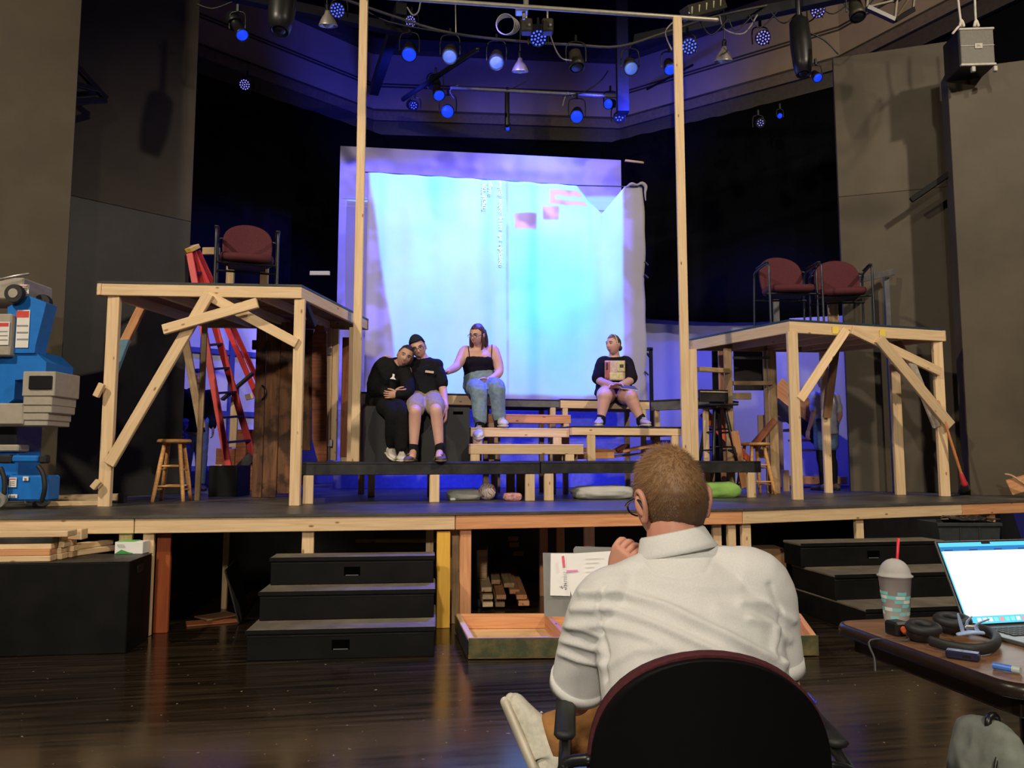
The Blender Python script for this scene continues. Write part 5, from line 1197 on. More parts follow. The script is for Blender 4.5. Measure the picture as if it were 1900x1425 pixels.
def can_light(label, px, py, Y, r, L, dirv, lens, body=CAN, group='can lights in the grid', shape='par'):
    c = W(px, py, Y); t = thing('can_light', label, 'stage light', c, 0, group); M = aim(c, dirv)
    prof = {'par': [(r * 0.4, -L), (r * 0.75, -L * 0.9), (r * 0.85, -L * 0.6), (r * 0.85, -L * 0.35), (r, -L * 0.3), (r, 0), (r * 0.94, 0), (r * 0.9, -0.02)],
            'ers': [(r * 0.7, -L), (r * 1.05, -L * 0.95), (r * 1.1, -L * 0.62), (r * 0.75, -L * 0.58), (r * 0.78, -L * 0.10), (r, -L * 0.08), (r, 0), (r * 0.92, 0), (r * 0.9, -0.02)],
            'mover': [(r * 0.5, -L), (r * 0.95, -L * 0.92), (r * 1.05, -L * 0.5), (r * 0.95, -L * 0.2), (r * 0.72, 0), (r * 0.6, 0), (r * 0.55, -0.02)]}[shape]
    bm = bmesh.new(); lathe(bm, prof, 22, M); wobj('housing', mesh_of(bm, 'h', True), body, t)
    bm = bmesh.new(); rl = prof[-1][0]; lathe(bm, [(rl, -0.015), (rl * 0.7, 0.004), (0.0005, 0.012)], 20, M); wobj('lens', mesh_of(bm, 'l', True), lens, t)
    if shape != 'mover': yoke(t, W(px, py, Y) - V(dirv).normalized() * L * 0.45, r * 1.25, r * 2.4)
    else:
        e = M @ V((0, 0, -L)); tube_obj('hanger', [e, e + V((0, 0, 0.5))], 0.03, BLK, t, 8, 1)
    return t
def scoop(label, px, py, Y, r):
    c = W(px, py, Y); t = thing('work_light', label, 'work light', c, 0, 'bell-shaped work lights'); M = Matrix.Translation(c) @ Matrix.Rotation(math.radians(18), 4, 'X')
    bm = bmesh.new(); lathe(bm, [(r * 0.22, r * 1.5), (r * 0.35, r * 1.1), (r * 0.62, r * 0.75), (r * 0.85, r * 0.35), (r, 0), (r * 1.04, -0.01), (r, -0.015), (r * 0.8, r * 0.3), (r * 0.4, r * 0.8), (0.0005, r * 0.9)], 24, M); wobj('reflector', mesh_of(bm, 'r', True), ALU, t)
    bm = bmesh.new(); bmesh.ops.create_uvsphere(bm, u_segments=14, v_segments=10, radius=r * 0.62, matrix=M @ Matrix.Translation((0, 0, r * 0.15)) @ Matrix.Diagonal((1, 1, 0.8, 1))); wobj('bulb', mesh_of(bm, 'b', True), mat('frosted_bulb', (0.6, 0.52, 0.44), 0.3), t)
    bm = bmesh.new(); lathe(bm, [(r * 0.24, r * 1.35), (r * 0.26, r * 2.0), (r * 0.1, r * 2.2)], 14, M); wobj('socket', mesh_of(bm, 's'), BLK, t)
    q = M @ V((0, 0, r * 2.2)); tube_obj('cord', [q, q + V((0, 0, 0.5))], 0.008, BLK, t, 6, 1)
    return t
FW = (0, -0.8, -0.6)
led_par('blue LED par light near the left tall post, high in the grid', 626, 19, 8.6, 0.085, (0.25, -0.85, -0.35))
led_par('dim violet LED par light right of the left tall post', 762, 40, 9.4, 0.075, (0.5, -0.7, -0.4), LEDW)
can_light('blue-lensed can light below the violet LED par', 759, 102, 9.4, 0.10, 0.26, (0.05, -0.6, -0.8), LENSB)
led_par('bright blue LED par light under the cable coil', 999, 71, 8.6, 0.10, (0.05, -0.6, -0.8))
led_par('violet LED par light at the upper right of the grid', 1416, 70, 8.8, 0.085, (-0.15, -0.85, -0.5), LEDW)
led_par('blue and violet LED par light just right of the right tall post', 1279, 86, 8.6, 0.09, (-0.2, -0.85, -0.5), LEDM)
led_par('dim violet LED par light at the top right, above the black cylinder', 1518, 20, 8.6, 0.08, (-0.2, -0.8, -0.6), LEDW)
led_par('small violet LED par light on the left back wall', 454, 157, 10.3, 0.075, (0.45, -0.8, -0.35), LEDW)
led_par('small blue LED par light at the left of the back pipe', 768, 196, 11.0, 0.075, (0.5, -0.75, -0.5), LEDM, 2)
led_par('round blue LED par light at the right end of the back pipe', 1149, 217, 11.0, 0.09, (-0.25, -0.85, -0.5), LEDM, 2)
led_par('small violet LED par light on the right back wall', 1411, 228, 11.0, 0.07, (-0.4, -0.8, -0.4), LEDW, 2)
can_light('square-faced blue flood light hanging from the back pipe', 830, 207, 11.0, 0.10, 0.22, (0, -0.85, -0.5), LENSB)
can_light('blue can light hanging right of centre on the back pipe', 1070, 217, 11.0, 0.10, 0.30, (-0.1, -0.75, -0.65), LENSB)
can_light('small blue light beside the right boom', 1128, 193, 11.2, 0.08, 0.2, (-0.5, -0.7, -0.4), LENSB)
can_light('small blue light hanging low in the middle of the back wall', 942, 239, 11.6, 0.035, 0.10, (0, -0.8, -0.5), LENSB)
can_light('small blue light beside the right black flat', 1518, 145, 9.6, 0.06, 0.2, (0, -0.7, -0.7), LENSB)
can_light('small blue light beside the violet par on the right back wall', 1447, 215, 11.0, 0.04, 0.15, (-0.3, -0.8, -0.4), LENSB)
can_light('can light with pale blue lens left of the cable coil', 834, 106, 8.9, 0.095, 0.28, (0, -0.65, -0.75), LENSP, CANB)
can_light('can light with pale blue lens directly below the cable coil', 921, 117, 8.9, 0.095, 0.28, (0, -0.65, -0.75), LENSP, CANB)
can_light('dark can light pointing down right of the bell work light', 1071, 126, 8.9, 0.095, 0.26, (0.1, -0.25, -0.95), CAN, CANB)
can_light('can light with violet lens on the right column', 1171, 128, 9.2, 0.09, 0.24, (0, -0.65, -0.75), LENSP, CANB)
can_light('bright blue light half hidden by the right tall post', 1244, 130, 8.8, 0.075, 0.22, (0, -0.6, -0.8), LENSB)
can_light('long black ellipsoidal light with blue end at the upper left', 450, 66, 8.0, 0.07, 0.46, (0.45, -0.45, -0.75), LENSB, CAN, shape='ers')
can_light('black ellipsoidal light with blue lens hanging from the boom', 815, 178, 10.4, 0.085, 0.55, (0.25, -0.55, -0.75), LENSB, CAN, shape='ers')
can_light('large black cylinder light hanging at the upper left', 519, 58, 7.0, 0.125, 0.62, (0.0, -0.18, -0.98), CAN, CAN, shape='mover')
can_light('large black cylinder light hanging at the upper right', 1491, 138, 8.2, 0.11, 0.72, (0.0, -0.12, -0.99), CAN, CAN, shape='mover')
can_light('bronze can light with pale side at the top right', 1592, 32, 8.0, 0.085, 0.24, (0.0, -0.3, -0.95), CAN, CANB)
scoop('bell-shaped work light left of the left tall post', 609, 46, 8.0, 0.10)
scoop('bell-shaped work light hanging in the middle of the grid', 965, 131, 9.0, 0.10)
scoop('bell-shaped work light right of the right tall post', 1342, 112, 9.0, 0.11)
# paired fixture bodies on the front pipe
for px, lab in ((977, 'bronze fixture body on the front pipe, left of the pair'), (1016, 'bronze fixture body on the front pipe, right of the pair')):
    t = thing('fixture_body', lab, 'stage light', W(px, 50, 8.3)); c = W(px, 50, 8.3)
    obj('casing', box_bm(0.13, 0.12, 0.16, 0.015), CANB, t, M=Matrix.Translation(c)); obj('knob', box_bm(0.03, 0.03, 0.03, 0.006), STEEL, t, M=Matrix.Translation(c + V((0.03, -0.07, -0.02)))); tube_obj('hanger', [c + V((0, 0, 0.08)), c + V((0, 0, 0.2))], 0.012, STEEL, t, 6, 1)
# strip light
t = thing('strip_light', 'multi-cell strip light at the top right of the right tall post', 'stage light', W(1303, 18, 8.2), 0)
A, B = W(1272, 26, 8.2), W(1338, 8, 8.5); beam('casing', A, B, 0.14, 0.14, CANB, t)
for k in range(5):
    c = A.lerp(B, (k + 0.5) / 5) + V((0, -0.072, -0.01)); obj('cell', box_bm(0.045, 0.01, 0.09, 0.004), mat('cell_reflector', (0.5, 0.47, 0.36), 0.4, 0.6), t, M=Matrix.Translation(c) @ Matrix.Rotation(0.12, 4, 'Y'))
# pipes
def pipe(label, pts, r, m, k=1): return tag(tube_obj('pipe', pts, r, m, None, 10, k), label, 'pipe')
pipe('long pale pipe across the top resting on the right tall post', [W(640, -10, 7.55), W(1330, 37, 7.9)], 0.024, PIPE)
pipe('dark curved pipe carrying the can lights', [W(620, -8, 8.4), W(745, 35, 8.7), W(840, 62, 8.8), W(960, 76, 8.9), W(1065, 83, 8.95), W(1150, 86, 9.0), W(1235, 60, 8.9), W(1330, 30, 8.7), W(1450, 5, 8.6)], 0.016, mat('dark_pipe', (0.10, 0.09, 0.075), 0.5, 0.4), 4)
pipe('blue-lit pipe at the back of the grid', [W(838, 163, 11.0), W(1142, 179, 11.2)], 0.026, mat('grey_pipe', (0.35, 0.35, 0.38), 0.4, 0.4))
pipe('vertical black pipe hanging behind the middle of the grid', [W(941, 166, 11.1), W(941, 232, 11.1)], 0.035, BLK)
pipe('sloping black boom at the left of the grid', [W(886, 92, 9.6), W(748, 184, 11.0)], 0.035, BLK)
pipe('thin hanging rod above the left can light', [W(845, -5, 8.8), W(846, 60, 8.8)], 0.008, STEEL)
def col(label, px, py0, py1, Y, w_, m): return tag(post('column', V((W(px, 100, Y).x, Y, 0)), W(px, py1, Y).z, W(px, py0, Y).z, w_, w_, m), label, 'column')
DKC = mat('dark_steel_column', (0.02, 0.02, 0.026), 0.5)
col('wide black steel column in the grid right of centre', 1154, -60, 210, 10.9, 0.17, DKC)
# blue-black sloping beam between the wall and grid, left
tag(beam('grid_beam', W(694, 168, 12.0), W(745, 15, 9.4), 0.14, 0.16, DKC), 'dark sloping steel beam behind the left tall post', 'beam')
tag(beam('grid_beam', W(1200, 166, 12.3), W(1286, 120, 11.5), 0.03, 0.03, BLK), 'thin black strut at the right end of the back pipe', 'beam')
# ring of dark steel above everything
tag(beam('grid_beam', W(380, -20, 8.2), W(760, 60, 9.9), 0.12, 0.12, DKC), 'dark steel beam running back at the upper left of the grid', 'beam')
tag(beam('grid_beam', W(1180, 75, 9.9), W(1640, -25, 7.8), 0.12, 0.12, DKC), 'dark steel beam running forward at the upper right of the grid', 'beam')
# cables: loops and swags
CABLE = mat('grey_cable', (0.34, 0.31, 0.30), 0.6); CABK = mat('black_cable', (0.012, 0.012, 0.013), 0.5)
bm = bmesh.new(); c = W(938, 45, 8.35)
for k in range(4):
    rx, rz_ = 0.105 + 0.008 * k, 0.125 - 0.006 * k; tube(bm, [c + V((rx * math.cos(a * PI / 9) + 0.01 * k, 0.012 * k, rz_ * math.sin(a * PI / 9))) for a in range(19)], 0.007, 6, 2)
tag(wobj('cable_coil', mesh_of(bm, 'c', True), CABLE), 'grey coil of cable hanging from the front pipe', 'cable')
t = thing('pipe_clamp', 'blue-lit clamp block on the front pipe beside the cable coil', 'clamp', W(970, 18, 8.0)); obj('block', box_bm(0.14, 0.12, 0.06, 0.01), STEEL, t, M=Matrix.Translation(W(968, 20, 7.95))); obj('jaw', box_bm(0.06, 0.06, 0.12, 0.01), STEEL, t, M=Matrix.Translation(W(976, 8, 7.95))); obj('bolt', box_bm(0.04, 0.04, 0.07, 0.008), STEEL, t, M=Matrix.Translation(W(972, 30, 7.95)))
sw = [([(660, 5), (720, 40), (850, 64), (930, 75)], 8.7, 'black cable swag along the left of the curved pipe'), ([(1020, 62), (1030, 90), (1042, 108), (1060, 112)], 8.8, 'thin cable loop right of the bright blue LED par'), ([(1128, 132), (1112, 152), (1080, 172), (1045, 178)], 10.6, 'black cable swag below the dark can light'), ([(980, 128), (978, 148), (955, 162), (940, 166)], 10.2, 'black cable from the bell light to the back pipe'), ([(1335, 30), (1345, 55), (1380, 62), (1405, 28)], 8.6, 'thin cable swag above the right bell work light'), ([(1250, 40), (1235, 60), (1246, 92)], 8.6, 'blue-lit cable beside the right tall post'), ([(1062, 178), (1052, 172), (1044, 196)], 11.0, 'short cable loop on the back pipe'), ([(850, 158), (835, 168), (842, 182)], 11.0, 'short cable loop at the left of the back pipe'), ([(780, 5), (776, 22), (766, 28), (756, 14)], 8.6, 'grey cable loop above the dim violet LED par'), ([(366, 8), (395, 16), (430, 4)], 7.9, 'black cable bundle at the top of the left flat'), ([(1500, 60), (1530, 75), (1555, 100)], 8.3, 'black cable from the right cylinder light to the flat')]
for pts, Y, lab in sw: tag(tube_obj('cable', [W(x, y, Y) for x, y in pts], 0.009, CABK if 'black' in lab else CABLE, None, 6, 5), lab, 'cable')
random.seed(11)
for k in range(7):
    x = 1300 + k * 45; pts = [(x + random.uniform(-8, 8), 40 - k * 6), (x + 20, 62 - k * 7 + random.uniform(-6, 10)), (x + 52, 34 - k * 6)]
    tag(tube_obj('cable', [W(a, b_, 8.5) for a, b_ in pts], 0.008, CABK, None, 6, 5), 'black cable swag on the upper right grid beam, %s from the right tall post' % ['first', 'second', 'third', 'fourth', 'fifth', 'sixth', 'seventh'][k], 'cable', 'cables along the upper right beam')
# truss top right
t = thing('truss', 'black box truss section at the top right of the picture', 'truss', W(1645, 15, 7.6))
c = [W(1608, 14, 7.4), W(1660, 38, 7.4), W(1694, 18, 7.7), W(1640, -12, 7.7), W(1612, -22, 7.4), W(1664, 0, 7.4), W(1698, -20, 7.7)]
for i, j in ((0, 1), (1, 2), (4, 5), (5, 6)): beam('chord', c[i], c[j], 0.05, 0.05, BLK, t)
for i, j in ((0, 4), (1, 5), (2, 6), (0, 5), (1, 6)): beam('lacing', c[i], c[j], 0.025, 0.025, mat('truss_bronze', (0.12, 0.09, 0.05), 0.5), t)
# speaker with straps
SPK = mat('speaker_grille', (0.16, 0.15, 0.13), 0.7, noise_amt=0.2, scale=200); SPKE = mat('speaker_trim', (0.42, 0.39, 0.33), 0.5)
c = W(1812, 88, 8.0); t = thing('loudspeaker', 'grey loudspeaker hanging on white straps above the right flat', 'loudspeaker', c, -0.06)
hw, hh = 0.185, 0.215
lobj('cabinet', box_bm(hw * 2, 0.34, hh * 2, 0.01, c=(0, 0.17, 0)), BLK, t); lobj('grille', box_bm(hw * 1.9, 0.02, hh * 1.84, 0.006, c=(0, -0.008, 0)), SPK, t)
lobj('top_trim', box_bm(hw * 2, 0.03, 0.025, 0.004, c=(0, -0.012, hh - 0.012)), SPKE, t); lobj('bottom_trim', box_bm(hw * 2, 0.03, 0.025, 0.004, c=(0, -0.012, -hh + 0.012)), SPKE, t); lobj('middle_trim', box_bm(hw * 1.9, 0.006, 0.008, 0.001, c=(0, -0.021, 0.01)), SPKE, t)
bd = lobj('badge', box_bm(0.08, 0.006, 0.06, 0.002, c=(0.01, -0.024, 0.005)), SPKE, t); o = text_obj('badge_letters', 'JBL', 0.036, MW[t] @ Matrix.Translation((0.01, -0.0275, 0.005)) @ Matrix.Rotation(PI / 2, 4, 'X'), BLK, bd)
for x in (-0.13, 0.10): lobj('foot_bracket', box_bm(0.04, 0.04, 0.06, 0.006, c=(x + 0.08, -0.0, -hh - 0.035)), SPKE, t)
STRAP = mat('white_strap', (0.62, 0.56, 0.48), 0.8)
for px0, px1, lab in ((1776, 1784, 'x'), (1808, 1811, 'y')):
    tube_obj('strap', [W(px0, -20, 8.0), W((px0 + px1) / 2, 20, 8.0), W(px1, 50, 8.02)], 0.012, STRAP, t, 8, 3); tube_obj('knot', [W(px1 - 3, 48, 8.0), W(px1, 38, 8.0), W(px1 + 4, 48, 8.0)], 0.016, STRAP, t, 8, 3)
tube_obj('strap_tail', [W(1778, 50, 8.0), W(1768, 62, 8.0)], 0.013, STRAP, t, 6, 1)
# ================================================================ PEOPLE
def skin_mat(name, c):
    m, n, l, b = nt(name); b.inputs['Roughness'].default_value = 0.5; b.inputs['Specular IOR Level'].default_value = 0.35
    tc = n.new('ShaderNodeTexCoord'); nz = n.new('ShaderNodeTexNoise'); nz.inputs['Scale'].default_value = 9; nz.inputs['Detail'].default_value = 4; l.new(tc.outputs['Object'], nz.inputs['Vector'])
    r = n.new('ShaderNodeValToRGB'); r.color_ramp.elements[0].position = 0.3; r.color_ramp.elements[1].position = 0.7
    r.color_ramp.elements[0].color = c4((c[0] * 0.92, c[1] * 0.80, c[2] * 0.78)); r.color_ramp.elements[1].color = c4(c); l.new(nz.outputs['Fac'], r.inputs['Fac']); l.new(r.outputs[0], b.inputs['Base Color'])
    b.inputs['Subsurface Weight'].default_value = 0.08; b.inputs['Subsurface Radius'].default_value = (0.012, 0.005, 0.003)
    return m
SK_PALE = skin_mat('skin_pale', (0.66, 0.40, 0.31)); SK_MID = skin_mat('skin_mid', (0.56, 0.33, 0.24)); SK_RED = skin_mat('skin_ruddy', (0.62, 0.31, 0.22))
LIP = mat('lips', (0.42, 0.15, 0.14), 0.5); EYEW = mat('eye_white', (0.75, 0.72, 0.70), 0.3); EYED = mat('eye_dark', (0.02, 0.015, 0.01), 0.2)
def fabric(name, c, amt=0.12, scale=40, rough=0.9): return mat(name, c, rough, noise_amt=amt, scale=scale, bump=0.15, spec=0.15)
def ortho(f, u):
    f = V(f).normalized(); u = V(u); r = f.cross(u).normalized(); u = r.cross(f).normalized(); return r, f, u
def head_geo(n=44, m=34):
    """unit head: x right, y forward, z up; returns function giving shaped point for unit sphere point"""
    def g(x, z, cx, cz, sx, sz): return math.exp(-((x - cx) / sx) ** 2 - ((z - cz) / sz) ** 2)
    def shape(p):
        x, y, z = p
        X, Y_, Z_ = 0.074 * x, 0.096 * y, 0.116 * z
        t = max(0.0, -z - 0.05)
        X *= 1 - 0.30 * t ** 1.4
        if y > 0: Y_ *= 1 - 0.10 * t ** 2
        else:
            Y_ *= 1 - 0.42 * min(1, t * 1.2)
        if z > 0.1: X *= 1 + 0.02 * z
        if y > 0.2:
            fy = min(1, (y - 0.2) / 0.4)
            Y_ += fy * (0.020 * g(x, z, 0, -0.20, 0.16, 0.13) + 0.010 * g(x, z, 0, 0.0, 0.11, 0.20) - 0.009 * g(abs(x), z, 0.40, 0.07, 0.22, 0.13) + 0.005 * g(abs(x), z, 0.35, 0.24, 0.35, 0.08)
                        + 0.006 * g(x, z, 0, -0.50, 0.26, 0.05) + 0.005 * g(x, z, 0, -0.60, 0.22, 0.05) - 0.003 * g(x, z, 0, -0.55, 0.3, 0.02) + 0.008 * g(x, z, 0, -0.88, 0.30, 0.14) + 0.004 * g(abs(x), z, 0.5, -0.25, 0.2, 0.2))
        return V((X, Y_, Z_))
    return shape
HSHAPE = head_geo()
def sph_grid(bm, fn, n, m, M):
    rows = []
    for j in range(1, m):
        b_ = -PI / 2 + PI * j / m
        rows.append([bm.verts.new(M @ fn((math.cos(b_) * math.sin(2 * PI * i / n), math.cos(b_) * math.cos(2 * PI * i / n), math.sin(b_)))) for i in range(n)])
    lo = bm.verts.new(M @ fn((0, 0, -1))); hi = bm.verts.new(M @ fn((0, 0, 1)))
    for a, b_ in zip(rows, rows[1:]):
        for i in range(n): bm.faces.new((a[i], b_[i], b_[(i + 1) % n], a[(i + 1) % n]))
    for i in range(n):
        bm.faces.new((lo, rows[0][i], rows[0][(i + 1) % n])); bm.faces.new((hi, rows[-1][(i + 1) % n], rows[-1][i]))
def ellipsoid(bm, M, n=12, m=8): bmesh.ops.create_uvsphere(bm, u_segments=n, v_segments=m, radius=1.0, matrix=M)
def head_matrix(c, f, u, s=1.0):
    r, f, u = ortho(f, u); M = Matrix((r, f, u)).transposed().to_4x4(); M.translation = V(c); return M @ Matrix.Scale(s, 4)
def add_head(bm, M):
    sph_grid(bm, HSHAPE, 44, 34, M)
    for s in (-1, 1):
        E = M @ Matrix.Translation((s * 0.073, -0.008, -0.005)) @ Matrix.Rotation(s * -0.35, 4, 'Z')
        ellipsoid(bm, E @ Matrix.Diagonal((0.008, 0.019, 0.031, 1)), 12, 8); ellipsoid(bm, E @ Matrix.Translation((s * 0.006, -0.008, 0.006)) @ Matrix.Diagonal((0.006, 0.012, 0.022, 1)), 10, 8)
def face_parts(t, M, brow, closed=False, skin=None, glasses=None, look=0.0):
    for s in (-1, 1):
        bm = bmesh.new(); ellipsoid(bm, M @ Matrix.Translation((s * 0.030, 0.0785, 0.008)) @ Matrix.Diagonal((0.0135, 0.008, 0.0065, 1)), 12, 8); e = wobj('eye', mesh_of(bm, 'e', True), EYEW, t)
        bm = bmesh.new(); ellipsoid(bm, M @ Matrix.Translation((s * 0.030 + look, 0.0835, 0.007)) @ Matrix.Diagonal((0.0058, 0.005, 0.0058, 1)), 10, 8); wobj('iris', mesh_of(bm, 'i', True), EYED, e)
        bm = bmesh.new(); tube(bm, [M @ V((s * 0.014, 0.088, 0.010)), M @ V((s * 0.030, 0.0895, 0.0155)), M @ V((s * 0.046, 0.079, 0.011))], 0.0022, 6, 3); wobj('eyelashes', mesh_of(bm, 'l', True), EYED, e)
        bm = bmesh.new(); tube(bm, [M @ V((s * 0.012, 0.094, 0.026)), M @ V((s * 0.032, 0.090, 0.033)), M @ V((s * 0.052, 0.076, 0.027))], [0.0028, 0.0036, 0.0018], 6, 3); wobj('eyebrow', mesh_of(bm, 'b', True), brow, t)
    bm = bmesh.new(); tube(bm, [M @ V((-0.024, 0.080, -0.061)), M @ V((-0.008, 0.0915, -0.0585)), M @ V((0.008, 0.0915, -0.0585)), M @ V((0.024, 0.080, -0.061))], [(0.002, 0.002), (0.005, 0.004), (0.005, 0.004), (0.002, 0.002)], 8, 3); wobj('upper_lip', mesh_of(bm, 'm', True), LIP, t)
    bm = bmesh.new(); tube(bm, [M @ V((-0.020, 0.080, -0.064)), M @ V((0, 0.0915, -0.069)), M @ V((0.020, 0.080, -0.064))], [(0.002, 0.002), (0.006, 0.005), (0.002, 0.002)], 8, 3); wobj('lower_lip', mesh_of(bm, 'm', True), LIP, t)
    if glasses:
        gl = bmesh.new()
        for s in (-1, 1): tube(gl, [M @ V((s * 0.032 + 0.024 * math.cos(a * PI / 8), 0.103, 0.004 + 0.019 * math.sin(a * PI / 8))) for a in range(17)], 0.0022, 6, 1)
        tube(gl, [M @ V((-0.009, 0.104, 0.008)), M @ V((0.009, 0.104, 0.008))], 0.0022, 6, 1)
        for s in (-1, 1): tube(gl, [M @ V((s * 0.056, 0.102, 0.008)), M @ V((s * 0.075, 0.05, 0.012)), M @ V((s * 0.079, -0.01, 0.012))], 0.002, 6, 2)
        o = wobj('glasses', mesh_of(gl, 'g', True), glasses, t); o['label'] = 'thin-framed glasses'
def hair_cap(t, M, m, front=0.34, low=-0.45, s=(1.10, 1.10, 1.09), off=(0, -0.006, 0.004), name='hair', back_low=None, lump=0.05, seed=0):
    """shell over the skull; removed where the face is"""
    bm = bmesh.new(); 
    def fn(p):
        x, y, z = p; q = HSHAPE(p)
        k = 1 + lump * noise.noise(V((x * 4 + seed, y * 4, z * 4)))
        return V((q.x * s[0] * k + off[0], q.y * s[1] * k + off[1], q.z * s[2] * k + off[2]))
    n_, m_ = 40, 30; rows = []
    for j in range(1, m_ + 1):
        b_ = -PI / 2 + PI * j / m_; r = []
        for i in range(n_):
            p = (math.cos(b_) * math.sin(2 * PI * i / n_), math.cos(b_) * math.cos(2 * PI * i / n_), math.sin(b_))
            side = abs(p[0]); lim = low if p[1] < 0 else (low + (front - low) * min(1, p[1] / 0.55))
            if p[1] > -0.25 and side > 0.55: lim = max(lim, 0.02)
            r.append((bm.verts.new(M @ fn(p)), p[2] > lim))
        rows.append(r)
    for a, b_ in zip(rows, rows[1:]):
        for i in range(n_):
            q = (a[i], b_[i], b_[(i + 1) % n_], a[(i + 1) % n_])
            if all(k for _, k in q): bm.faces.new([v for v, _ in q])
    for v in list(bm.verts):
        if not v.link_faces: bm.verts.remove(v)
    bmesh.ops.recalc_face_normals(bm, faces=bm.faces)
    o = wobj(name, mesh_of(bm, name, True), m, t); sm = o.modifiers.new('s', 'SOLIDIFY'); sm.thickness = 0.012; sm.offset = -1
    return o
def hand(bm, wrist, d, nrm, across, curl=0.5, s=1.0, thumb=1, spread=0.12):
    """palm + four fingers + thumb. nrm: palm side, across: towards the thumb side"""
    d = V(d).normalized(); across = V(across); across = (across - d * across.dot(d)).normalized(); nrm = d.cross(across) if d.cross(across).dot(V(nrm)) > 0 else -d.cross(across)
    w0 = V(wrist)
    tube(bm, [w0 - d * 0.02 * s, w0 + d * 0.015 * s, w0 + d * 0.05 * s, w0 + d * 0.085 * s], [(0.026 * s, 0.019 * s), (0.030 * s, 0.018 * s), (0.040 * s, 0.015 * s), (0.039 * s, 0.012 * s)], 12, 3, side=across)
    for i, (o, L) in enumerate(((0.029, 0.070), (0.010, 0.079), (-0.010, 0.073), (-0.029, 0.058))):
        p = w0 + d * 0.082 * s + across * o * s; dd = (d + across * spread * o / 0.03).normalized(); pts = [p - dd * 0.02 * s]; ang = curl * 0.5
        pts.append(p)
        for f, c in ((0.42, 1.0), (0.32, 1.1), (0.26, 0.8)):
            q = dd * math.cos(ang) + nrm * math.sin(ang); p = p + q * (L * f * s); pts.append(p); ang += curl * c
        tube(bm, pts, [0.0095 * s, 0.0095 * s, 0.0090 * s, 0.0083 * s, 0.0070 * s], 8, 3)
    p = w0 + d * 0.02 * s + across * 0.026 * s; a = (d * 0.75 + across * 0.6 + nrm * 0.35).normalized()
    tube(bm, [p, p + a * 0.035 * s, p + a * 0.035 * s + (a * 0.6 + d * 0.6 + nrm * 0.3 * curl).normalized() * 0.032 * s, p + a * 0.035 * s + (a * 0.4 + d * 0.8 + nrm * 0.5 * curl).normalized() * 0.058 * s], [0.014 * s, 0.0115 * s, 0.010 * s, 0.008 * s], 8, 3)
def add_limb(bm, pts, rad, side=None, n=14, caps='round'): tube(bm, pts, rad, n, 5, side, caps)
def torso_rings(pel, mid, ch, nk, side, w):
    """w: list of (half width, half depth) at pelvis, waist, chest, shoulder, neck base"""
    P = [V(pel) + (V(pel) - V(mid)).normalized() * 0.05, V(pel), V(mid), V(ch), V(ch).lerp(V(nk), 0.62), V(nk)]
    return P, [(w[0][0] * 0.85, w[0][1] * 0.9)] + [w[0], w[1], w[2], w[3], w[4]]
def torso_top(b, pel, mid, ch, nk, side, w, neck=0.90):
    P = [V(pel) + (V(pel) - V(mid)).normalized() * 0.04, V(pel), V(mid), V(ch), V(ch).lerp(V(nk), 0.55), V(ch).lerp(V(nk), neck)]
    tube(b, P, [w[0], w[0], w[1], w[2], w[3], w[4]], 18, 5, side, 'flat')
def wrinkle(me, amp, freq, seed=0, stretch=(1, 1, 1)):
    me.calc_loop_triangles() if False else None
    nrm = [v.normal.copy() for v in me.vertices]
    for v, n_ in zip(me.vertices, nrm):
        p = V((v.co.x * freq * stretch[0], v.co.y * freq * stretch[1], v.co.z * freq * stretch[2] + seed))
        v.co += n_ * amp * (noise.noise(p) + 0.5 * (1 - 2 * abs(noise.noise(p * 1.9 + V((3, 1, 7))))))
    me.update()
def join_into(me, bm2):
    """append an un-remeshed bmesh (head, hands) to the remeshed body mesh: one object"""
    bm = bmesh.new(); bm.from_mesh(me); tmp = bpy.data.meshes.new('t'); bm2.normal_update(); bmesh.ops.recalc_face_normals(bm2, faces=bm2.faces); bm2.to_mesh(tmp); bm2.free(); bm.from_mesh(tmp); bpy.data.meshes.remove(tmp)
    bm.to_mesh(me); bm.free(); me.polygons.foreach_set('use_smooth', [True] * len(me.polygons)); return me
def shoe(t, heel, toe, up, m, sole, w=0.046, h=0.085, name='shoe', collar=True):
    heel, toe = V(heel), V(toe); d = (toe - heel); L = d.length; d.normalize(); r = d.cross(V(up)).normalized(); u = r.cross(d).normalized()
    S_ = [(0.0, 0.62, 0.70), (0.06, 0.78, 0.95), (0.22, 0.80, 1.0), (0.42, 0.82, 0.86), (0.62, 0.98, 0.66), (0.80, 1.0, 0.52), (0.94, 0.80, 0.42), (1.0, 0.45, 0.28)]
    bm = bmesh.new(); tube(bm, [heel + d * (L * a) + u * (0.012 + h * c * 0.45) for a, b_, c in S_], [(w * b_, h * c * 0.5) for a, b_, c in S_], 16, 3, side=r)
    o = wobj(name, mesh_of(bm, name, True), m, t)
    bm = bmesh.new(); tube(bm, [heel + d * (L * a) + u * 0.008 for a, b_, c in S_], [(w * b_ * 1.07, 0.013) for a, b_, c in S_], 16, 3, side=r); wobj('sole', mesh_of(bm, 'sole', True), sole, o)
    bm = bmesh.new()
    for k in range(4):
        a = 0.40 + 0.08 * k; hh = h * (0.92 - 0.09 * k); c = heel + d * (L * a) + u * (0.012 + hh * 0.98); tube(bm, [c - r * w * 0.42, c + u * 0.004, c + r * w * 0.42], 0.0028, 5, 2)
    wobj('laces', mesh_of(bm, 'laces', True), sole, o)
    return o
WSHOE = mat('off_white_shoe', (0.62, 0.58, 0.50), 0.6); WSOLE = mat('white_sole', (0.66, 0.62, 0.54), 0.6); BSHOE = mat('brown_sandal', (0.10, 0.07, 0.05), 0.7); SOCK = fabric('black_sock', (0.012, 0.012, 0.014))

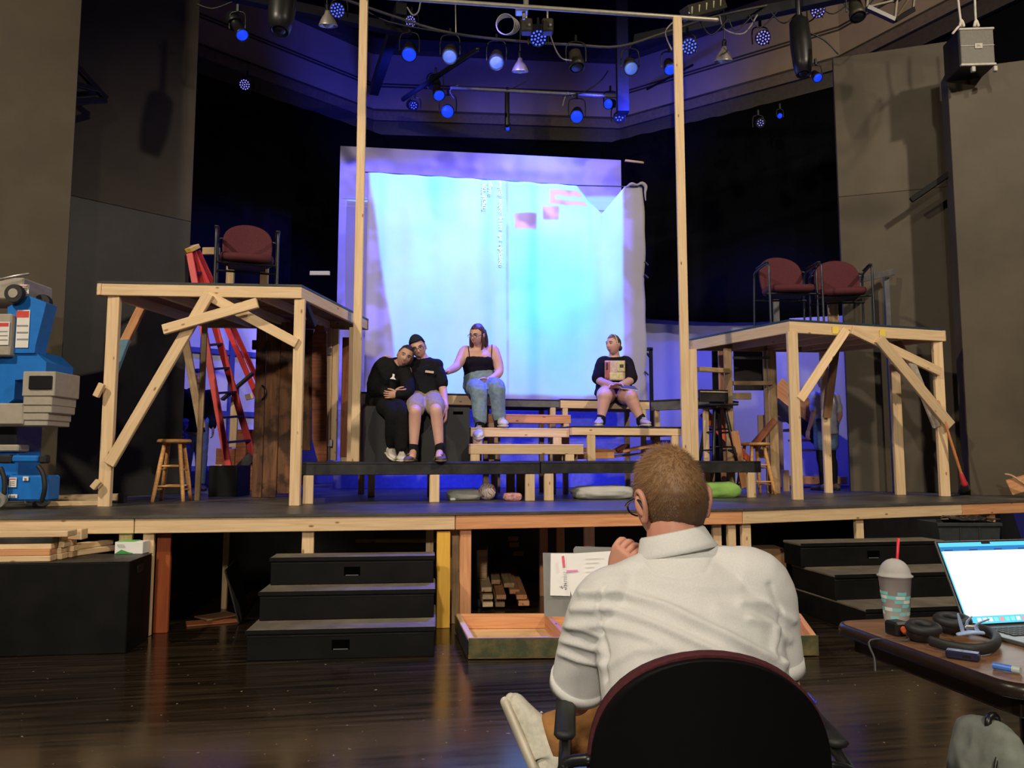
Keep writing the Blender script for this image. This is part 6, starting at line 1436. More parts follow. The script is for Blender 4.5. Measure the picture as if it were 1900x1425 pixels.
def build(t, skin, body_fn, heads, tops=(), voxel=0.009):
    """body_fn(bm_remeshed, bm_fine); tops: list of (name, material, fn(bm), voxel, wrinkle amp, freq, label)"""
    a, f = bmesh.new(), bmesh.new(); body_fn(a, f); me = bake(a, voxel, 4, 0.5); me = join_into(me, f); wobj('body', me, skin, t)
    for nm, m, fn, vx, amp, fr_, lab in tops:
        b_ = bmesh.new(); fn(b_); me = bake(b_, vx, 5, 0.5, nm)
        if amp: wrinkle(me, amp, fr_, len(nm))
        o = wobj(nm, me, m, t)
        if lab: o['label'] = lab

# ------------------------------------------------ man in black T-shirt and khaki shorts
def man_tee():
    t = thing('person', 'person in black T-shirt, khaki shorts and dark backward cap, arm round neighbour', 'person', V((W(790, 850, 7.35).x, 7.45, ZR)))
    pel = W(789, 737, 7.66); mid = W(788, 712, 7.68); ch = W(787, 685, 7.68); nk = W(783, 663, 7.66); hd = W(776, 646, 7.62)
    sL = W(760, 674, 7.66); sR = W(811, 678, 7.64)          # photo left / right shoulders
    hipL, hipR = W(774, 741, 7.62), W(803, 741, 7.62); kL, kR = W(770, 764, 7.18), W(809, 762, 7.20)
    aL, aR = W(767, 838, 7.20), W(816, 838, 7.20)
    eR, wR = W(821, 717, 7.60), W(827, 757, 7.42); eL, wL = W(736, 672, 7.84), W(715, 664, 7.68)
    M = head_matrix(hd, (0.10, -0.93, -0.25), (-0.30, -0.2, 1), 1.0)
    side = (1, 0.05, 0)
    def body(b, f):
        P, R = torso_rings(pel, mid, ch, nk, side, [(0.155, 0.11), (0.135, 0.10), (0.16, 0.11), (0.11, 0.08), (0.06, 0.055)]); add_limb(b, P, R, side)
        add_limb(b, [nk, hd + V((0.01, 0.03, -0.04))], [0.056, 0.052])
        add_limb(b, [sR, eR, wR], [0.055, 0.042, 0.029]); add_limb(b, [sL, eL, wL], [0.055, 0.042, 0.029])
        for h_, k_, a_ in ((hipL, kL, aL), (hipR, kR, aR)):
            add_limb(b, [h_, k_.lerp(h_, 0.08)], [0.085, 0.062]); add_limb(b, [k_, k_.lerp(a_, 0.3) + V((0, 0.015, 0)), a_], [0.058, 0.056, 0.036])
            add_limb(b, [a_, a_ + V((0.005, -0.13, -0.05))], [0.034, 0.035])
        add_head(f, M)
        hand(f, wR, (0.05, -0.1, -1), (-1, 0, 0), (0, -1, 0), 0.35); hand(f, wL, (-0.62, -0.62, -0.38), (0.3, 0.2, -1), (0.5, -0.6, 0.2), 0.45)
    def tee(b):
        torso_top(b, pel, mid, ch, nk, side, [(0.178, 0.135), (0.162, 0.122), (0.178, 0.130), (0.138, 0.095), (0.078, 0.070)])
        add_limb(b, [sR + V((-0.05, 0, 0.01)), sR.lerp(eR, 0.35), sR.lerp(eR, 0.85)], [0.062, 0.064, 0.066], caps='round'); ellipsoid(b, Matrix.Translation(sR + V((-0.005, 0, 0))) @ Matrix.Scale(0.068, 4)); ellipsoid(b, Matrix.Translation(sL) @ Matrix.Scale(0.07, 4)); add_limb(b, [sL + V((0.05, 0, 0)), sL.lerp(eL, 0.75)], [0.065, 0.06])
    def shorts(b):
        for h_, k_ in ((hipL, kL), (hipR, kR)): add_limb(b, [h_ + V((0, 0.03, 0)), h_.lerp(k_, 0.45), h_.lerp(k_, 0.80)], [0.11, 0.10, 0.086])
        add_limb(b, [hipL + V((0.02, 0, -0.01)), hipR + V((-0.02, 0, -0.01))], [0.10, 0.10])
    build(t, SK_PALE, body, M, [('shirt', fabric('black_tee', (0.010, 0.010, 0.014)), tee, 0.010, 0.004, 13, 'black T-shirt with small chest print'), ('shorts', fabric('khaki', (0.34, 0.27, 0.18)), shorts, 0.010, 0.004, 14, 'khaki shorts')])
    c = W(797, 690, 7.53); o = obj('chest_print', box_bm(0.085, 0.004, 0.022, 0.001), mat('print_tan', (0.62, 0.45, 0.32), 0.7), t, M=Matrix.Translation(c) @ Matrix.Rotation(0.12, 4, 'Y'))
    face_parts(t, M, mat('dark_brow', (0.02, 0.014, 0.01), 0.8), glasses=mat('wire_frame', (0.05, 0.04, 0.04), 0.3, 0.5))
    hair_cap(t, M, mat('dark_hair', (0.015, 0.011, 0.009), 0.6), 0.55, -0.55, (1.06, 1.06, 1.04))
    cap = hair_cap(t, M, fabric('navy_cap', (0.018, 0.022, 0.035)), 0.42, 0.12, (1.14, 1.12, 1.16), (0, -0.004, 0.010), 'cap', lump=0.0); cap['label'] = 'dark cap worn backwards'
    bm = bmesh.new(); tube(bm, [M @ V((0.0, -0.09, 0.02)), M @ V((0.0, -0.15, -0.005))], [(0.065, 0.006), (0.045, 0.004)], 12, 2, side=M.to_3x3() @ V((1, 0, 0))); wobj('cap_brim', mesh_of(bm, 'brim', True), fabric('navy_brim', (0.018, 0.022, 0.035)), cap)
    for a_, s in ((aL, -1), (aR, 1)):
        bm = bmesh.new(); tube(bm, [a_ + V((0, 0, 0.05)), a_ + V((0, 0, -0.02)), a_ + V((0, -0.05, -0.075))], [0.046, 0.048, 0.046], 12, 3); wobj('sock', mesh_of(bm, 's', True), SOCK, t)
        h0 = V((a_.x, a_.y + 0.05, ZR + 0.004)); o = shoe(t, h0, h0 + V((0.03 * s, -0.26, 0)), (0, 0, 1), BSHOE, mat('tan_sole', (0.20, 0.14, 0.09), 0.8), 0.05, 0.075, 'sandal')
        for k in (0.08, 0.16): 
            bm = bmesh.new(); c = h0 + V((0.012 * s, -k - 0.02, 0)); tube(bm, [c + V((-0.052, 0, 0.015)), c + V((-0.03, 0, 0.085 - k * 0.16)), c + V((0.03, 0, 0.085 - k * 0.16)), c + V((0.052, 0, 0.015))], [(0.018, 0.004)] * 4, 8, 3, side=(0, 1, 0)); wobj('strap', mesh_of(bm, 'st', True), mat('sandal_strap', (0.16, 0.12, 0.09), 0.8), o)
man_tee()
# ------------------------------------------------ woman in black hoodie leaning on him
def woman_hoodie():
    t = thing('person', 'person in black hoodie and black trousers resting head on neighbour\'s shoulder', 'person', V((W(728, 850, 7.3).x, 7.35, ZR)))
    pel = W(713, 742, 7.62); mid = W(714, 716, 7.62); ch = W(722, 690, 7.60); nk = W(739, 675, 7.58); hd = W(751, 661, 7.52)
    sL, sR = W(709, 679, 7.60), W(755, 688, 7.58); hipL, hipR = W(701, 744, 7.58), W(728, 744, 7.58); kL, kR = W(727, 768, 7.20), W(745, 766, 7.22)
    aL, aR = W(727, 828, 7.28), W(744, 836, 7.18)
    eL, wL = W(694, 722, 7.50), W(731, 730, 7.38); eR, wR = W(757, 724, 7.45), W(738, 733, 7.36)
    M = head_matrix(hd, (0.22, -0.92, -0.20), (0.42, -0.1, 0.9), 0.95); side = (1, 0.0, -0.1)
    def body(b, f):
        P, R = torso_rings(pel, mid, ch, nk, side, [(0.15, 0.11), (0.12, 0.095), (0.14, 0.10), (0.10, 0.075), (0.052, 0.05)]); add_limb(b, P, R, side); add_limb(b, [nk, hd + V((0, 0.03, -0.04))], [0.05, 0.047])
        add_limb(b, [sL, eL, wL], [0.05, 0.038, 0.026]); add_limb(b, [sR, eR, wR], [0.05, 0.038, 0.026])
        for h_, k_, a_ in ((hipL, kL, aL), (hipR, kR, aR)): add_limb(b, [h_, k_], [0.08, 0.055]); add_limb(b, [k_, k_.lerp(a_, 0.3) + V((0, 0.012, 0)), a_], [0.052, 0.052, 0.034])
        add_head(f, M); hand(f, wL, (1, -0.2, 0.05), (0, 0.6, -0.4), (0, -0.2, 1), 0.5, 0.92); hand(f, wR, (-0.9, -0.3, 0.0), (0, 0.6, -0.5), (0, -0.2, 1), 0.5, 0.92)
    def hoodie(b):
        torso_top(b, pel, mid, ch, nk, side, [(0.185, 0.15), (0.17, 0.14), (0.168, 0.13), (0.125, 0.10), (0.075, 0.07)], 0.95)
        add_limb(b, [sL + V((0.05, 0, 0)), sL, eL, eL.lerp(wL, 0.92)], [0.068, 0.074, 0.072, 0.046]); add_limb(b, [sR + V((-0.03, 0, 0)), eR, eR.lerp(wR, 0.9)], [0.07, 0.07, 0.046])
        add_limb(b, [nk + V((-0.085, 0.03, -0.005)), nk + V((-0.02, 0.085, 0.03)), nk + V((0.06, 0.04, -0.01))], [0.045, 0.05, 0.04])
    def trousers(b):
        for h_, k_, a_ in ((hipL, kL, aL), (hipR, kR, aR)): add_limb(b, [h_ + V((0, 0.02, 0)), h_.lerp(k_, 0.5), k_ + V((0, 0.01, 0)), k_.lerp(a_, 0.5), a_ + V((0, 0, 0.03))], [0.105, 0.092, 0.072, 0.066, 0.058])
        add_limb(b, [hipL, hipR], [0.10, 0.10])
    build(t, SK_MID, body, M, [('hoodie', fabric('black_hoodie', (0.009, 0.009, 0.010)), hoodie, 0.010, 0.006, 11, 'black hoodie with small white emblem'), ('trousers', fabric('black_trousers', (0.008, 0.008, 0.009)), trousers, 0.010, 0.004, 12, 'black trousers')])
    face_parts(t, M, mat('brown_brow', (0.03, 0.015, 0.01), 0.8))
    HR = mat('dark_brown_hair', (0.030, 0.014, 0.009), 0.5, scale=60, noise_amt=0.4); hair_cap(t, M, HR, 0.60, -0.5, (1.08, 1.09, 1.07), seed=3)
    bm = bmesh.new(); tube(bm, [M @ V((-0.06, 0.03, 0.07)), M @ V((-0.078, 0.045, 0.0)), M @ V((-0.07, 0.05, -0.05))], [0.014, 0.012, 0.006], 8, 4); ellipsoid(bm, M @ Matrix.Translation((-0.05, -0.10, -0.02)) @ Matrix.Diagonal((0.04, 0.035, 0.04, 1))); wobj('hair_lock', mesh_of(bm, 'lock', True), HR, t)
    # emblem: plain small white mark
    bm = bmesh.new(); c = W(729, 699, 7.42); pts = [(-0.03, -0.02), (0.03, -0.028), (0.012, -0.005), (0.016, 0.025), (-0.002, 0.03), (-0.006, 0.0)]
    f = [bm.verts.new(c + V((x, 0.02 * x, z))) for x, z in pts]; bm.faces.new(f); g = bmesh.ops.extrude_face_region(bm, geom=bm.faces[:]); bmesh.ops.translate(bm, verts=[v for v in g['geom'] if isinstance(v, bmesh.types.BMVert)], vec=(0, 0.02, 0)); bmesh.ops.recalc_face_normals(bm, faces=bm.faces); wobj('emblem', mesh_of(bm, 'em'), WHITE, t)
    bm = bmesh.new(); h1 = V((aL.x - 0.025, aL.y + 0.06, ZR + 0.01)); shoe(t, h1 + V((-0.03, 0.02, 0.06)), h1 + V((0.055, -0.17, 0.0)), (0.3, 0.2, 1), WSHOE, WSOLE, 0.046, 0.085)
    h2 = V((aR.x + 0.0, aR.y + 0.06, ZR + 0.004)); shoe(t, h2, h2 + V((0.03, -0.24, 0)), (0, 0, 1), WSHOE, WSOLE, 0.046, 0.085)
    bm.free()
woman_hoodie()
# ------------------------------------------------ woman in jeans
def woman_jeans():
    t = thing('person', 'person in black camisole and light blue jeans touching a neighbour\'s shoulder', 'person', V((W(895, 812, 7.9).x, 8.0, Z1)))
    pel = W(893, 716, 8.34); mid = W(889, 692, 8.36); ch = W(888, 668, 8.34); nk = W(889, 645, 8.32); hd = W(886, 622, 8.26)
    sL, sR = W(862, 653, 8.32), W(916, 652, 8.32); hipL, hipR = W(879, 719, 8.30), W(909, 719, 8.30); kL, kR = W(888, 728, 7.92), W(922, 722, 7.92)
    aL, aR = W(891, 784, 7.84), W(926, 778, 7.98)
    eL, wL = W(848, 679, 8.14), W(830, 690, 7.86); eR, wR = W(926, 690, 8.26), W(905, 706, 8.10)
    M = head_matrix(hd, (-0.48, -0.78, -0.26), (0.03, -0.12, 1), 1.0); side = (1, 0.02, 0)
    def body(b, f):
        P, R = torso_rings(pel, mid, ch, nk, side, [(0.195, 0.145), (0.155, 0.125), (0.172, 0.130), (0.125, 0.09), (0.062, 0.055)]); add_limb(b, P, R, side)
        add_limb(b, [ch + V((-0.07, -0.07, 0.01)), ch + V((0.07, -0.07, 0.01))], [0.078, 0.078])
        add_limb(b, [nk, hd + V((0.01, 0.03, -0.05))], [0.058, 0.055])
        add_limb(b, [sL + V((0.04, 0, 0)), sL, eL, wL], [0.06, 0.064, 0.050, 0.031]); add_limb(b, [sR + V((-0.04, 0, 0)), sR, eR, wR], [0.06, 0.064, 0.050, 0.031])
        for h_, k_, a_ in ((hipL, kL, aL), (hipR, kR, aR)): add_limb(b, [h_, k_], [0.09, 0.07]); add_limb(b, [k_, k_.lerp(a_, 0.3), a_], [0.06, 0.06, 0.038])
        add_head(f, M); hand(f, wL, (-0.75, -0.6, -0.1), (0.2, 0.2, -1), (0.4, -0.6, 0.2), 0.35, 0.95); hand(f, wR, (-0.85, -0.3, -0.15), (0, 0.5, -0.8), (0, -0.6, 0.7), 0.5, 0.95)
    def cami(b):
        P = [mid + V((0, 0, -0.07)), mid, ch + V((0, 0, -0.04)), ch + V((0, -0.005, 0.022))]; tube(b, P, [(0.176, 0.138), (0.165, 0.134), (0.182, 0.140), (0.182, 0.132)], 18, 5, side, 'flat')
        add_limb(b, [ch + V((-0.07, -0.072, -0.018)), ch + V((0.07, -0.072, -0.018))], [0.084, 0.084])
    def jeans(b):
        tube(b, [pel + V((0, 0.02, -0.06)), pel, pel.lerp(mid, 0.55), pel.lerp(mid, 0.95)], [(0.18, 0.14), (0.205, 0.155), (0.185, 0.148), (0.172, 0.142)], 18, 4, side, 'flat')
        for h_, k_, a_ in ((hipL, kL, aL), (hipR, kR, aR)): add_limb(b, [h_ + V((0, 0.02, 0)), h_.lerp(k_, 0.55) + V((0, 0, 0.015)), k_ + V((0, 0, 0.005)), k_.lerp(a_, 0.35), k_.lerp(a_, 0.9)], [0.110, 0.106, 0.090, 0.080, 0.070])
    build(t, SK_PALE, body, M, [('camisole', fabric('black_camisole', (0.012, 0.009, 0.016)), cami, 0.010, 0.002, 20, 'black spaghetti-strap camisole'), ('jeans', fabric('light_denim', (0.20, 0.28, 0.33), 0.16, 25), jeans, 0.010, 0.0045, 12, 'light blue jeans')])
    cm = fabric('strap_black', (0.012, 0.009, 0.016)); bo = [c for c in t.children if c.name.startswith('body')][0].data
    from mathutils.bvhtree import BVHTree
    bv = BVHTree.FromPolygons([v.co for v in bo.vertices], [p.vertices for p in bo.polygons])
    for px in ((868, 870, 871), (913, 913, 912)):
        pts = []
        for k in range(9):
            py = 637 + k * 2.9; q = k / 8; x = px[0] + (px[2] - px[0]) * q; r_ = ray(x, py).normalized(); hit = bv.ray_cast(V((0, 0, CAMZ)), r_)
            if hit[0] is not None and hit[0].y < 8.6: pts.append(hit[0] - r_ * 0.002)
        if len(pts) > 2:
            pts = [pts[0] + V((0, 0.05, -0.004))] + pts + [pts[-1] + V((0, -0.012, -0.03))]; tube_obj('shoulder_strap', pts, 0.0048, cm, t, 6, 2)
    face_parts(t, M, mat('auburn_brow', (0.06, 0.025, 0.015), 0.8), glasses=mat('thin_frame', (0.10, 0.07, 0.06), 0.3, 0.4))
    HR = mat('auburn_hair', (0.075, 0.026, 0.020), 0.5, scale=50, noise_amt=0.35); hair_cap(t, M, HR, 0.58, -0.6, (1.09, 1.10, 1.08), seed=5)
    bm = bmesh.new()
    for x, y in ((0.05, -0.05), (0.02, -0.08), (-0.03, -0.075), (0.065, -0.01)): tube(bm, [M @ V((x, y, 0.03)), M @ V((x * 1.2, y * 1.15, -0.06)), M @ V((x * 1.3 + 0.01, y * 1.1 - 0.01, -0.15)), M @ V((x * 1.25 + 0.02, y - 0.01, -0.22))], [0.034, 0.036, 0.030, 0.010], 10, 4)
    tube(bm, [M @ V((-0.06, 0.02, 0.0)), M @ V((-0.075, 0.01, -0.08)), M @ V((-0.06, 0.03, -0.15))], [0.018, 0.02, 0.008], 8, 4)
    wobj('long_hair', mesh_of(bm, 'lh', True), HR, t)
    for a_ in (aL, aR):
        bm = bmesh.new(); tube(bm, [a_ + V((0, 0, 0.03)), a_ + V((-0.003, -0.02, -0.05))], [0.048, 0.05], 12, 2); wobj('sock', mesh_of(bm, 's', True), SOCK, t)
    shoe(t, aL + V((-0.005, 0.07, -0.10)), aL + V((-0.015, -0.15, -0.175)), (0, -0.35, 1), WSHOE, WSOLE, 0.054, 0.115)
    h = V((aR.x + 0.0, aR.y + 0.06, Z2 + 0.012)); shoe(t, h, h + V((0.06, -0.25, 0.0)), (0, 0, 1), WSHOE, WSOLE, 0.052, 0.11)
    tube_obj('bracelet', [wR + V((0.02 * math.cos(a) * 1.0, 0.033 * math.sin(a), 0.033 * math.cos(a))) for a in [i * PI / 6 for i in range(13)]], 0.004, CHROME, t, 6, 1)
woman_jeans()
# ------------------------------------------------ person on the right
def tee_sitter():
    t = thing('person', 'person in black graphic T-shirt sitting alone at right with a notebook', 'person', V((W(1150, 790, 8.35).x, 8.45, ZM)))
    pel = W(1139, 728, 8.86); mid = W(1139, 704, 8.88); ch = W(1139, 683, 8.86); nk = W(1140, 660, 8.84); hd = W(1138, 640, 8.78)
    sL, sR = W(1118, 673, 8.84), W(1163, 673, 8.84); hipL, hipR = W(1127, 731, 8.80), W(1153, 731, 8.80); kL, kR = W(1122, 735, 8.42), W(1170, 737, 8.42)
    aL, aR = W(1115, 778, 8.40), W(1189, 778, 8.40)
    eL, wL = W(1110, 703, 8.72), W(1136, 714, 8.50); eR, wR = W(1171, 703, 8.72), W(1147, 716, 8.50)
    M = head_matrix(hd, (-0.72, -0.68, -0.02), (0, 0, 1), 0.98); side = (1, 0.03, 0)
    def body(b, f):
        P, R = torso_rings(pel, mid, ch, nk, side, [(0.20, 0.15), (0.17, 0.135), (0.175, 0.13), (0.13, 0.09), (0.062, 0.056)]); add_limb(b, P, R, side); add_limb(b, [nk, hd + V((0.01, 0.03, -0.05))], [0.06, 0.056])
        add_limb(b, [sL, eL, wL], [0.065, 0.052, 0.033]); add_limb(b, [sR, eR, wR], [0.065, 0.052, 0.033])
        for h_, k_, a_ in ((hipL, kL, aL), (hipR, kR, aR)): add_limb(b, [h_, h_.lerp(k_, 0.5), k_], [0.112, 0.108, 0.084]); add_limb(b, [k_, k_.lerp(a_, 0.35), a_], [0.078, 0.068, 0.040])
        add_head(f, M); hand(f, wL, (0.9, -0.25, -0.1), (0, 0.4, -0.9), (0, -0.7, 0.5), 0.45, 0.95); hand(f, wR, (-0.85, -0.25, -0.1), (0, 0.4, -0.9), (0, -0.7, 0.5), 0.45, 0.95)
    def tee(b):
        torso_top(b, pel, mid, ch, nk, side, [(0.225, 0.18), (0.198, 0.16), (0.192, 0.15), (0.15, 0.105), (0.088, 0.076)], 0.90)
        add_limb(b, [sL + V((0.05, 0, 0)), sL, sL.lerp(eL, 0.95)], [0.068, 0.072, 0.078]); add_limb(b, [sR + V((-0.05, 0, 0)), sR, sR.lerp(eR, 0.95)], [0.068, 0.072, 0.078])
    def shorts(b):
        for h_, k_ in ((hipL, kL), (hipR, kR)): add_limb(b, [h_ + V((0, 0.02, -0.01)), h_.lerp(k_, 0.35)], [0.125, 0.122])
    build(t, SK_PALE, body, M, [('shirt', fabric('graphic_tee_black', (0.012, 0.009, 0.012)), tee, 0.011, 0.005, 14, 'black T-shirt with pale patterned print'), ('shorts', fabric('dark_shorts', (0.02, 0.015, 0.02)), shorts, 0.012, 0.003, 12, None)])
    # chest print: plain colour blocks following the chest
    def patch(x0, y0, x1, y1, col, off, nm):
        bm = bmesh.new(); nx, ny = 6, 6; g = []
        for j in range(ny + 1):
            r = []
            for i in range(nx + 1):
                px = x0 + (x1 - x0) * i / nx; py = y0 + (y1 - y0) * j / ny; u = (px - 1139) / 24.0; yb = 8.70 - 0.012 * (1 - u * u) * 3 - off
                r.append(bm.verts.new(W(px, py, yb)))
            g.append(r)
        for j in range(ny):
            for i in range(nx): bm.faces.new((g[j][i], g[j][i + 1], g[j + 1][i + 1], g[j + 1][i]))
        o = wobj(nm, mesh_of(bm, nm, True), mat('print_' + nm + str(int(x0)), col, 0.8, noise_amt=0.15, scale=40), t); s_ = o.modifiers.new('s', 'SOLIDIFY'); s_.thickness = 0.05; s_.offset = -1 if False else 1
    patch(1122, 669, 1160, 706, (0.62, 0.46, 0.40), 0.0, 'chest_print'); patch(1123, 671, 1132, 704, (0.45, 0.12, 0.12), 0.004, 'print_block'); patch(1125, 673, 1128, 686, (0.05, 0.03, 0.03), 0.006, 'print_block'); patch(1145, 670, 1160, 690, (0.62, 0.55, 0.28), 0.004, 'print_block'); patch(1131, 692, 1158, 705, (0.66, 0.58, 0.30), 0.005, 'print_block'); patch(1150, 676, 1157, 682, (0.08, 0.07, 0.05), 0.007, 'print_block')
    face_parts(t, M, mat('fair_brow', (0.12, 0.07, 0.04), 0.8))
    HR = mat('two_tone_hair', (0.16, 0.085, 0.04), 0.5, scale=26, noise_amt=0.9); hair_cap(t, M, HR, 0.56, -0.5, (1.07, 1.08, 1.06), seed=9)
    bm = bmesh.new(); ellipsoid(bm, M @ Matrix.Translation((0, -0.115, -0.03)) @ Matrix.Diagonal((0.035, 0.03, 0.035, 1))); wobj('hair_bun', mesh_of(bm, 'bun', True), mat('dark_bun', (0.05, 0.035, 0.03), 0.6), t)
    bm = bmesh.new(); tube(bm, [M @ V((0.080 * math.cos(a), 0.02 + 0.02 * math.sin(a * 0), 0.125 * math.sin(a) - 0.0)) for a in [PI * k / 12 for k in range(13)]], 0.006, 6, 1); wobj('headband', mesh_of(bm, 'hb', True), mat('pale_headband', (0.55, 0.50, 0.46), 0.6), t)
    for a_, s in ((aL, -1), (aR, 1)):
        bm = bmesh.new(); tube(bm, [a_ + V((0, 0, 0.018)), a_ + V((0, 0, -0.03))], [0.052, 0.05], 12, 1); wobj('ankle_sock', mesh_of(bm, 's', True), SOCK, t)
        h0 = V((a_.x, a_.y + 0.07, ZM + 0.012)); shoe(t, h0, h0 + V((0.05 * s, -0.25, 0)), (0, 0, 1), mat('pale_slip_on', (0.42, 0.34, 0.30), 0.7), WSOLE, 0.05, 0.10)
tee_sitter()
c = W(1165, 719, 8.46); t = thing('notebook', 'dark notebook lying on the right sitter\'s lap', 'notebook', c)
NR = Matrix.Translation(c) @ Matrix.Rotation(0.12, 4, 'Z') @ Matrix.Rotation(math.radians(20), 4, 'X') @ Matrix.Rotation(0.10, 4, 'Y')
obj('cover', box_bm(0.19, 0.14, 0.004, 0.001, c=(0, 0, 0.006)), mat('slate_cover', (0.10, 0.10, 0.14), 0.5), t, M=NR); obj('pages', box_bm(0.185, 0.135, 0.010, 0.001, c=(0, 0, -0.002)), PAPER, t, M=NR)

# ------------------------------------------------ two standing people at the back
def stander(label, px, Y, ptop, top_c, leg_c, hair_c, face, sleeve, hairlen, arm_px, shorts=None, skin=SK_MID):
    t = thing('person', label, 'person', V((W(px, 800, Y).x, Y, S)))
    x = W(px, 800, Y).x; H = W(px, ptop, Y).z - S; k = H / 1.72; z = lambda v: S + v * k
    f = V(face).normalized(); r = V((f.y, -f.x, 0)); c = V((x, Y, 0)); P = lambda a, b_, v: c + r * (a * k) + f * (b_ * k) + V((0, 0, z(v)))
    M = head_matrix(P(0, 0.02, 1.605), (f.x, f.y, -0.1), (0, 0, 1), k)
    hips = [P(s * 0.09, 0, 0.92) for s in (-1, 1)]; knees = [P(s * 0.10, 0.02, 0.50) for s in (-1, 1)]; ank = [P(s * 0.11, -0.01, 0.09) for s in (-1, 1)]
    sh = [P(s * 0.19, 0, 1.38) for s in (-1, 1)]; el = [P(s * 0.25, -0.02, 1.10) for s in (-1, 1)]; wr = [P(s * 0.22, 0.12, 0.88) for s in (-1, 1)]
    def body(b, fn):
        add_limb(b, [P(0, 0, 0.88), P(0, 0, 1.08), P(0, 0, 1.28), P(0, -0.01, 1.42), P(0, 0, 1.47)], [(0.165 * k, 0.12 * k), (0.14 * k, 0.11 * k), (0.165 * k, 0.12 * k), (0.12 * k, 0.08 * k), (0.06 * k, 0.055 * k)], r); add_limb(b, [P(0, -0.01, 1.45), P(0, 0.0, 1.56)], 0.054 * k)
        for i in (0, 1):
            add_limb(b, [sh[i], el[i], wr[i]], [0.052 * k, 0.041 * k, 0.028 * k]); add_limb(b, [hips[i], knees[i], knees[i].lerp(ank[i], 0.3) - f * 0.015, ank[i]], [0.085 * k, 0.06 * k, 0.056 * k, 0.037 * k])
        add_head(fn, M)
        for i in (0, 1): hand(fn, wr[i], f * 0.25 + V((0, 0, -1)), -r if i else r, f, 0.4, k)
    def top(b):
        tube(b, [P(0, 0, 0.82), P(0, 0, 1.08), P(0, 0, 1.28), P(0, -0.01, 1.40), P(0, 0, 1.455)], [(0.19 * k, 0.14 * k), (0.165 * k, 0.135 * k), (0.185 * k, 0.14 * k), (0.155 * k, 0.10 * k), (0.078 * k, 0.07 * k)], 18, 5, r, 'flat')
        for i in (0, 1):
            q = [sh[i], el[i], el[i].lerp(wr[i], 0.85)] if sleeve else [sh[i], sh[i].lerp(el[i], 0.7)]; add_limb(b, q, [0.07 * k, 0.064 * k, 0.05 * k][:len(q)])
    def legs(b):
        for i in (0, 1):
            if shorts: add_limb(b, [hips[i] + V((0, 0, 0.04)), hips[i].lerp(knees[i], 0.62)], [0.115 * k, 0.10 * k])
            else: add_limb(b, [hips[i] + V((0, 0, 0.04)), knees[i], ank[i] + V((0, 0, 0.02))], [0.11 * k, 0.085 * k, 0.065 * k])
    build(t, skin, body, M, [('shirt', fabric('shirt_%d' % px, top_c, 0.15, 12), top, 0.012, 0.006, 14, None), ('shorts' if shorts else 'trousers', fabric('legs_%d' % px, leg_c), legs, 0.012, 0.005, 12, None)], voxel=0.012)
    if shorts:
        def leggings(b):
            for i in (0, 1): add_limb(b, [hips[i], knees[i], knees[i].lerp(ank[i], 0.3) - f * 0.015, ank[i]], [0.09 * k, 0.064 * k, 0.06 * k, 0.041 * k])
        b = bmesh.new(); leggings(b); wobj('leggings', bake(b, 0.012, 3), SOCK, t)
    HR = mat('hair_%d' % px, hair_c, 0.6, scale=50, noise_amt=0.3); hair_cap(t, M, HR, 0.5, -0.6, (1.09, 1.1, 1.08), seed=px)
    face_parts(t, M, HR)
    if hairlen:
        bm = bmesh.new(); tube(bm, [M @ V((0, -0.06, 0.03)), M @ V((0, -0.10, -0.08)), M @ V((0, -0.09, -0.2)), M @ V((0, -0.075, -0.27))], [(0.07 * k, 0.05 * k), (0.085 * k, 0.045 * k), (0.08 * k, 0.035 * k), (0.04 * k, 0.015 * k)], 14, 4, side=r); wobj('long_hair', mesh_of(bm, 'lh', True), HR, t)
    for i in (0, 1):
        h0 = ank[i].copy(); h0.z = S + 0.003; shoe(t, h0 - f * 0.06, h0 + f * 0.19, (0, 0, 1), BSHOE, BLKR, 0.045, 0.08)
    return t
stander('person in black shirt and jeans standing behind the ladder at left', 361, 9.55, 686, (0.008, 0.008, 0.010), (0.20, 0.28, 0.42), (0.03, 0.018, 0.012), (0.55, -0.8, 0), True, False, 0)
stander('person in white shirt and denim shorts with back turned at right', 1533, 9.55, 693, (0.60, 0.58, 0.58), (0.13, 0.20, 0.32), (0.06, 0.03, 0.02), (-0.35, 0.9, 0), False, True, 0, shorts=True)
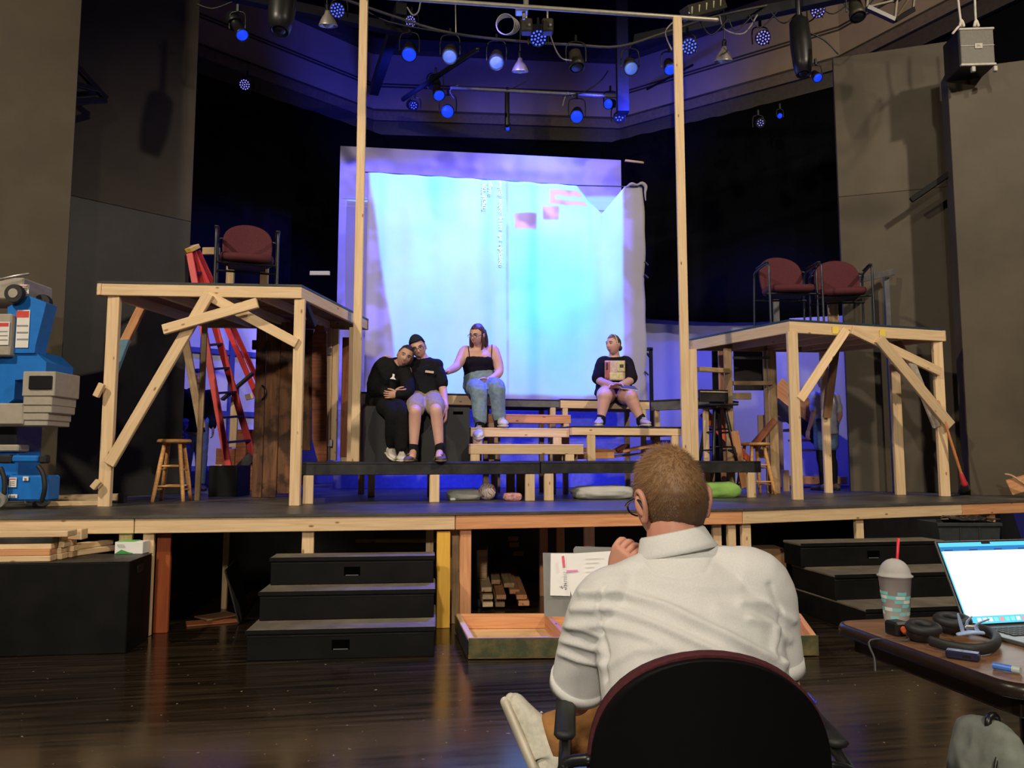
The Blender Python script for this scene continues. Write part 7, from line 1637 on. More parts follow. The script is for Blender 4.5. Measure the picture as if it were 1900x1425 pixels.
# ================================================================ DIRECTOR SEATED IN FRONT
def to_px(p):
    """camera pixel of a world point (for laying out shirt folds on the modelled back)"""
    x, y, z = p[0], p[1], p[2] - CAMZ
    dpt = y * CP + z * SP; up = -y * SP + z * CP
    return 950 + F * x / dpt, 712.5 - F * up / dpt
CH = V((0.380, 1.70, 0))
armchair('burgundy armchair seen from behind with a man seated in it', CH, PI - 0.08, None, 0.46, 0.905, 0.475, 0.10)
def director():
    t = thing('person', 'person with short fair hair and white polo shirt seated in front, seen from behind', 'person', V((CH.x, 1.72, 0)))
    pel = V((0.412, 1.68, 0.56)); mid = W(1290, 1290, 1.66); ch = W(1274, 1165, 1.72); nk = W(1250, 1018, 1.77); hd = W(1243, 930, 1.80)
    sL, sR = W(1112, 1128, 1.74), W(1408, 1092, 1.73); eL, wL = W(1066, 1292, 1.86), W(1140, 1078, 2.03); eR, wR = W(1452, 1296, 1.74), W(1440, 1330, 1.98)
    M = head_matrix(hd, (-0.22, 0.95, -0.20), (-0.10, 0.12, 1), 1.03); side = V((1, 0.0, 0.10)).normalized()
    hipL, hipR = V((0.33, 1.70, 0.545)), V((0.49, 1.70, 0.545)); kL, aL = V((0.335, 2.14, 0.50)), V((0.36, 2.13, 0.09)); kR, aR = V((0.54, 2.13, 0.66)), W(1024, 1374, 2.15)
    a, f = bmesh.new(), bmesh.new()
    P, R = torso_rings(pel, mid, ch, nk, side, [(0.175, 0.125), (0.165, 0.12), (0.175, 0.125), (0.125, 0.085), (0.064, 0.060)]); add_limb(a, P, R, side)
    add_limb(a, [nk + V((0, 0, -0.03)), nk.lerp(hd, 0.4) + V((0, -0.012, 0)), hd + V((0.0, -0.012, -0.035))], [(0.066, 0.062), (0.060, 0.060), (0.058, 0.058)])
    add_limb(a, [sL, eL], [0.052, 0.044]); add_limb(a, [eL, wL], [0.044, 0.030]); add_limb(a, [sR, eR], [0.052, 0.042]); add_limb(a, [eR, wR], [0.042, 0.030])
    for h_, k_, a_ in ((hipL, kL, aL), (hipR, kR, aR)): add_limb(a, [h_, k_], [0.085, 0.062]); add_limb(a, [k_, k_.lerp(a_, 0.3), a_], [0.058, 0.056, 0.034])
    me = bake(a, 0.006, 5, 0.5)
    sph_grid(f, HSHAPE, 60, 46, M)
    for s in (-1, 1):
        E = M @ Matrix.Translation((s * 0.0735, -0.012, -0.008)) @ Matrix.Rotation(s * -0.45, 4, 'Z') @ Matrix.Rotation(-0.15, 4, 'X')
        # ear: shell with a raised rim and lobe
        tube(f, [E @ V((0, 0.012, 0.006)), E @ V((s * 0.004, 0.004, 0.026)), E @ V((s * 0.012, -0.012, 0.031)), E @ V((s * 0.017, -0.023, 0.016)), E @ V((s * 0.015, -0.021, -0.006)), E @ V((s * 0.008, -0.010, -0.022)), E @ V((s * 0.003, 0.002, -0.031)), E @ V((0, 0.008, -0.026))], [0.005, 0.006, 0.0065, 0.0065, 0.006, 0.0065, 0.008, 0.005], 10, 4)
        ellipsoid(f, E @ Matrix.Translation((s * 0.006, -0.006, 0.002)) @ Matrix.Rotation(s * -0.5, 4, 'Z') @ Matrix.Diagonal((0.006, 0.016, 0.026, 1)), 14, 10)
    hand(f, wL, (0.18, -0.30, 0.75), (0.55, 0.2, 0.1), (0.4, -0.6, 0.2), 1.35, 1.0); hand(f, wR, (-0.2, 0.9, -0.1), (0, 0, -1), (-1, 0, 0), 0.6, 1.0)
    me = join_into(me, f); wobj('body', me, SK_RED, t)
    # ---- polo shirt
    b = bmesh.new()
    tube(b, [pel + V((0, 0, -0.04)), pel, mid, ch, ch.lerp(nk, 0.45), ch.lerp(nk, 0.74), ch.lerp(nk, 0.92)], [(0.195, 0.15), (0.195, 0.15), (0.196, 0.145), (0.198, 0.145), (0.170, 0.118), (0.118, 0.088), (0.078, 0.072)], 28, 6, side, 'flat')
    add_limb(b, [sL + V((0.06, 0, 0.03)), sL + V((0.012, 0, 0.004)), sL.lerp(eL, 0.45), sL.lerp(eL, 0.84)], [0.070, 0.074, 0.068, 0.064], n=24, caps='flat'); ellipsoid(b, Matrix.Translation(sL + V((0.05, 0, 0.025))) @ Matrix.Scale(0.068, 4)); add_limb(b, [sR + V((-0.06, 0, 0.02)), sR + V((-0.005, 0, 0.0)), sR.lerp(eR, 0.40), sR.lerp(eR, 0.72)], [0.075, 0.080, 0.068, 0.060], n=24, caps='flat'); ellipsoid(b, Matrix.Translation(sR + V((-0.05, 0, 0.02))) @ Matrix.Scale(0.07, 4))
    add_limb(b, [nk + V((-0.04, -0.01, -0.05)), sL + V((0.05, 0, 0.035))], [0.055, 0.062]); add_limb(b, [nk + V((0.05, -0.01, -0.045)), sR + V((-0.06, 0, 0.032))], [0.058, 0.062])
    ms = bake(b, 0.0058, 10, 0.5, 'shirt')
    FOLDS = [([(1082, 1100), (1150, 1098), (1240, 1128), (1340, 1175), (1450, 1232)], 0.010, 9), ([(1066, 1130), (1130, 1128), (1210, 1155), (1290, 1190), (1360, 1225)], 0.008, 8), ([(1060, 1160), (1110, 1160), (1170, 1172), (1230, 1195)], 0.006, 8),
             ([(1105, 1082), (1190, 1070), (1290, 1090), (1370, 1090)], 0.003, 10), ([(1375, 1118), (1425, 1122), (1470, 1150)], 0.007, 8), ([(1390, 1150), (1430, 1160), (1462, 1188)], 0.006, 8), ([(1330, 1130), (1390, 1150), (1440, 1190)], 0.004, 10),
             ([(1040, 1188), (1075, 1196), (1112, 1206)], 0.006, 6), ([(1038, 1212), (1072, 1224), (1116, 1232)], 0.006, 6), ([(1048, 1162), (1085, 1168), (1118, 1180)], 0.005, 6),
             ([(1120, 1240), (1180, 1205), (1240, 1205)], 0.005, 9), ([(1435, 1170), (1440, 1210), (1450, 1245)], 0.005, 7),
             ([(1122, 1090), (1108, 1120), (1118, 1170), (1126, 1215), (1122, 1262)], -0.006, 4.5), ([(1428, 1085), (1446, 1130), (1448, 1180), (1440, 1225)], -0.005, 4.5),
             ([(1196, 1046), (1216, 1068), (1262, 1074), (1310, 1062), (1322, 1038)], -0.0022, 2.2)]
    # cut garment openings are closed volumes: push folds onto camera-facing side only
    nrm = [v.normal.copy() for v in ms.vertices]
    for v, n_ in zip(ms.vertices, nrm):
        k = max(0.0, min(1.0, -n_.y * 1.6 + 0.35))
        if k <= 0: continue
        x, y = to_px(v.co); dsp = 0.0
        for pl, A_, w_ in FOLDS:
            best = 1e9
            for (x0, y0), (x1, y1) in zip(pl, pl[1:]):
                dx, dy = x1 - x0, y1 - y0; q = max(0, min(1, ((x - x0) * dx + (y - y0) * dy) / (dx * dx + dy * dy))); d2 = (x - x0 - q * dx) ** 2 + (y - y0 - q * dy) ** 2
                if d2 < best: best = d2
            if best < (3 * w_) ** 2: dsp += A_ * math.exp(-best / w_ ** 2)
        dsp += 0.0022 * noise.noise(V((x / 60, y / 38, 2)))
        v.co += n_ * dsp * k * 1.3
    ms.update()
    POLO = mat('white_polo_knit', (0.70, 0.70, 0.68), 0.85, noise_amt=0.04, scale=300, bump=0.06, spec=0.2)
    o = wobj('shirt', ms, POLO, t); o['label'] = 'white polo shirt with creased back'
    # sleeve hems
    for s_, e_, fr_, r_ in ((sL, eL, 0.75, 0.0670), (sR, eR, 0.63, 0.0620)):
        c = s_.lerp(e_, fr_ + 0.09); dv = (e_ - s_).normalized(); bm = bmesh.new(); tube(bm, [c - dv * 0.014, c + dv * 0.014], [r_ * 1.01, r_ * 0.985], 28, 1, caps='flat'); wobj('sleeve_hem', mesh_of(bm, 'hem', True), POLO, t)
    # collar: turned-down band
    bm = bmesh.new(); n = 48; rings = []
    cu = V((-0.20, 0.12, 1)).normalized(); cr = V((1, 0, 0.20)).normalized(); cf = cu.cross(cr); c0 = nk + V((0.003, -0.004, 0.004))
    for rr, zz in ((0.066, -0.010), (0.064, 0.026), (0.0665, 0.035), (0.071, 0.031), (0.083, -0.002), (0.088, -0.012), (0.085, -0.015), (0.076, -0.004)):
        rings.append([bm.verts.new(c0 + cr * (rr * 1.06 * math.cos(2 * PI * i / n)) + cf * (rr * math.sin(2 * PI * i / n)) + cu * (zz - 0.012 * max(0, math.sin(2 * PI * i / n)))) for i in range(n)])
    for A_, B_ in zip(rings, rings[1:] + rings[:1]):
        for i in range(n): bm.faces.new((A_[i], A_[(i + 1) % n], B_[(i + 1) % n], B_[i]))
    bmesh.ops.recalc_face_normals(bm, faces=bm.faces); wobj('collar', mesh_of(bm, 'collar', True), POLO, t)
    # ---- trousers
    b = bmesh.new()
    add_limb(b, [hipL, kL, kL.lerp(aL, 0.5), aL + V((0, 0, 0.03))], [0.105, 0.08, 0.07, 0.062]); add_limb(b, [hipR, kR, kR.lerp(aR, 0.55), kR.lerp(aR, 0.86)], [0.105, 0.082, 0.072, 0.070]); add_limb(b, [hipL, hipR], [0.12, 0.12])
    mt = bake(b, 0.008, 4); wrinkle(mt, 0.006, 16, 3); TAN = fabric('tan_cotton', (0.33, 0.16, 0.055), 0.15, 30); wobj('trousers', mt, TAN, t)['label'] = 'tan trousers'
    dv = (aR - kR).normalized(); c = kR.lerp(aR, 0.93); bm = bmesh.new(); tube(bm, [c - dv * 0.04, c, c + dv * 0.035, c + dv * 0.012], [0.066, 0.069, 0.070, 0.058], 24, 2, caps='flat'); wobj('cuff', mesh_of(bm, 'cuff', True), TAN, t)
    bm = bmesh.new(); tube(bm, [aR - dv * 0.05, aR + dv * 0.02], [0.041, 0.038], 16, 1); wobj('sock', mesh_of(bm, 'sock', True), mat('grey_sock', (0.14, 0.14, 0.14), 0.9), t)
    shoe(t, W(990, 1440, 2.10), W(932, 1305, 2.20), (1, 0.15, 0.35), mat('cream_running_shoe', (0.56, 0.54, 0.45), 0.7, bump=0.1, scale=60), mat('cream_sole', (0.62, 0.57, 0.46), 0.6), 0.054, 0.115)
    h = V((aL.x, aL.y - 0.05, 0.004)); shoe(t, h, h + V((0, 0.27, 0)), (0, 0, 1), mat('cream_running_shoe_b', (0.56, 0.54, 0.45), 0.7), WSOLE, 0.052, 0.10)
    # ---- hair
    m, n_, l, bs = nt('strawberry_blond_hair'); bs.inputs['Roughness'].default_value = 0.55
    tc = n_.new('ShaderNodeTexCoord'); sx = n_.new('ShaderNodeSeparateXYZ'); l.new(tc.outputs['Object'], sx.inputs[0])
    mr = n_.new('ShaderNodeMapRange'); mr.inputs['From Min'].default_value = hd.z - 0.075; mr.inputs['From Max'].default_value = hd.z + 0.10; l.new(sx.outputs['Z'], mr.inputs['Value'])
    nz = n_.new('ShaderNodeTexNoise'); nz.inputs['Scale'].default_value = 70; nz.inputs['Detail'].default_value = 6; l.new(tc.outputs['Object'], nz.inputs['Vector'])
    ad = n_.new('ShaderNodeMath'); ad.operation = 'MULTIPLY_ADD'; l.new(nz.outputs['Fac'], ad.inputs[0]); ad.inputs[1].default_value = 0.5; l.new(mr.outputs[0], ad.inputs[2])
    rp_ = n_.new('ShaderNodeValToRGB'); e = rp_.color_ramp.elements; e[0].position = 0.18; e[0].color = (0.36, 0.17, 0.11, 1); e[1].position = 1.25 / 1.0 if False else 1.0; e[1].color = (0.27, 0.145, 0.062, 1)
    q = e.new(0.38); q.color = (0.085, 0.042, 0.020, 1); q = e.new(0.68); q.color = (0.14, 0.070, 0.030, 1); l.new(ad.outputs[0], rp_.inputs['Fac']); l.new(rp_.outputs[0], bs.inputs['Base Color'])
    bp = n_.new('ShaderNodeBump'); bp.inputs['Strength'].default_value = 0.5; bp.inputs['Distance'].default_value = 0.004; l.new(nz.outputs['Fac'], bp.inputs['Height']); l.new(bp.outputs[0], bs.inputs['Normal'])
    cap = hair_cap(t, M, m, 0.50, -0.62, (1.065, 1.055, 1.075), (0, -0.002, 0.002), 'hair', lump=0.02, seed=4); cap['label'] = 'short strawberry-blond hair'
    # short hair fibres on the cap
    cm = cap.data; random.seed(3); bm = bmesh.new(); polys = [p for p in cm.polygons]; ar = [p.area for p in polys]
    crown = M @ V((0.01, -0.06, 0.10)); upw = (M.to_3x3() @ V((0, 0, 1))).normalized()
    for p in random.choices(polys, ar, k=5200):
        vs = [cm.vertices[i].co for i in p.vertices]; a_, b2_ = random.random(), random.random(); c = vs[0].lerp(vs[1], a_).lerp(vs[3].lerp(vs[2], a_), b2_) if len(vs) == 4 else vs[0]
        nn = p.normal if p.normal.dot(c - hd) > 0 else -p.normal; h_ = (c - hd).dot(upw); ln = 0.004 + 0.011 * max(0, min(1, (h_ + 0.05) / 0.14))
        fl = (c - crown); fl = fl - nn * fl.dot(nn); fl = fl.normalized() if fl.length > 1e-4 else V((1, 0, 0))
        dv = (nn * 0.55 + fl * 0.8 + V((random.uniform(-.35, .35), random.uniform(-.35, .35), random.uniform(-.35, .35)))).normalized(); sd = dv.cross(nn).normalized() * 0.00055
        bm.faces.new((bm.verts.new(c - sd), bm.verts.new(c + sd), bm.verts.new(c + dv * ln)))
    o = wobj('hair_strands', mesh_of(bm, 'strands'), m, cap); o['kind'] = 'stuff'
    # glasses temples
    gl = bmesh.new()
    for s in (-1, 1):
        tube(gl, [M @ V((s * 0.064, 0.105, 0.010)), M @ V((s * 0.079, 0.04, 0.012)), M @ V((s * 0.083, -0.012, 0.010)), M @ V((s * 0.080, -0.034, -0.014))], [0.0035, 0.0035, 0.0035, 0.003], 8, 3)
        tube(gl, [M @ V((s * 0.034 + 0.026 * math.cos(a * PI / 8), 0.106, 0.004 + 0.020 * math.sin(a * PI / 8))) for a in range(17)], 0.0022, 6, 1)
    tube(gl, [M @ V((-0.009, 0.107, 0.010)), M @ V((0.009, 0.107, 0.010))], 0.0022, 6, 1)
    wobj('glasses', mesh_of(gl, 'gl', True), BLK, t)
    face_parts(t, M, m)
director()
# pen on the right armrest
tag(tube_obj('pen', [W(1500, 1288, 1.76), W(1513, 1303, 1.70)], 0.004, mat('blue_pen', (0.05, 0.05, 0.5), 0.3), None, 8, 1), 'pen resting on the right armrest of the front chair', 'pen')
# phone standing against left armrest
# ---------------- script binder
t = thing('script_binder', 'grey binder with white script pages and pink tabs in front of the seated man', 'binder', W(1080, 1145, 2.28))
GB = mat('grey_binder_board', (0.20, 0.20, 0.185), 0.6, noise_amt=0.06)
def sheet(nm, P, m, th, depth=2.30):
    """flat board from pixel corners on a slightly leaning plane"""
    pts = []
    for x, y in P:
        Y = depth + (1085 - y) * 0.0004; pts.append(W(x, y, Y))
    bm = bmesh.new(); f = [bm.verts.new(p) for p in pts]; g = [bm.verts.new(p + V((0, th, 0))) for p in pts]; n = len(pts); bm.faces.new(f); bm.faces.new(g[::-1])
    for i in range(n): bm.faces.new((f[i], g[i], g[(i + 1) % n], f[(i + 1) % n]))
    bmesh.ops.recalc_face_normals(bm, faces=bm.faces); return wobj(nm, mesh_of(bm, nm), m, t)
sheet('left_cover', [(1007, 1026), (1170, 1026), (1170, 1146), (1010, 1144)], GB, 0.004, 2.30)
sheet('right_cover', [(1064, 1019), (1068, 1014), (1230, 1018), (1230, 1120), (1064, 1120)], GB, 0.004, 2.325)
pg = sheet('left_page', [(1022, 1027), (1062, 1027), (1058, 1106), (1021, 1105)], PAPER, 0.003, 2.293); pg2 = sheet('right_page', [(1048, 1028), (1180, 1020), (1190, 1130), (1066, 1128), (1056, 1085)], PAPER, 0.003, 2.286)
PINKT = mat('pink_ink', (0.80, 0.25, 0.50), 0.6); 
o = sheet('red_tab', [(1042, 1032), (1047, 1031), (1049, 1051), (1044, 1052)], mat('red_tab_film', (0.75, 0.08, 0.14), 0.5), 0.001, 2.282)
sheet('pink_highlight', [(1051, 1058), (1072, 1057), (1072, 1060), (1051, 1062)], PINKT, 0.0008, 2.283)
random.seed(5)
for k in range(9):
    y = 1036 + k * 8; sheet('text_line', [(1086, y), (1120 - (k % 3) * 9, y - 1), (1120 - (k % 3) * 9, y), (1086, y + 1)], mat('faint_print', (0.78, 0.77, 0.76), 0.8), 0.0006, 2.2835)
INK = mat('pencil', (0.10, 0.10, 0.11), 0.8); bm = bmesh.new()
for k in range(7):
    x = 1046 + random.uniform(-2, 2); y = 1103 - k * 2.0; tube(bm, [W(x, y, 2.291), W(x + random.uniform(-8, 6), y - random.uniform(3, 12), 2.289)], 0.0006, 5, 1)
for k in range(8): tube(bm, [W(1046, 1062 + k * 4, 2.2905), W(1052, 1063 + k * 4, 2.2905)], 0.0005, 5, 1)
wobj('pencil_marks', mesh_of(bm, 'pm'), INK, t)
# ================================================================ TABLE AT THE RIGHT
TN = V((1.125, 1.765, 0)); TU = V((0.984, 0.18, 0)).normalized(); TV = V((-TU.y, TU.x, 0)); TZ = 0.74; TRZ = math.atan2(TU.y, TU.x)
def tp(u, v, z=TZ): p = TN + TU * u + TV * v; return V((p.x, p.y, z))
def rounded_rect(L, D, r, n=8):
    pts = []
    for cx, cy, a0 in ((L - r, r, -90), (L - r, D - r, 0), (r, D - r, 90), (r, r, 180)):
        for k in range(n + 1): a = math.radians(a0 + 90 * k / n); pts.append((cx + r * math.cos(a), cy + r * math.sin(a)))
    return pts
def table():
    t = thing('folding_table', 'brown folding table with dark bullnose edge at the right foreground', 'table', tp(0.9, 0.37, 0))
    TOP = wood('brown_laminate', (0.24, 0.125, 0.065), (0.15, 0.075, 0.04), grain=(1.2, 14, 14), rough=0.32, var=0.0); EDGE = mat('dark_vinyl_edge', (0.022, 0.012, 0.009), 0.35)
    M = Matrix.Translation(tp(0, 0, 0)) @ Matrix.Rotation(TRZ, 4, 'Z')
    P = rounded_rect(1.83, 0.72, 0.07)
    def pr(ins, z0, z1):
        c = (0.915, 0.36); return poly_prism([(c[0] + (x - c[0]) * (1 - ins / 0.915), c[1] + (y - c[1]) * (1 - ins / 0.36)) for x, y in P], z0, z1)
    obj('top', pr(0.012, TZ - 0.010, TZ), TOP, t, M=M)
    bm = bmesh.new(); n = len(P); rings = []
    c = (0.915, 0.36)
    for ins, z in ((0.012, TZ - 0.0005), (0.004, TZ - 0.002), (0.0, TZ - 0.012), (0.0, TZ - 0.030), (0.008, TZ - 0.036), (0.03, TZ - 0.036), (0.03, TZ - 0.02)):
        rings.append([bm.verts.new((c[0] + (x - c[0]) * (1 - ins / 0.915), c[1] + (y - c[1]) * (1 - ins / 0.36), z)) for x, y in P])
    for A, B in zip(rings, rings[1:]):
        for i in range(n): bm.faces.new((A[i], A[(i + 1) % n], B[(i + 1) % n], B[i]))
    bmesh.ops.recalc_face_normals(bm, faces=bm.faces); obj('edge_band', mesh_of(bm, 'edge', True), EDGE, t, M=M)
    obj('underside', pr(0.03, TZ - 0.034, TZ - 0.0105), BLK, t, M=M)
    for x, y, L, D in ((0.05, 0.05, 1.73, 0.03), (0.05, 0.64, 1.73, 0.03), (0.05, 0.05, 0.03, 0.62), (1.75, 0.05, 0.03, 0.62)):
        obj('apron', box_bm(L, D, 0.05, 0.003, c=(x + L / 2, y + D / 2, TZ - 0.061)), EDGE, t, M=M)
    for x in (0.36, 1.5):
        bm = bmesh.new(); tube(bm, [(x, 0.36, TZ - 0.04), (x, 0.36, 0.02)], 0.022, 12, 1, caps='flat'); obj('pedestal', mesh_of(bm, 'leg', True), BLK, t, M=M)
        obj('foot_bar', box_bm(0.05, 0.62, 0.03, 0.008, c=(x, 0.36, 0.015)), BLK, t, M=M)
        bm = bmesh.new(); tube(bm, [(x, 0.36, 0.42), (x + (0.3 if x < 1 else -0.3), 0.36, TZ - 0.05)], 0.009, 8, 1); obj('folding_brace', mesh_of(bm, 'fb', True), BLK, t, M=M)
table()
# ---- laptop
def laptop():
    a = math.radians(12); u = V((math.cos(a), math.sin(a), 0)); v = V((-u.y, u.x, 0)); hinge = V((1.335, 2.315, TZ + 0.012)); w_ = 0.356; dp = 0.248
    t = thing('laptop', 'open grey laptop with bright white page on screen', 'laptop', hinge + u * (w_ / 2) + V((0, 0, -0.012)))
    SG = mat('space_grey_aluminium', (0.22, 0.22, 0.23), 0.35, 0.7, noise_amt=0.02)
    B = Matrix((u, v, V((0, 0, 1)))).transposed().to_4x4(); B.translation = hinge
    base = obj('base', box_bm(w_, dp, 0.012, 0.004, c=(w_ / 2, -dp / 2, -0.0055), seg=2), SG, t, M=B)
    obj('keyboard_well', box_bm(0.275, 0.105, 0.0008, 0.0, c=(w_ / 2, -0.075, 0.0006)), BLK, base, M=B)
    KEY = mat('black_keys', (0.015, 0.015, 0.016), 0.5); kme = box_bm(0.0165, 0.0145, 0.002, 0.0008); kme = mesh_of(kme, 'key'); kme.materials.append(KEY)
    for r in range(5):
        for c in range(14): obj('key', kme, None, base, M=B @ Matrix.Translation((0.049 + c * 0.0198, -0.115 + r * 0.0195, 0.002)))
    obj('trackpad', box_bm(0.13, 0.085, 0.0006, 0.0, c=(w_ / 2, -0.185, 0.0006)), mat('trackpad_grey', (0.25, 0.25, 0.26), 0.3, 0.5), base, M=B)
    tilt = math.radians(24.5); sv = (V((0, 0, 1)) * math.cos(tilt) + v * math.sin(tilt)).normalized(); sn = u.cross(sv)   # sn points away from viewer's side? fixed below
    if sn.y > 0: sn = -sn
    L = Matrix((u, sv, sn)).transposed().to_4x4(); L.translation = hinge
    hh = 0.262
    lid = obj('lid', box_bm(w_, hh, 0.006, 0.003, c=(w_ / 2, hh / 2, -0.004), seg=2), SG, t, M=L)
    obj('bezel', box_bm(w_ - 0.004, hh - 0.004, 0.0008, 0.0, c=(w_ / 2, hh / 2, -0.0006)), BLK, lid, M=L)
    def scr(nm, x0, y0, x1, y1, m, z=0.0, par=None): return obj(nm, box_bm((x1 - x0), (y1 - y0), 0.0004, 0.0, c=((x0 + x1) / 2, (y0 + y1) / 2, 0.0002 + z)), m, par or lid, M=L)
    def em(nm, c, s):
        m = emis(nm, c, s); m.cycles.emission_sampling = 'AUTO'; return m
    SB_, SW, SD_ = em('screen_sky_blue', (0.10, 0.62, 1.0), 1.0), em('screen_page', (0.90, 0.99, 1.0), 1.25), em('screen_deep_blue', (0.01, 0.22, 0.62), 0.8)
    x0, x1 = 0.007, w_ - 0.007
    scr('screen', x0, 0.008, x1, hh - 0.007, SB_)
    scr('toolbar', x0, hh - 0.034, x1, hh - 0.020, SD_, 0.0004); scr('page', x0 + 0.004, 0.030, x1, hh - 0.034, SW, 0.0004)
    GRY = em('screen_tint', (0.70, 0.90, 0.98), 1.0)
    scr('page_tint', 0.10, 0.075, 0.27, 0.15, em('screen_tint2', (0.82, 0.97, 1.0), 1.2), 0.0007)
    for k in range(6): scr('page_text', 0.125, 0.080 + k * 0.014, 0.24 - (k % 3) * 0.02, 0.0812 + k * 0.014, GRY, 0.0010)
    random.seed(2)
    for k in range(4): scr('menu_item', 0.02 + k * 0.09, hh - 0.032, 0.05 + k * 0.09, hh - 0.029, em('menu_dark%d' % k, (0.02, 0.06, 0.2), 0.6), 0.0010)
    for k in range(14):
        c = [(0.9, 0.95, 1.0), (0.9, 0.4, 0.4), (0.3, 0.9, 0.9), (0.1, 0.3, 0.9), (0.9, 0.9, 0.95)][random.randrange(5)]
        scr('dock_icon', 0.045 + k * 0.0195, 0.013, 0.059 + k * 0.0195, 0.025, em('dock%d' % k, c, 0.8), 0.0008)
    scr('camera_notch', w_ / 2 - 0.016, hh - 0.0135, w_ / 2 + 0.016, hh - 0.006, BLK, 0.0012)
laptop()
# ---- cup with dome lid and straw
def cup():
    c = Zp(1664, 1152, TZ); t = thing('drink_cup', 'clear plastic cup with dome lid, teal checks and red straw', 'cup', c)
    m, n, l, b = nt('clear_frosted_plastic'); b.inputs['Base Color'].default_value = (0.86, 0.84, 0.82, 1); b.inputs['Roughness'].default_value = 0.18; b.inputs['Transmission Weight'].default_value = 0.6; b.inputs['IOR'].default_value = 1.1
    r0, r1, hz = 0.035, 0.0475, 0.135
    bm = bmesh.new(); lathe(bm, [(0.0005, 0.002), (r0, 0.0), (r0 + 0.001, 0.003), (r1, hz), (r1 + 0.003, hz + 0.001), (r1 + 0.003, hz + 0.004)], 40, cap=False); o = lobj('cup_wall', bm, m, t, smooth=True); o.modifiers.new('s', 'SOLIDIFY').thickness = 0.0008
    bm = bmesh.new(); prof = [(r1 + 0.0045, hz + 0.002), (r1 + 0.0055, hz + 0.006), (r1 - 0.001, hz + 0.010)] + [((r1 - 0.002) * math.cos(math.radians(a)), hz + 0.010 + 0.047 * math.sin(math.radians(a))) for a in range(12, 84, 9)] + [(0.007, hz + 0.057)]
    lathe(bm, prof, 40, cap=False); o = lobj('dome_lid', bm, m, t, smooth=True); o.modifiers.new('s', 'SOLIDIFY').thickness = 0.0008
    # checks: small teal blocks printed round the wall
    TE = mat('teal_print_cup', (0.20, 0.55, 0.56), 0.5, noise_amt=0.03); LT = mat('pale_print_cup', (0.62, 0.72, 0.70), 0.5, noise_amt=0.03)
    random.seed(9); rows = 7; colsn = 10
    for mname, M_, par_ in (('teal_checks', TE, 0), ('pale_checks', LT, 1)):
        bm = bmesh.new()
        for j in range(rows):
            for i in range(colsn):
                if (i + j) % 2 != par_ or (par_ == 1 and j > 6): continue
                if random.random() < (0.2 if par_ == 0 else 0.5): continue
                z0 = 0.010 + j * 0.0122; z1 = z0 + 0.0105
                a0 = 2 * PI * i / colsn + 0.1 * j; a1 = a0 + 2 * PI / colsn
                P = []
                for z in (z0, z1):
                    rr = r0 + (r1 - r0) * z / hz + 0.0009
                    P.append([bm.verts.new((rr * math.cos(a0 + (a1 - a0) * k / 3), rr * math.sin(a0 + (a1 - a0) * k / 3), z)) for k in range(4)])
                for k in range(3): bm.faces.new((P[0][k], P[0][k + 1], P[1][k + 1], P[1][k]))
        o = lobj(mname, bm, M_, t); o['kind'] = 'stuff'
    bm = bmesh.new(); tube(bm, [(0.0, 0.004, 0.012), (0.010, 0.0, hz + 0.05), (0.016, -0.002, hz + 0.062 + 0.058)], 0.0042, 12, 1, caps='flat'); lobj('straw', bm, mat('red_straw', (0.72, 0.02, 0.04), 0.4), t, smooth=True)
    bm = bmesh.new(); lathe(bm, [(0.0005, 0.004), (r0 - 0.002, 0.004), (r0 + 0.0005, 0.03), (0.0005, 0.03)], 30, cap=False); lobj('melted_drink', bm, mat('milky_drink', (0.62, 0.50, 0.42), 0.3), t, smooth=True)
cup()
# ---- headphones
def headphones():
    t = thing('headphones', 'black over-ear headphones lying on the table before the laptop', 'headphones', Zp(1760, 1195, TZ))
    PAD = mat('black_leatherette', (0.014, 0.014, 0.016), 0.6); 
    for px, py, r, rz, z in ((1714, 1190, 0.043, 0.3, 0.030), (1768, 1176, 0.046, 0.1, 0.032)):
        c = Zp(px, py, TZ); M = Matrix.Translation(c + V((0, 0, z))) @ Matrix.Rotation(rz, 4, 'Z') @ Matrix.Rotation(0.16, 4, 'X')
        bm = bmesh.new(); lathe(bm, [(0.0005, -0.026), (r * 0.7, -0.026), (r * 0.92, -0.018), (r * 0.96, 0.0)], 28, M @ Matrix.Diagonal((1.12, 0.9, 1, 1)), cap=False); e = wobj('ear_cup', mesh_of(bm, 'ec', True), BLK, t)
        bm = bmesh.new(); rings = []
        for k in range(28):
            a = 2 * PI * k / 28; rings.append([bm.verts.new(M @ V((1.12 * (r * 0.78 + 0.013 * math.cos(b_)) * math.cos(a), 0.9 * (r * 0.78 + 0.013 * math.cos(b_)) * math.sin(a), 0.008 + 0.013 * math.sin(b_)))) for b_ in [2 * PI * q / 12 for q in range(12)]])
        for A, B in zip(rings, rings[1:] + rings[:1]):
            for q in range(12): bm.faces.new((A[q], A[(q + 1) % 12], B[(q + 1) % 12], B[q]))
        bmesh.ops.recalc_face_normals(bm, faces=bm.faces); wobj('ear_pad', mesh_of(bm, 'ep', True), PAD, e)
    P = [Zp(1727, 1205, TZ) + V((0, 0, 0.022)), Zp(1762, 1212, TZ) + V((0, 0, 0.018)), Zp(1810, 1217, TZ) + V((0, 0, 0.016)), Zp(1842, 1212, TZ) + V((0, 0, 0.018)), Zp(1850, 1198, TZ) + V((0, 0, 0.02)), Zp(1835, 1187, TZ) + V((0, 0, 0.022)), Zp(1802, 1180, TZ) + V((0, 0, 0.024))]
    tube_obj('headband', P, [(0.006, 0.014), (0.008, 0.014), (0.011, 0.015), (0.012, 0.015), (0.012, 0.015), (0.010, 0.015), (0.006, 0.014)], PAD, t, 12, 5, side=None)
headphones()
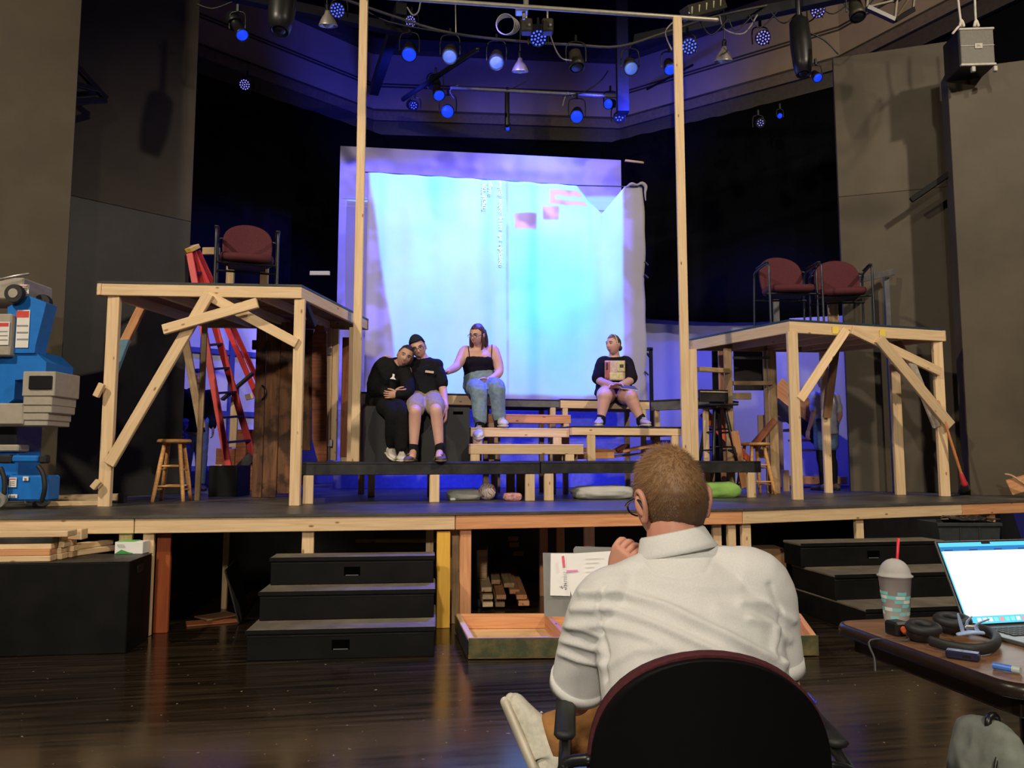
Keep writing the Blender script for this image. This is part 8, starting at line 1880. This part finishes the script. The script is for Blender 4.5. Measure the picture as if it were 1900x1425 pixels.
# ---- small adapter with orange plug and hanging cable
t = thing('adapter', 'black adapter with orange plug and hanging cable at the table edge', 'adapter', Zp(1665, 1178, TZ), 0.3)
lobj('body', box_bm(0.05, 0.05, 0.04, 0.006, c=(0.0, 0, 0.02)), BLK, t); lobj('side_block', box_bm(0.04, 0.035, 0.03, 0.005, c=(0.046, -0.004, 0.015)), BLK, t)
o = MW[t] @ V((-0.004, -0.032, 0.022)); tube_obj('orange_plug', [o + V((0, 0.01, 0)), o + V((-0.006, -0.014, -0.004))], [0.0085, 0.007], ORNG, t, 10, 1)
tube_obj('cable', [o + V((-0.006, -0.016, -0.006)), o + V((-0.02, -0.05, -0.018)), tp(-0.012, 0.50, TZ - 0.01), tp(-0.030, 0.46, TZ - 0.05), tp(-0.05, 0.43, TZ - 0.075)], 0.0028, mat('dark_cable', (0.05, 0.05, 0.05), 0.5), t, 8, 5)
# ---- pale blue folded glasses cloth / clip, dongle, lip balm
PB = mat('pale_blue_plastic', (0.34, 0.46, 0.72), 0.4); c = Zp(1800, 1200, TZ)
t = thing('hair_clip', 'pale blue claw hair clip lying on the headphones', 'hair clip', c)
for k, (dx, dy, h0) in enumerate(((-0.018, -0.004, 0.055), (0.004, 0.004, 0.046), (0.026, -0.002, 0.040))):
    tube_obj('tooth', [c + V((dx, dy, 0.034)), c + V((dx - 0.010, dy - 0.004, 0.034 + h0 * 0.6)), c + V((dx - 0.016 + 0.02 * k, dy - 0.006, 0.034 + h0))], [(0.007, 0.002), (0.006, 0.002), (0.003, 0.0015)], PB, t, 8, 4, side=(1, 0.3, 0))
tube_obj('spine', [c + V((-0.035, -0.008, 0.034)), c + V((0.0, -0.010, 0.040)), c + V((0.036, 0.0, 0.036))], [(0.008, 0.005), (0.010, 0.006), (0.007, 0.005)], PB, t, 10, 4); tube_obj('spring', [c + V((-0.01, 0.0, 0.052)), c + V((0.022, 0.004, 0.050))], 0.006, STEEL, t, 10, 1)
t = thing('usb_hub', 'small dark rectangular hub on the table before the headphones', 'hub', Zp(1787, 1224, TZ), math.radians(-38))
lobj('body', box_bm(0.075, 0.028, 0.020, 0.004, c=(0, 0, 0.011)), mat('dark_navy_plastic', (0.02, 0.02, 0.05), 0.3), t); lobj('top_plate', box_bm(0.070, 0.024, 0.001, 0.0, c=(0, 0, 0.0216)), mat('silver_plate', (0.30, 0.36, 0.62), 0.3, 0.4), t); lobj('port', box_bm(0.018, 0.001, 0.006, 0.0, c=(0.01, -0.0142, 0.011)), BLK, t)
c = Zp(1866, 1246, TZ); t = thing('lip_balm', 'small blue tube with pale cap lying at the table edge', 'tube', c, math.radians(-52))
bm = bmesh.new(); tube(bm, [(-0.026, 0, 0.0088), (0.014, 0, 0.0088)], 0.0082, 16, 1, caps='flat'); lobj('tube', bm, mat('blue_tube', (0.06, 0.20, 0.70), 0.35), t, smooth=False); bm = bmesh.new(); tube(bm, [(0.0145, 0, 0.0088), (0.032, 0, 0.0088)], 0.0085, 16, 1, caps='flat'); lobj('cap', bm, mat('pale_cap', (0.45, 0.52, 0.50), 0.4), t)
# ---- bag under the table
t = thing('backpack', 'grey-green canvas backpack on the floor under the table', 'backpack', V((1.14, 1.86, 0)))
BAG = fabric('grey_green_canvas', (0.20, 0.22, 0.19), 0.12, 30); b = bmesh.new()
tube(b, [V((1.095, 1.80, 0.04)), V((1.095, 1.80, 0.25)), V((1.09, 1.81, 0.50)), V((1.085, 1.82, 0.62))], [(0.055, 0.15), (0.068, 0.16), (0.060, 0.15), (0.035, 0.10)], 20, 5, side=(1, 0.1, 0)); mb = bake(b, 0.008, 6); wrinkle(mb, 0.010, 9, 2); wobj('body', mb, BAG, t)
b = bmesh.new(); tube(b, [V((1.15, 1.70, 0.06)), V((1.155, 1.70, 0.32)), V((1.145, 1.71, 0.42))], [(0.04, 0.10), (0.045, 0.11), (0.02, 0.08)], 16, 4, side=(1, 0.1, 0)); mb = bake(b, 0.008, 5); wrinkle(mb, 0.008, 11, 5); wobj('front_pocket', mb, BAG, t)
tube_obj('zip', [V((1.03, 1.72, 0.12)), V((1.027, 1.72, 0.40)), V((1.045, 1.74, 0.56)), V((1.08, 1.76, 0.63))], 0.004, BLK, t, 6, 4); tube_obj('carry_loop', [V((1.075, 1.80, 0.62)), V((1.075, 1.80, 0.66)), V((1.105, 1.82, 0.66)), V((1.105, 1.82, 0.61))], 0.008, BLK, t, 6, 4)
tag(ribbon_box('paper_stack', V((1.29, 1.90, 0.25)), 0.16, 0.3, 0.50, PAPER, None, 0.2), 'white paper bag beside the backpack under the table', 'paper')
